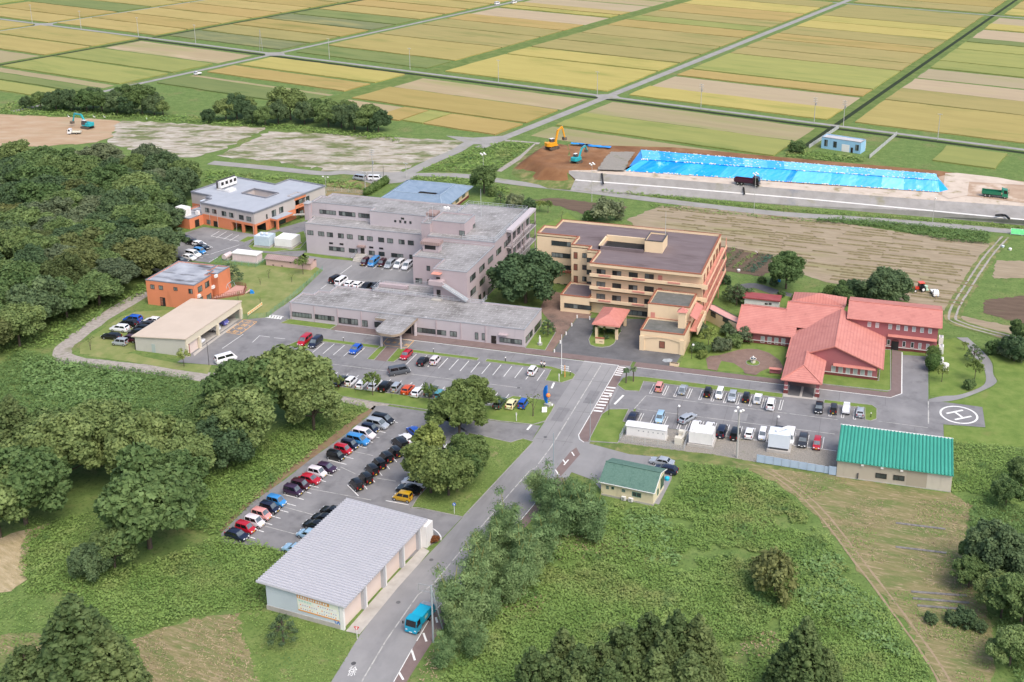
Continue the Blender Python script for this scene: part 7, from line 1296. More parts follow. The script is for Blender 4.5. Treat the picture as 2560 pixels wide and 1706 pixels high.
tp = thing('tarpaulin_mound', 'long spoil heap covered with bright blue tarpaulin sheets and white sandbags', 'tarpaulin mound', (-40,385,4))
def tq(u, v):      # u along 0..1, v: 0 toe .. 1 break .. 2 back edge .. 3 rear toe
    a = zr(5+1845*u, 1007+125*u, 4.02); b = zr(110+1730*u, 938+122*u, 7.3); c = zr(100+1730*u, 884+142*u, 7.6); d = Vector((c.x, c.y+5, 4.0))
    return a.lerp(b, v) if v <= 1 else b.lerp(c, v-1) if v <= 2 else c.lerp(d, v-2)
rgt = random.Random(8); BLU = [mat('tarp_%d' % k, [c, tuple(min(1,x*1.25) for x in c)], .5, .35, spec=.5, stretch=(1,1,.3), detail=6, blot=((.42,.72,.88),.25,.60,.80)) for k, c in enumerate([(.0,.22,.66),(.0,.27,.70),(.03,.33,.70),(.08,.40,.72),(.0,.19,.58),(.14,.46,.73)])]
u = 0.0
def patch(u0, u1, v0, v1, m, off):
    mb = MB(); n = 4
    P = [[tq(u0+(u1-u0)*i/n, v0+(v1-v0)*j/n)+Vector((0,-.03,.03))*(off+rgt.uniform(0,2.5)) for i in range(n+1)] for j in range(n+1)]
    mb.add([p for r_ in P for p in r_], [(j*(n+1)+i, j*(n+1)+i+1, (j+1)*(n+1)+i+1, (j+1)*(n+1)+i) for j in range(n) for i in range(n)]); mb.build('tarp_sheet', m, tp)
while u < .985:
    d = rgt.uniform(.02,.055); u1 = min(1, u+d); late = u > .52
    patch(u, u1+.004, 0, 1.03, BLU[rgt.choice([2,3,3,5,1] if late else [0,0,1,2,1])], 1+rgt.random()*2); u = u1
u = 0.0
while u < .985:
    d = rgt.uniform(.03,.09); u1 = min(1, u+d); patch(u, u1+.004, .97, 2.0, BLU[rgt.choice([5,5,3,3] if u > .45 else [3,1,2,3,5])], 4+rgt.random()*2); u = u1
patch(0, 1, 2.0, 3.0, BLU[3], 1)
mb = MB(); e0 = [tq(0,v)+Vector((-2.5 if v == 0 else 0,0,0)) for v in (0,.5,1,1.5,2)]; c0 = Vector((e0[2].x-5, e0[2].y+1, 4.0)); mb.add(e0+[c0], [(0,1,5),(1,2,5),(2,3,5),(3,4,5)]); mb.build('tarp_sheet', BLU[1], tp); mb = MB(); e1 = [tq(1,v) for v in (0,.5,1,1.5,2)]; c1 = Vector((e1[2].x+4, e1[2].y+1, 4.0)); mb.add(e1+[c1], [(1,0,5),(2,1,5),(3,2,5),(4,3,5)]); mb.build('tarp_sheet', BLU[1], tp)
mb = MB()
for k in range(460):
    v = rgt.choice([0,0,1,1.0,1.3,1.5,1.7,2,2]); u = rgt.random(); p = tq(u, min(2, max(0, v+rgt.uniform(-.05,.05))))+Vector((0,-.1,.16)); s = rgt.uniform(.10,.2); mb.box(p.x-s*1.3,p.x+s*1.3,p.y-s,p.y+s,p.z-s*.6,p.z+s*.7)
sb_ = mb.build('sandbags', M_white, tp); sb_['kind'] = 'stuff'
# brown spoil platform west of the tarps, grey gravel pad
def mound(name, P, z, m, label, amp=.5, slope=3.0, seed=0, foot=0.0):
    """uneven raised ground with sloping sides"""
    P = ccw([(p[0],p[1]) for p in P]); ring = jag(P, .4, 3.0); inn = inset([(p[0],p[1]) for p in dense(P, 3.0)], 1.2); rg = random.Random(seed); bm = bmesh.new()
    xs = [p[0] for p in P]; ys = [p[1] for p in P]; st = 1.1; nx, ny = int((max(xs)-min(xs)+2*slope)/st)+2, int((max(ys)-min(ys)+2*slope)/st)+2; G_ = {}
    def dist(x, y):
        best = 1e9
        for i in range(len(P)):
            a, b = Vector(P[i-1]), Vector(P[i]); ab = b-a; t = max(0, min(1, (Vector((x,y))-a).dot(ab)/ab.length_squared)); best = min(best, (a+ab*t-Vector((x,y))).length)
        return best
    for i in range(nx):
        for j in range(ny):
            x, y = min(xs)-slope+i*st, min(ys)-slope+j*st; d = dist(x, y); ins = inpoly(x, y, P)
            if not ins and d > slope+st: continue
            h = z if ins else max(foot-.05, z-(z-foot)*d/slope)
            n_ = float(vnoise(np.array([x+500.]), np.array([y+500.]), 4.0, seed)[0]-.5)*amp*2+float(vnoise(np.array([x+500.]), np.array([y+500.]), 1.5, seed+3)[0]-.5)*amp
            G_[i,j] = bm.verts.new((x, y, h+(n_ if h > foot+.1 else 0)))
    for (i,j) in list(G_):
        q = [(i,j),(i+1,j),(i+1,j+1),(i,j+1)]
        if all(k in G_ for k in q): bm.faces.new([G_[k] for k in q])
    me = bpy.data.meshes.new(name); bm.to_mesh(me); bm.free(); me.materials.append(m); me.shade_smooth(); o = bpy.data.objects.new(name, me); COL.objects.link(o); WM[o.name] = Matrix(); o['kind'] = 'structure'; return o
mound('spoil_platform', [zs(*q, 3.9) for q in [(360,275),(500,175),(950,205),(1180,225),(1100,300),(1060,370),(870,368),(640,375),(480,350)]], 4.0, M_soil_b, '', .45, 5.0, 4)
sheet('gravel_pad', [zs(*q, 4.6) for q in [(860,365),(930,270),(965,235),(1140,235),(1090,310),(1065,372)]], 4.62, M_gravd, .3)
sheet('bare_earth', [zr(*q, 4.06) for q in [(1850,1040),(1950,1020),(2100,1035),(2353,1070),(2700,1100),(2700,1230),(2353,1195),(2000,1150),(1850,1145)]], 4.07, mat('site_earth', [(.33,.23,.16),(.45,.34,.25)], .2, .95, detail=8, blot=((.55,.46,.38),.1,.56,.68)))
sheet('haul_track', [zr(*q, 4.09) for q in [(1890,1020),(1960,1018),(2200,1045),(2353,1075),(2353,1090),(2030,1070),(2020,1150),(1910,1170),(1870,1150)]], 4.11, M_bench)
for q, s in (((730,187),(1.9,.5)),((770,192),(1.2,.4)),((880,205),(2.6,.5))): p = zs(*q, 4.2); sheet('spare_tarpaulin', jag(rect(p.x-s[0]*1.6,p.x+s[0]*1.6,p.y-s[1]*2,p.y+s[1]*2), .35, 1.0), 4.75, BLU[0], kind='structure')

# ------------------------------------------------------------------ machines
def track_shoe(mb, y, L, h, w):
    P = [(L/2-h/2+h/2*math.sin(t), h/2-h/2*math.cos(t)) for t in [math.pi*k/6 for k in range(7)]]+[(-L/2+h/2-h/2*math.sin(t), h/2+h/2*math.cos(t)) for t in [math.pi*k/6 for k in range(7)]]
    n = len(P); mb.add([(x,y-w/2,z) for x,z in P]+[(x,y+w/2,z) for x,z in P], [tuple(range(n)), tuple(reversed(range(n,2*n)))]+[(i,n+i,n+(i+1) % n,(i+1) % n) for i in range(n)])
def excavator(p, deg, label, c, boom, z=0.0, s=1.0):
    t = thing('excavator', label, 'excavator', (p[0],p[1],z), R(deg), 'excavators on the building land'); t.scale = (s,s,s); m = paint(c, .5, .2)
    for y in (-1.1,1.1): mb = MB(); track_shoe(mb, y, 3.6, .85, .6); child('track', mb.mesh('track', mat('track_steel', [(.05,.045,.04),(.16,.13,.10)], 1.5, .8)), t)
    child('undercarriage', MB().box(-.9,.9,-.8,.8,.3,.9).tube((0,0,.8),(0,0,1.1),.7,n=14).mesh('uc', M_copd), t)
    mb = MB(); mb.prism([(1.2,-1.3),(1.2,1.3),(-1.6,1.35),(-2.2,.9),(-2.2,-.9),(-1.6,-1.35)], 1.1, 1.5); mb.box(-1.5,.9,-1.3,-.35,1.5,2.2); mb.box(-1.5,-.4,-.35,1.3,1.5,2.1); child('house', mb.mesh('house', m), t)
    child('counterweight', MB().prism([(-1.5,-1.3),(-1.5,1.3),(-2.0,1.25),(-2.5,.7),(-2.5,-.7),(-2.0,-1.25)], 1.15, 2.25).mesh('cw', m), t)
    cb = child('cab', MB().add([(1.35,.35,1.45),(1.35,1.3,1.45),(-.3,1.3,1.45),(-.3,.35,1.45),(1.1,.4,3.0),(1.1,1.25,3.0),(-.3,1.25,3.0),(-.3,.4,3.0)], [(0,1,5,4),(1,2,6,5),(2,3,7,6),(3,0,4,7),(4,5,6,7)]).mesh('cab', M_copd), t)
    child('cab_roof', MB().box(-.35,1.15,.36,1.29,3.0,3.1).mesh('cr', M_white), cb); child('cab_window', MB().add([(1.33,.45,1.8),(1.33,1.2,1.8),(1.13,1.16,2.9),(1.13,.5,2.9)], [(0,1,2,3)]).mesh('cg', M_cwind), cb)
    A, B, C, D = boom; mb = MB(); mb.bar(A, B, .45, .55); child('boom', mb.bar(B, C, .42, .5).mesh('boom', m), t); child('stick', MB().bar(C, D, .32, .4).mesh('stick', m), t); mb = MB(); mb.tube(Vector(A)+Vector((.5,.0,.2)), Vector(B)+Vector((0,0,-.35)), .09); mb.tube(Vector(B)+Vector((.2,0,.35)), Vector(C)+Vector((.2,0,.3)), .08); child('hydraulic_ram', mb.mesh('ram', M_steel), t)
    x, z_ = D[0], D[2]; child('bucket', MB().prism([(x-.3,-.6),(x+.7,-.6),(x+.7,.6),(x-.3,.6)], z_-.9, z_).mesh('bucket', mat('bucket_steel', [(.10,.085,.07),(.18,.15,.12)], 1.5, .7)), t)
    return t
TEAL = '1f9fa8'
excavator(zp(515,757), 172, 'teal excavator reaching over the small white truck at far left', TEAL, ((1.0,-.3,1.8),(2.6,-.3,4.6),(5.6,-.3,4.7),(6.6,-.3,1.9)), .05, 1.1)
excavator(zs(532,215,4.0), 55, 'yellow excavator with raised arm on the brown spoil platform', 'd9971a', ((1.0,-.3,1.8),(1.9,-.3,5.6),(3.6,-.3,6.6),(4.6,-.3,3.0)), 4.1, 1.15)
excavator(zs(712,318,4.0), 75, 'teal excavator swinging its bucket on the brown spoil platform', TEAL, ((1.0,-.3,1.8),(2.8,-.3,4.6),(5.0,-.3,5.0),(6.2,-.3,3.2)), 4.1, 1.0)
wbig = MB().tube((0,-.16,0),(0,.16,0),.5,n=14).mesh('wheel', M_tyre); rbig = MB().tube((0,-.17,0),(0,.17,0),.26,n=10).mesh('rim', M_rim)
def truck(p, deg, label, cabc, bedc, z=0.0, s=1.0, cat='dump truck', body='dump', name='dump_truck', L=7.6, grp=None):
    t = thing(name, label, cat, (p[0],p[1],z), R(deg), grp); t.scale = (s,s,s); f = L/2; cm, bm_ = paint(cabc, .4, .4), paint(bedc, .5, .2)
    mb = MB(); mb.add([(f,-1.15,.55),(f,1.15,.55),(f-1.7,1.15,.55),(f-1.7,-1.15,.55),(f-.02,-1.18,1.5),(f-.02,1.18,1.5),(f-1.7,1.18,1.5),(f-1.7,-1.18,1.5),(f-.3,-1.08,2.75),(f-.3,1.08,2.75),(f-1.65,1.08,2.8),(f-1.65,-1.08,2.8)], [(0,1,2,3),(0,4,5,1),(1,5,6,2),(2,6,7,3),(3,7,4,0),(4,8,9,5),(5,9,10,6),(6,10,11,7),(7,11,8,4),(8,11,10,9)])
    cb = child('cab', mb.mesh('cab', cm), t); child('windshield', MB().add([(f+.015,-1.0,1.55),(f+.015,1.0,1.55),(f-.25,.95,2.6),(f-.25,-.95,2.6)], [(0,1,2,3)]).mesh('ws', M_cglass), cb)
    for y in (-1,1):
        child('side_window', MB().add([(f-.25,y*1.19,1.6),(f-1.3,y*1.19,1.6),(f-1.3,y*1.1,2.6),(f-.45,y*1.1,2.6)], [(0,1,2,3) if y > 0 else (3,2,1,0)]).mesh('sw', M_cglass), cb); child('headlight', MB().box(f-.02,f+.03,y*.85-.16,y*.85+.16,.75,.95).mesh('hl', M_hl), t); child('mirror', MB().box(f+.05,f+.2,y*1.4-.1,y*1.4+.1,1.9,2.4).mesh('mi', M_black), t)
    child('bumper', MB().box(f-.1,f+.08,-1.15,1.15,.4,.65).mesh('bu', cm), t); child('number_plate', MB().box(f+.08,f+.1,-.3,.3,.45,.62).mesh('np', M_pw), t)
    child('chassis', MB().box(-f+.2,f-.3,-.45,.45,.55,.85).mesh('ch', M_copd), t); x0, x1 = -f, f-1.9
    if body == 'dump':
        mb = MB(); mb.box(x0,x1,-1.15,1.15,.95,1.08)
        for b in ((x0,x1,-1.2,-1.1),(x0,x1,1.1,1.2),(x0-.05,x0+.05,-1.2,1.2),(x1-.1,x1,-1.1,1.1)): mb.box(*b,1.08,2.0)
        mb.box(x1-.1,x1+.25,-1.2,1.2,1.9,2.9); child('dump_bed', mb.mesh('bed', bm_), t); child('load_floor', MB().box(x0+.06,x1-.12,-1.08,1.08,1.08,1.2).mesh('lf', mat('bed_red', [(.45,.09,.11)], rough=.6) if 'maroon' in label else M_copd), t)
    elif body == 'packer':
        mb = MB(); mb.prism([(x0+1.5,-1.1),(x1,-1.1),(x1,1.1),(x0+1.5,1.1)], .95, 2.45); mb.add([(x0+1.5,-1.15,.7),(x0+1.5,1.15,.7),(x0,1.15,.7),(x0,-1.15,.7),(x0+1.5,-1.15,2.5),(x0+1.5,1.15,2.5),(x0+.5,1.15,2.3),(x0+.5,-1.15,2.3)], [(0,3,2,1),(0,1,5,4),(1,2,6,5),(2,3,7,6),(3,0,4,7),(4,5,6,7)]); bd = child('hopper_body', mb.mesh('pk', bm_), t); child('tailgate_panel', MB().box(x0+.55,x0+1.4,-1.0,1.0,2.4,2.53).mesh('tg', M_steel), bd); child('side_sign', MB().box(x0+2.6,x1-.9,1.1,1.115,1.4,2.0).mesh('sg', mat('side_sign', [(.62,.62,.40),(.15,.55,.55)], 3, .6)), bd)
    else:
        mb = MB(); mb.box(x0,x1,-1.1,1.1,.9,1.0)
        for b in ((x0,x1,-1.12,-1.06),(x0,x1,1.06,1.12),(x0-.03,x0+.03,-1.1,1.1),(x1-.05,x1,-1.06,1.06)): mb.box(*b,1.0,1.45)
        child('flat_bed', mb.mesh('fb', bm_), t)
    for x in ((f-.85,-f+1.1,-f+2.35) if body == 'dump' else (f-.85,-f+1.9)):
        for y in (-1,1): w_ = child('wheel', wbig, t, (x,y*.98,.5)); child('rim', rbig, w_)
    return t
truck(zr(725,1068,5.2), -5, 'maroon and black dump truck on the track before the blue tarpaulins', '1a0f18', '3a1028', 4.0, 1.08)
truck(zr(2182,1140,5.2), -5, 'green dump truck on the site at the right of the tarpaulins', '0d7a5a', '0c6b4c', 4.1, 1.05); 
truck(zp(438,775,1.0), 200, 'small white flatbed truck under the teal excavator', 'e2e3e6', 'c9c9bd', .05, .75, 'truck', 'flat', 'flatbed_truck', 6.2)
truck(ZM(980,1440,9.8)(700,1000,1.2), -98, 'bright turquoise refuse truck driving down the access road', '0796b8', '06a3c4', .05, .86, 'refuse truck', 'packer', 'refuse_truck', 6.4)
pickup(zr(482,900,7.6), -5, 'grey pickup half hidden behind the crest of the tarpaulins', 'silver', 4.0, 1.1)
tr = thing('farm_tractor', 'red-orange cabbed farm tractor with pale green implement on the stubble', 'tractor', zd(2035,505)[:2]+(.06,) if False else tuple(zd(2035,505)[:2])+(.06,), R(205)); m_ = paint('c8361e', .5, .3)
child('bonnet', MB().prism([(.3,-.4),(2.0,-.36),(2.0,.36),(.3,.4)], .7, 1.35).mesh('bo', m_), tr); child('cab', MB().add([(.4,-.7,1.0),(.4,.7,1.0),(-1.0,.7,1.0),(-1.0,-.7,1.0),(.3,-.62,2.3),(.3,.62,2.3),(-.9,.62,2.3),(-.9,-.62,2.3)], [(0,1,5,4),(1,2,6,5),(2,3,7,6),(3,0,4,7)]).mesh('cb', M_cglass), tr); child('cab_roof', MB().prism([(.5,-.72),(.5,.72),(-1.05,.72),(-1.05,-.72)], 2.3, 2.5).mesh('ro', paint('d8502c')), tr)
for x, r_, w_ in ((-.6,.72,.4),(1.6,.45,.3)):
    for y in (-1,1): q = child('wheel', MB().tube((0,-w_/2,0),(0,w_/2,0),r_,n=16).mesh('wh', M_tyre), tr, (x,y*.75,r_)); child('rim', MB().tube((0,-w_/2-.01,0),(0,w_/2+.01,0),r_*.55,n=12).mesh('ri', M_white), q)
child('implement', MB().box(-2.2,-1.3,-.8,.8,.3,.6).tube((-1.7,0,.6),(-1.7,0,1.4),.35,.5,12).mesh('im', mat('pale_green_plastic', [(.45,.62,.48)], rough=.5)), tr)

# ------------------------------------------------------------------ poles and lamps
M_pole = mat('concrete_pole', [(.36,.355,.345),(.46,.455,.44)], .8, .85); M_polg = mat('grey_blue_pole', [(.30,.35,.38)], rough=.5); M_polb = mat('dark_pole', [(.05,.045,.042)], rough=.5)
def upole(p, h, label, arms=1, grp='utility poles', m=None, r=.15, z=0.0):
    t = thing('utility_pole', label, 'pole', (p[0],p[1],z), TH, grp); child('mast', MB().tube((0,0,0),(0,0,h),r,r*.6,8).mesh('mast', m or M_pole), t)
    for k in range(arms):
        zz_ = h-.35-.75*k; a = child('crossarm', MB().box(-.95,.95,-.05,.05,zz_-.05,zz_+.05).mesh('arm', M_steel), t); mb = MB()
        for x in (-.8,-.3,.3,.8): mb.tube((x,0,zz_+.05),(x,0,zz_+.28),.06,n=6)
        child('insulator', mb.mesh('ins', M_white), a)
    return t
n_ = 0
for zm, q in ((zp,(190,135)),(zp,(478,175)),(zp,(815,215)),(zp,(1152,262)),(zp,(1938,350)),(zq,(530,410)),(zq,(1050,485)),(zq,(1631,558)),(zr,(1845,825))):
    upole(zm(*q), 10.6, f'plain concrete pole on the long field road, {ORD[n_]} from the left', 1); n_ += 1
for k, q in enumerate(((452,640),(1118,725),(1290,745))):
    t = upole(zr(*q), 10.8, f'concrete pole with transformers by the pump house road, {ORD[k]} from the left', 3); child('transformer', MB().tube((.35,0,7.6),(.35,0,8.5),.28,n=10).mesh('tf', M_steel), t)
lt = thing('lattice_pole', 'thin two-legged lattice mast at the white lane junction', 'pole', tuple(zp(1537,305)))
for dx in (-.7,.7): MB
mb = MB(); mb.tube((-.9,0,0),(-.1,0,11.5),.09,n=6); mb.tube((.9,0,0),(.1,0,11.5),.09,n=6)
for k in range(1,8): w_ = .9-.8*k/8; mb.bar((-w_,0,11.5*k/8),(w_,0,11.5*k/8),.06,.06)
child('mast', mb.mesh('mast', M_steel), lt)
t = upole(zq(314,1095), 12.5, 'tall utility pole beside the white van on the gravel', 3); child('transformer', MB().tube((.3,0,7.6),(.3,0,8.6),.25,n=10).mesh('tf', M_steel), t)
upole(zq(375,1060), 5.0, 'short dark post behind the white van', 0, m=M_polb, r=.08); upole(zq(508,1050), 5.5, 'short pole at the gravel junction behind the blue-tiled hall', 1); upole(zb(838,158), 6.8, 'pole at the fence behind the pink hospital', 1); upole(zn(838,240), 9.0, 'blue-grey roadside pole above the bamboo', 0, m=M_polg, r=.12); upole(zh(1078,1345), 9.0, 'thin pole at the brick walk corner by the small lawn', 0, m=M_polg, r=.07)
def lamp(p, h, label, heads=4, m=None, r=.09, rise=0.0):
    t = thing('lamp_post', label, 'lamp post', (p[0],p[1],.05), 0, 'lamp posts'); child('post', MB().tube((0,0,0),(0,0,h),r,r*.7,8).mesh('post', m or M_pole), t)
    if heads > 1: child('bracket', MB().box(-.75,.75,-.05,.05,h-.1,h).box(-.05,.05,-.6,.6,h-.35,h-.25).mesh('br', m or M_pole), t)
    for k in range(heads):
        a = 6.28*k/max(heads,1)+.5; d = .75 if heads > 1 else .25; child('lamp_head', MB().ball((d*math.cos(a),d*math.sin(a),h+(.1 if k % 2 else -.2)),.3,.3,.24).mesh('lh', M_white), t)
    return t
for k, (zm, q, h) in enumerate(((zs,(28,510),12),(zs,(822,602),12.5),(zs,(2013,692),13),(ZM(2330,520,8.71),(5,400),9))): lamp(zm(*q), h, f'tall floodlight mast along the gravel road, {ORD[k]} from the left', 6 if k < 3 else 1)
lamp(za(2022,328), 5.5, 'lamp post at the corner of the grey and orange building', 2); lamp(zi(1342,1115), 10.0, 'tall grey mast with four round floodlights at the right car park', 4, r=.2); lamp(zh(1262,1095), 4.6, 'dark lamp post on the small lawn by the crosswalk', 1, M_polb, .06); lamp(zi(757,800), 4.4, 'dark lamp post above the wire fence of the right car park', 1, M_polb, .06); lamp(zi(1728,870), 3.6, 'dark lamp post behind the boxed blue tank', 1, M_polb, .06); lamp(zc(1917,1560), 3.6, 'dark lamp post on the lawn beside the care home', 1, M_polb, .06); lamp(ze(1265,1075), 5.6, 'slim dark post at the near end of the beige shed yard', 0, M_polb, .06)
fp = thing('flag_pole', 'tall white flagpole on the car park island', 'flagpole', tuple(zh(800,690))); child('pole', MB().tube((0,0,0),(0,0,9.2),.09,.05,8).ball((0,0,9.25),.1).mesh('pole', M_wframe), fp)
pp_ = thing('utility_pole', 'grey pole with square arm frame beside the turquoise truck', 'pole', tuple(zl(1592,1238)), 0); hB = 9.6
child('mast', MB().tube((0,0,0),(0,0,hB),.16,.11,8).mesh('mast', M_polg), pp_); child('arm_frame', MB().bar((0,0,hB-.1),(-2.0,.1,hB-.1),.08,.08).bar((0,0,hB-1.2),(-2.0,.1,hB-1.2),.08,.08).bar((-2.0,.1,hB-.1),(-2.0,.1,hB-1.2),.08,.08).mesh('af', M_steel), pp_); q = zl(1672,1128)-zl(1592,1238); child('stay_pole', MB().tube((q.x,q.y,0),(.1,.05,hB-.9),.13,.1,8).mesh('stay', M_polg), pp_)
# bollard lights and white bollards
for k, q in enumerate([(795,1160),(918,1175),(742,1240),(687,1325),(630,1410),(572,1498)]):
    t = thing('bollard', f'white bollard at the edge of the dark forecourt, {ORD[k]} from the building', 'bollard', tuple(zc(*q)), 0, 'white bollards'); child('post', MB().tube((0,0,0),(0,0,.75),.16,.14,10).ball((0,0,.75),.14).mesh('po', M_white), t)
for k, (zm, q) in enumerate(((zf,(622,605)),(zf,(1505,715)),(zf,(2212,800)),(zh,(250,568)),(zh,(885,705)),(zj,(850,722)))):
    t = thing('garden_light', f'short black garden light on the kerb lawns, {ORD[k]} from the left', 'garden light', tuple(zm(*q)), 0, 'garden lights'); child('post', MB().tube((0,0,.1),(0,0,.95),.07,n=8).mesh('po', M_polb), t); child('cap', MB().ball((0,0,1.0),.13,.13,.1).mesh('ca', M_white), t)

# ------------------------------------------------------------------ monument, signs, statue, fountain
mo = thing('monument', 'blue crescent monument with an orange ball on a stone base', 'monument', tuple(zh(662,1000)), R(-20)); P = []
n = 16
for k in range(n+1): a = R(95)+R(170)*k/n; P.append((1.35*math.cos(a)*.75, 2.6+2.05*math.sin(a)))
mb = MB(); nn = len(P); mb.add([(x,-.16,z) for x,z in P]+[(x,.16,z) for x,z in P], [tuple(range(nn)), tuple(reversed(range(nn,2*nn)))]+[(i,nn+i,nn+(i+1) % nn,(i+1) % nn) for i in range(nn)]); child('crescent', mb.mesh('cr', mat('monument_blue', [(.01,.16,.60)], rough=.35)), mo); child('ball', MB().ball((.25,-.1,2.5),.45,n=16,m=10).mesh('ba', mat('monument_orange', [(.85,.24,.06)], rough=.4), smooth=60), mo); child('base', MB().box(-.6,.7,-.5,.5,.05,.55).mesh('bs', mat('stone', [(.28,.29,.25),(.42,.42,.38)], 1.5, .9)), mo); child('corner_block', MB().box(.5,1.0,.2,.6,.05,.5).box(-.2,.2,.5,.9,.05,.4).mesh('cb', M_white), mo)
sl_ = thing('stone_tablet', 'white slanting stone tablet beside the blue monument', 'tablet', tuple(zh(632,1062)), R(20)); child('slab', MB().add([(-.55,-.3,.15),(.45,-.3,.15),(.55,.35,1.0),(-.45,.35,1.0),(-.55,-.1,.1),(.45,-.1,.1),(.55,.5,.9),(-.45,.5,.9)], [(0,1,2,3),(7,6,5,4),(0,4,5,1),(1,5,6,2),(2,6,7,3),(3,7,4,0)]).mesh('sl', M_white), sl_); child('foot', MB().box(-.4,.5,-.1,.4,0,.3).mesh('ft', M_copd), sl_)
ds = thing('direction_sign', 'orange direction post with six white boards on the flagpole island', 'sign', tuple(zh(832,722)), R(-8)); child('post', MB().box(-.08,.08,-.08,.08,.05,2.85).mesh('po', mat('orange_post', [(.72,.34,.10)], rough=.5)), ds)
for k in range(3):
    for s in (-1,1): bd = child('board', MB().box(s*.12 if s > 0 else -.95, .95 if s > 0 else -.12, -.04, .04, 2.5-.5*k+(.05 if s > 0 else 0), 2.72-.5*k+(.05 if s > 0 else 0)).mesh('bd', M_sw), ds); child('lettering', MB().box(s*.2 if s > 0 else -.85,.85 if s > 0 else -.2,-.046,-.041,2.58-.5*k+(.05 if s > 0 else 0),2.64-.5*k+(.05 if s > 0 else 0)).mesh('lt', M_sd), bd)
for q, lb in (((775,765),'slim white sign post at the front of the flagpole island'),((357,1152),'slim white sign post at the front of the monument lawn')): t = thing('sign_post', lb, 'sign', tuple(zh(*q)), 0); child('post', MB().tube((0,0,0),(0,0,1.9),.07,n=8).box(-.12,.12,-.03,.03,1.3,1.9).mesh('po', M_white), t)
ns = thing('name_stone', 'cream name stone with terracotta top on the care home island', 'sign', (-62.95,238.05,.1), R(2)); child('stone', MB().box(-1.0,1.0,-.2,.2,0,1.25).mesh('st', M_yellow), ns); child('coping', MB().box(-1.05,1.05,-.25,.25,1.25,1.5).mesh('co', M_redtrim), ns)
mb = MB()
for k in range(6): mb.box(-.05+.14*k,.05+.14*k,-.212,-.2,.45,.62)
child('lettering', mb.mesh('le', M_brown), ns)
sgb = thing('sign_board', 'red tile-roofed sign board on the lawn beside the red hall', 'sign', (-21.9,233.2,.06), R(1)); child('board', MB().box(-1.25,1.25,-.1,.1,.2,1.25).mesh('bd', M_redwall), sgb); child('little_roof', MB().add([(-1.4,-.4,1.2),(1.4,-.4,1.2),(1.4,0,1.55),(-1.4,0,1.55),(1.4,.4,1.2),(-1.4,.4,1.2)], [(0,1,2,3),(3,2,4,5)]).mesh('lr', M_ridge), sgb)
for x in (-1.1,1.1): child('leg', MB().box(x-.08,x+.08,-.08,.08,0,.25).mesh('lg', M_redbase), sgb)
mb = MB()
for k in range(5): mb.box(-.55+.24*k,-.4+.24*k,-.112,-.1,.6,.8)
child('lettering', mb.mesh('le', M_redbase), sgb)
fo = thing('fountain', 'small white stone basin fountain in the middle of the brick plaza', 'fountain', tuple(zd(402,1205))[:2]+(.11,)); child('pedestal', MB().prism([(.55*math.cos(6.28*k/8),.55*math.sin(6.28*k/8)) for k in range(8)], 0, .55).mesh('pd', mat('pale_stone', [(.58,.53,.46),(.68,.64,.57)], 2, .8)), fo); child('basin', MB().tube((0,0,.55),(0,0,.95),.4,.75,16).mesh('bn', MATS['pale_stone']), fo); child('water', MB().tube((0,0,.9),(0,0,.955),.6,n=16).mesh('wt', M_glass), fo); child('figure', MB().tube((0,0,.95),(0,0,1.3),.15,.1,8).ball((0,0,1.4),.17).ball((.25,0,1.2),.14).ball((-.25,0,1.2),.14).mesh('fg', M_white), fo)
sa = thing('statue', 'white robed standing statue on the lawn beside the low pink wing', 'statue', tuple(zc(430,1425))[:2]+(.1,)); child('plinth', MB().prism([(.55*math.cos(6.28*k/7)*RNG.uniform(.8,1.1),.5*math.sin(6.28*k/7)) for k in range(7)], 0, .55).mesh('pl', MATS['stone']), sa)
rings = [(.55,.28,.24),(.9,.26,.2),(1.3,.22,.17),(1.6,.24,.16),(1.8,.25,.15),(1.95,.12,.11),(2.02,.08,.08),(2.1,.12,.12),(2.2,.13,.13),(2.3,.1,.1),(2.35,.02,.02)]; mb = MB(); nr = 12
for z, rx_, ry_ in rings: mb.v += [(rx_*math.cos(6.28*k/nr), ry_*math.sin(6.28*k/nr), z) for k in range(nr)]
for j in range(len(rings)-1):
    for k in range(nr): mb.f.append((j*nr+k, j*nr+(k+1) % nr, (j+1)*nr+(k+1) % nr, (j+1)*nr+k)); mb.m.append(0)
child('figure', mb.mesh('fig', M_white, smooth=70), sa)
sc_ = thing('sculpture', 'small pink figure sculpture at the edge of the brick plaza', 'sculpture', tuple(zc(570,1290))); child('figure', MB().tube((0,0,0),(0,0,.3),.35,.3,10).tube((-.1,0,.3),(.05,0,.8),.12,.18,8).ball((.05,0,1.0),.16).bar((.1,0,.75),(.5,0,1.05),.1,.1).bar((0,0,.75),(-.4,0,.5),.1,.1).mesh('fg', mat('pink_stone', [(.60,.36,.28)], rough=.8)), sc_)
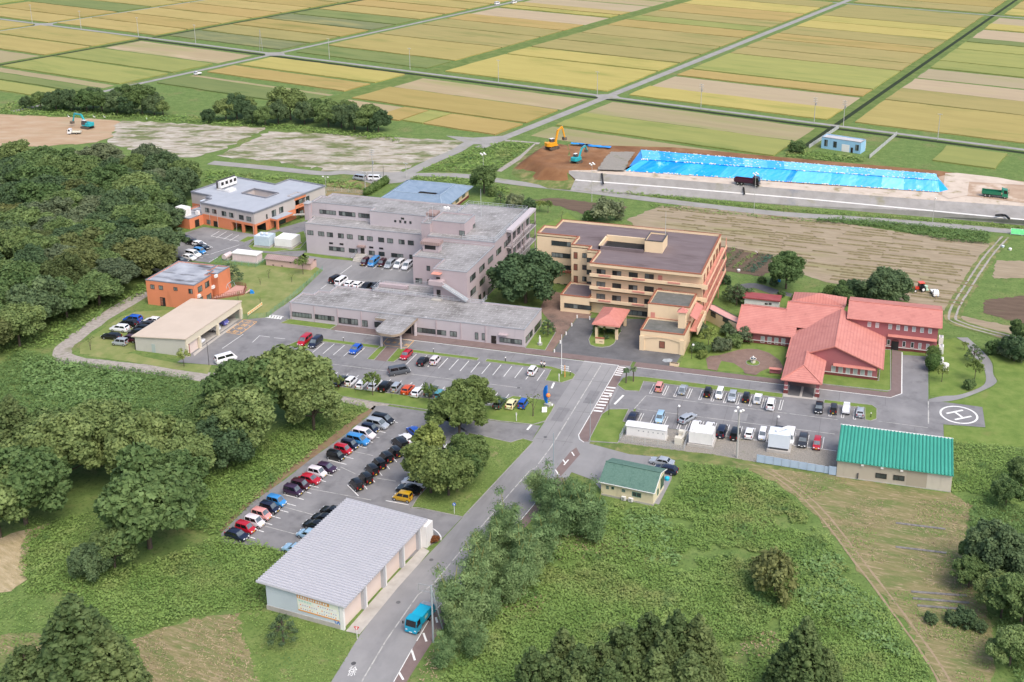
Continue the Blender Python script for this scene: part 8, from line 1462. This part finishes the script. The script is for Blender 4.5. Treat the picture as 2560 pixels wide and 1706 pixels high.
for zm, q, c, lb in ((zl,(1765,182),'blue','blue and white round road sign on the roadside lawn'),(zl,(965,1208),'red','red and white triangular stop sign at the garage drive')):
    t = thing('road_sign', lb, 'road sign', tuple(zm(*q)), R(8)); child('post', MB().tube((0,0,0),(0,0,2.0),.05,n=8).mesh('po', M_wframe), t)
    if c == 'blue': child('disc', MB().tube((0,.02,1.9),(0,-.02,1.9),.3,n=20).mesh('di', MATS['logo_blue']), t); child('arrow', MB().bar((-.15,-.03,2.05),(.12,-.03,1.78),.012,.1).mesh('ar', M_sw), t)
    else:
        child('plate', MB().add([(-.42,-.02,2.05),(.42,-.02,2.05),(0,-.02,1.35),(-.42,.02,2.05),(.42,.02,2.05),(0,.02,1.35)], [(0,2,1),(3,4,5),(0,1,4,3),(1,2,5,4),(2,0,3,5)]).mesh('pt', mat('sign_red', [(.60,.03,.03)], rough=.5)), t); child('legend', MB().add([(-.2,-.03,1.92),(.2,-.03,1.92),(0,-.03,1.6)], [(0,2,1)]).mesh('lg', M_sw), t)
cw = thing('curved_wall', 'low white curved wall round the planting at the garage entrance', 'wall', tuple(zl(1600,400))); pts = [zl(*q)-zl(1600,400) for q in ((1545,318),(1575,322),(1605,338),(1630,360),(1650,385),(1655,398))]; mb = MB()
for a, b in zip(pts, pts[1:]): mb.bar(a+Vector((0,0,.3)), b+Vector((0,0,.3)), .2, .6)
child('wall', mb.mesh('wl', M_white), cw); T('shrub', zl, (1597,415), .35, 'small red-leaved shrub inside the curved white wall', cat='shrub', crown_mat=leafmat('red_leaves', (.16,.05,.02), (.25,.09,.04), (.30,.14,.06)))

# ------------------------------------------------------------------ fences, playground, boxes
def mesh_fence(name, label, pts, h, m, step=2.0, cat='fence', wires=7):
    t = thing(name, label, cat, (pts[0][0],pts[0][1],0))
    for a, b in zip(pts, pts[1:]):
        a, b = Vector((a[0],a[1],0)), Vector((b[0],b[1],0)); n = max(1, round((b-a).length/step)); mb = MB()
        for j in range(wires): z = h*(j+.5)/wires; mb.bar(a+Vector((0,0,z)), b+Vector((0,0,z)), .015, .02)
        k = max(2, int((b-a).length/.35))
        for i in range(k): p = a.lerp(b, i/k); mb.bar(p+Vector((0,0,.05)), p+Vector((.001,0,h)), .012, .015)
        mb.build('wire_mesh', m, t)
        for i in range(n+1): p = a.lerp(b, i/n); MB().tube((p.x,p.y,0),(p.x,p.y,h+.05),.035,n=6).build('post', m, t)
    return t
M_gfen = mat('green_mesh_wire', [(.10,.30,.20),(.16,.38,.27)], 1, .6)
mesh_fence('wire_fence', 'green wire mesh fence along the playground lane', [za(*q) for q in ((1140,1560),(1250,1562),(1440,1545),(1640,1395),(1830,1235),(1985,1085))], 1.3, M_gfen)
mesh_fence('wire_fence', 'green wire mesh fence round the pale pink cabin', [za(*q) for q in ((930,1005),(1330,1055),(1430,985))], 1.4, M_gfen); mesh_fence('wire_fence', 'grey wire fence round the white switchgear cabinet', [(-47.6,200.6),(-47.6,195.6),(-34.9,195.6),(-34.9,201.6)], 1.5, M_rail, 2.4)
mesh_fence('wire_fence', 'grey wire fence behind the pink hospital by the hedge', [zb(*q) for q in ((470,150),(740,170),(830,185))], 1.4, M_rail, 2.4)
bf = thing('sheet_fence', 'pale blue corrugated sheet fence beside the teal warehouse', 'fence', (-13.4,194.6,0)); M_bsheet = mat('pale_blue_sheet', [(.36,.46,.60),(.44,.54,.66)], .6, .5, wave=(0,.22,(.30,.39,.52),.6))
for k in range(9): x0 = -20.8+1.58*k; boxp(bf, 'fence_sheet', M_bsheet, x0, x0+1.56, 194.75-.075*k, 194.8-.075*k, .15, 1.75-.02*k)
for k in range(10): boxp(bf, 'fence_post', M_steel, -20.85+1.58*k, -20.78+1.58*k, 194.8-.075*k, 194.88-.075*k, 0, 1.85)
boxp(bf, 'fence_sheet', M_bsheet, -7.3, -5.95, 193.9, 193.95, .15, 1.9)
for a, b, lb in (((1090,872),(1262,757),'grey wall left of the blue pump house'),((1445,932),(1603,797),'grey wall right of the blue pump house')):
    t = thing('boundary_wall', lb, 'wall', tuple(zr(*a))); a, b = zr(*a), zr(*b); MB().bar(a+Vector((0,0,.7)), b+Vector((0,0,.7)), .15, 1.4).build('wall', mat('grey_block', [(.33,.35,.35),(.42,.44,.44)], .6, .9), t)
    for k in range(8): p = a.lerp(b, k/7); boxp(t, 'pier', MATS['grey_block'], p.x-.15, p.x+.15, p.y-.15, p.y+.15, 0, 1.5)
bn = thing('banner_fence', 'row of orange and white letter boards on the green fence', 'banner', tuple(za(1250,1545))); a, b = za(1250,1548), za(1395,1440)
for k in range(8):
    p, q = a.lerp(b, k/8), a.lerp(b, (k+.88)/8); bd = MB().bar(p+Vector((.15,-.1,.95)), q+Vector((.15,-.1,.95)), .05, .8).build('letter_board', mat('board_cream', [(.78,.70,.45)], rough=.6), bn); MB().bar(p.lerp(q,.25)+Vector((.19,-.13,1.0)), p.lerp(q,.75)+Vector((.19,-.13,1.0)), .03, .42).build('letter_block', M_so, bd)
swg = thing('swing_frame', 'pale blue metal swing frame on the playground', 'swing', tuple(za(1085,1290))); o_ = za(1085,1290)
P_ = [za(1040,1258,0), za(1078,1335,0), za(1135,1290,0)]; h_ = 2.1; a = (za(1040,1258)+za(1078,1335))/2-o_; b = (za(1090,1225)+za(1135,1290))/2-o_
mb = MB(); mb.tube(a+Vector((0,0,h_)), b+Vector((0,0,h_)), .05, n=6)
for c in (a, b):
    for d in (-.8,.8): mb.tube(c+Vector((0,0,h_)), c+Vector((d*.4,d,0)), .045, n=6)
child('frame', mb.mesh('fr', mat('pale_blue_tube', [(.40,.56,.62)], rough=.5)), swg)
for s in (.35,.65): p = a.lerp(b, s); child('swing_seat', MB().bar(p+Vector((-.2,0,.45)), p+Vector((.2,0,.45)), .2, .04).tube(p+Vector((-.18,0,.45)), p+Vector((-.18,0,h_)), .012, n=4).tube(p+Vector((.18,0,.45)), p+Vector((.18,0,h_)), .012, n=4).mesh('se', M_copd), swg)
sld = thing('slide', 'small toddler slide, blue with a pale pink chute, on the playground', 'slide', tuple(za(1285,1310)), R(200)); child('chute', MB().bar((.1,0,1.0),(1.3,0,.1),.5,.06).bar((.1,.27,1.05),(1.3,.27,.2),.05,.2).bar((.1,-.27,1.05),(1.3,-.27,.2),.05,.2).mesh('ch', mat('pale_pink_plastic', [(.72,.48,.48)], rough=.4)), sld); child('steps', MB().add([(-.8,-.35,0),(-.8,.35,0),(.2,.35,0),(.2,-.35,0),(-.5,-.3,.7),(-.5,.3,.7),(.15,.3,1.05),(.15,-.3,1.05)], [(0,1,5,4),(1,2,6,5),(2,3,7,6),(3,0,4,7),(4,5,6,7)]).mesh('st', mat('blue_plastic', [(.02,.22,.60)], rough=.4)), sld)
for k, (q, s) in enumerate((((2240,960),(.5,1.6,1.9)),((2243,1050),(.5,1.6,1.9)),((2240,1150),(.6,1.8,1.2)))):
    p = zd(q[0], q[1]+60); t = thing('heat_pump_unit', f'white heat pump unit beside the red hall, {ORD[k]} from the back', 'air conditioner', tuple(p), 0); child('casing', MB().box(-s[0],s[0],-s[1]/2,s[1]/2,.1,s[2]).mesh('cs', M_white), t)
    for j in (-.4,.4): child('fan', MB().tube((0,j,s[2]),(0,j,s[2]+.04),.32,n=14).mesh('fn', M_steel), t)
wtk = thing('water_tank', 'round white tank behind the clipped shrubs by the red hall', 'tank', tuple(zd(2285,1275)), 0); child('shell', MB().tube((0,0,.1),(0,0,1.5),.75,.75,18).mesh('sh', M_white, smooth=50), wtk); child('lid', MB().tube((0,0,1.5),(0,0,1.65),.5,.35,16).mesh('li', M_wframe), wtk)
gt = thing('green_trellis', 'green netted frame at the right edge beside the gravel road', 'frame', tuple(ZM(2330,520,8.71)(1880,590))); child('net', MB().add([(-2.2,-.6,.3),(4,-.6,.3),(4,.6,1.7),(-2.2,.6,1.7)], [(0,1,2,3)]).mesh('nt', mat('green_net', [(.08,.45,.16),(.14,.55,.22)], 1, .6)), gt); child('frame', MB().bar((-2.2,-.6,.3),(4,-.6,.3),.08,.08).bar((-2.2,.6,1.7),(4,.6,1.7),.08,.08).bar((-2.2,-.6,0),(-2.2,.6,1.7),.08,.08).bar((1,-.6,0),(1,.6,1.7),.08,.08).bar((1,.6,0),(1,.6,1.7),.08,.08).mesh('fr', M_rail), gt)
for zm, q, c, lb in ((ZM(2330,520,8.71),(1540,860),M_pbl,'blue and white sacks heaped on the grass at the far right'),(ZM(2330,520,8.71),(1700,920),M_white,'white sack on the grass at the far right'),(zd,(655,410),MATS['blue_plastic'],'blue bin under the spreading tree'),(zd,(260,310),M_white,'white plastic sack at the vegetable plots'),(ZM(1480,1130,11.2),(2100,790),mat('cyan_plastic', [(.02,.45,.62)], rough=.4),'bright cyan tub behind the pharmacy')):
    p = zm(*q); t = thing('sack' if 'sack' in lb else 'bin' if 'bin' in lb else 'tub', lb, 'container', tuple(p), 0); child('shell', MB().tube((0,0,0),(0,0,.5),.4,.5,10).ball((0,0,.5),.48,.42,.22).mesh('sh', c, smooth=60), t)
mn = 0
for zm, q in ((zl,(1575,562)),(zl,(1303,912)),(zl,(935,1415)),(zh,(640,1308)),(zh,(378,825))): p = zm(*q); MB().tube((p.x,p.y,.04),(p.x,p.y,.069),.35,n=16).build('manhole_cover', M_asphd, rd)
MB().add([tuple(zh(*q, .062)) for q in ((1785,558),(1800,540),(1860,536),(1890,548),(1875,568),(1815,572))], [(0,1,2,3,4,5)]).build('worn_blue_marking', mat('worn_blue_paint', [(.25,.28,.30),(.42,.45,.47)], 1.5, .7), [o for o in bpy.data.objects if o.name.startswith('forecourt')][0])
pl_ = thing('planter_box', 'low cream planter wall at the forecourt exit', 'planter', tuple(zh(1905,605))); child('box', MB().box(-1.0,1.0,-.4,.4,0,.6).mesh('bx', M_yellow), pl_); child('soil', MB().box(-.9,.9,-.3,.3,.6,.62).mesh('so', M_soil_d), pl_)
# road lettering
zt_ = ZM(830,1570,9.412); ta, tb = zt_(520,900), zt_(400,1190); ang = math.atan2(ta.y-tb.y, ta.x-tb.x)-R(90); c_ = (ta+tb)/2
floor_text('徐', 1.3, M_line, 'painted_letter', rd, (c_.x+.1,c_.y,.064), ang, .95, 1.6)
zo_ = ZM(530,760,12.384); q4 = [zo_(*q) for q in ((985,495),(1390,565),(855,960),(445,885))]
for a, b in zip(q4, q4[1:]+q4[:1]): stripe(cp, a, b, .16, .058, M_orangeline)
for k, ch in enumerate('止禁車駐'):
    t_ = (k+.5)/4; c_ = q4[0].lerp(q4[3], t_).lerp(q4[1].lerp(q4[2], t_), .5); floor_text(ch, 1.35, M_orangeline, 'painted_letter', cp, (c_.x,c_.y,.058), R(-8), 1.2, 1.1)
    for s in (0,1): e = q4[0].lerp(q4[3], t_) if s == 0 else q4[1].lerp(q4[2], t_); stripe(cp, e, e.lerp(c_, .42)+Vector((0,-.4 if s == 0 else .4,0)), .16, .0585, M_orangeline)
zq_ = ZM(940,830,14.706); q5 = [zq_(*q) for q in ((430,235),(1400,330),(1130,600),(330,500),(270,420))]
for a, b in zip(q5, q5[1:]+q5[:1]): stripe(cp, a, b, .16, .0585, M_orangeline)
for q, ch in (((430,375),'専'),((665,395),'用'),((880,440),'乗'),((1110,480),'降')): c_ = zq_(*q); floor_text(ch, 1.1, M_orangeline, 'painted_letter', cp, (c_.x,c_.y,.0586), R(-92), 1.1, 1.0)
# ------------------------------------------------------------------ people and birds
def skin_mesh(name, verts, edges, radii, m, root=0):
    me = bpy.data.meshes.new(name); me.from_pydata(verts, edges, []); o = bpy.data.objects.new(name, me); COL.objects.link(o)
    md = o.modifiers.new('s', 'SKIN'); o.modifiers.new('u', 'SUBSURF').levels = 1
    for i, r_ in enumerate(radii): me.skin_vertices[0].data[i].radius = (r_, r_)
    me.skin_vertices[0].data[root].use_root = True; bpy.context.view_layer.update()
    q = bpy.data.meshes.new_from_object(o.evaluated_get(bpy.context.evaluated_depsgraph_get())); bpy.data.objects.remove(o); q.materials.clear(); q.materials.append(m); q.shade_smooth(); return q
M_skin = mat('skin', [(.55,.34,.25)], rough=.6); M_hair = mat('black_hair', [(.012,.010,.010)], rough=.6)
def person(p, deg, label, top, bottom, skirt=False, bend=0.0, hat=None):
    t = thing('person', label, 'person', (p[0],p[1],.05), R(deg)); b = bend; S = lambda x, y, z: (x+(z-.92)*math.sin(b) if z > .92 else x, y, .92+(z-.92)*math.cos(b) if z > .92 else z)
    V = [S(0,0,.95), S(0,0,1.2), S(0,0,1.42), S(0,0,1.53), S(.02,0,1.64)]+[S(0,s*.1,.9) for s in (1,-1)]+[(.03,.1,.5),(.03,-.1,.5),(0,.1,.08),(0,-.1,.08),(.14,.11,.03),(.14,-.11,.03)]+[S(0,.19,1.4), S(0,-.19,1.4), S(-.02,.25,1.13), S(-.02,-.25,1.13), S(.1,.25,.9), S(.1,-.25,.9)]
    E = [(0,1),(1,2),(2,3),(3,4),(0,5),(0,6),(5,7),(6,8),(7,9),(8,10),(9,11),(10,12),(2,13),(2,14),(13,15),(14,16),(15,17),(16,18)]; rr = [.13,.12,.13,.05,.1,.09,.09,.06,.06,.04,.04,.04,.04,.06,.06,.045,.045,.035,.035]
    child('body', skin_mesh('body', V, E, rr, M_skin), t)
    child('shirt', skin_mesh('shirt', [S(0,0,.93), S(0,0,1.2), S(0,0,1.42), S(0,.19,1.4), S(0,-.19,1.4), S(-.02,.24,1.15), S(-.02,-.24,1.15)], [(0,1),(1,2),(2,3),(2,4),(3,5),(4,6)], [.165,.15,.15,.085,.085,.07,.07], top), t)
    if skirt: child('skirt', MB().tube((0,0,.98),(0,0,.5),.17,.23,12).mesh('sk', bottom), t)
    else: child('trousers', skin_mesh('trousers', [S(0,0,.96),(0,.1,.88),(0,-.1,.88),(.03,.1,.5),(.03,-.1,.5),(0,.1,.1),(0,-.1,.1)], [(0,1),(0,2),(1,3),(2,4),(3,5),(4,6)], [.15,.115,.115,.085,.085,.07,.07], bottom), t)
    h = Vector(S(-.01,0,1.7)); child('hat' if hat else 'hair', MB().ball(h, .15 if hat else .125, .15 if hat else .12, .11, 10, 6).mesh('hh', hat or M_hair, smooth=60), t)
    f = Vector(S(.1,0,1.64)); child('face', MB().box(f.x+.012,f.x+.03,-.012,.012,f.z-.03,f.z+.015).box(f.x+.005,f.x+.012,.025,.05,f.z+.02,f.z+.035).box(f.x+.005,f.x+.012,-.05,-.025,f.z+.02,f.z+.035).box(f.x+.002,f.x+.01,-.025,.025,f.z-.06,f.z-.05).mesh('fc', mat('face_feature', [(.30,.14,.10)], rough=.6)), t)
    return t
M_tunic = mat('white_tunic', [(.75,.76,.78)], rough=.8)
person(zh(602,632), 100, 'person in white top and dark trousers standing by the white mini car', M_tunic, mat('dark_green_trousers', [(.05,.075,.07)], rough=.8)); person(zh(630,638), 130, 'person in white top and black skirt beside the flagpole island', M_tunic, mat('black_skirt', [(.015,.015,.02)], rough=.8), True); person(zd(447,160), 200, 'person in white hat bending over the vegetable rows', mat('grey_jacket', [(.45,.46,.48)], rough=.8), mat('navy_trousers', [(.03,.035,.06)], rough=.8), False, .9, M_tunic)
for k, (x, y) in enumerate(((268,200),(805,208),(1020,210),(1912,250))):
    p = ZM(140,270,8.404)(x, y+28); t = thing('egret', f'white egret at the edge of the cleared ground, {ORD[k]} from the left', 'bird', (p[0],p[1],.05), R(170+40*k), 'egrets'); t.scale = (1.35,)*3
    child('body', skin_mesh('egret', [(-.38,0,.5),(-.15,0,.6),(.1,0,.66),(.2,0,.82),(.14,0,1.0),(.24,0,1.1),(.40,0,1.08)], [(i,i+1) for i in range(6)], [.03,.12,.1,.04,.035,.045,.012], M_tunic, 1), t); child('leg', MB().tube((-.05,.05,0),(-.05,.05,.5),.015,n=5).mesh('l', M_black), t); child('leg', MB().tube((-.05,-.05,0),(-.05,-.05,.5),.015,n=5).mesh('l', M_black), t)
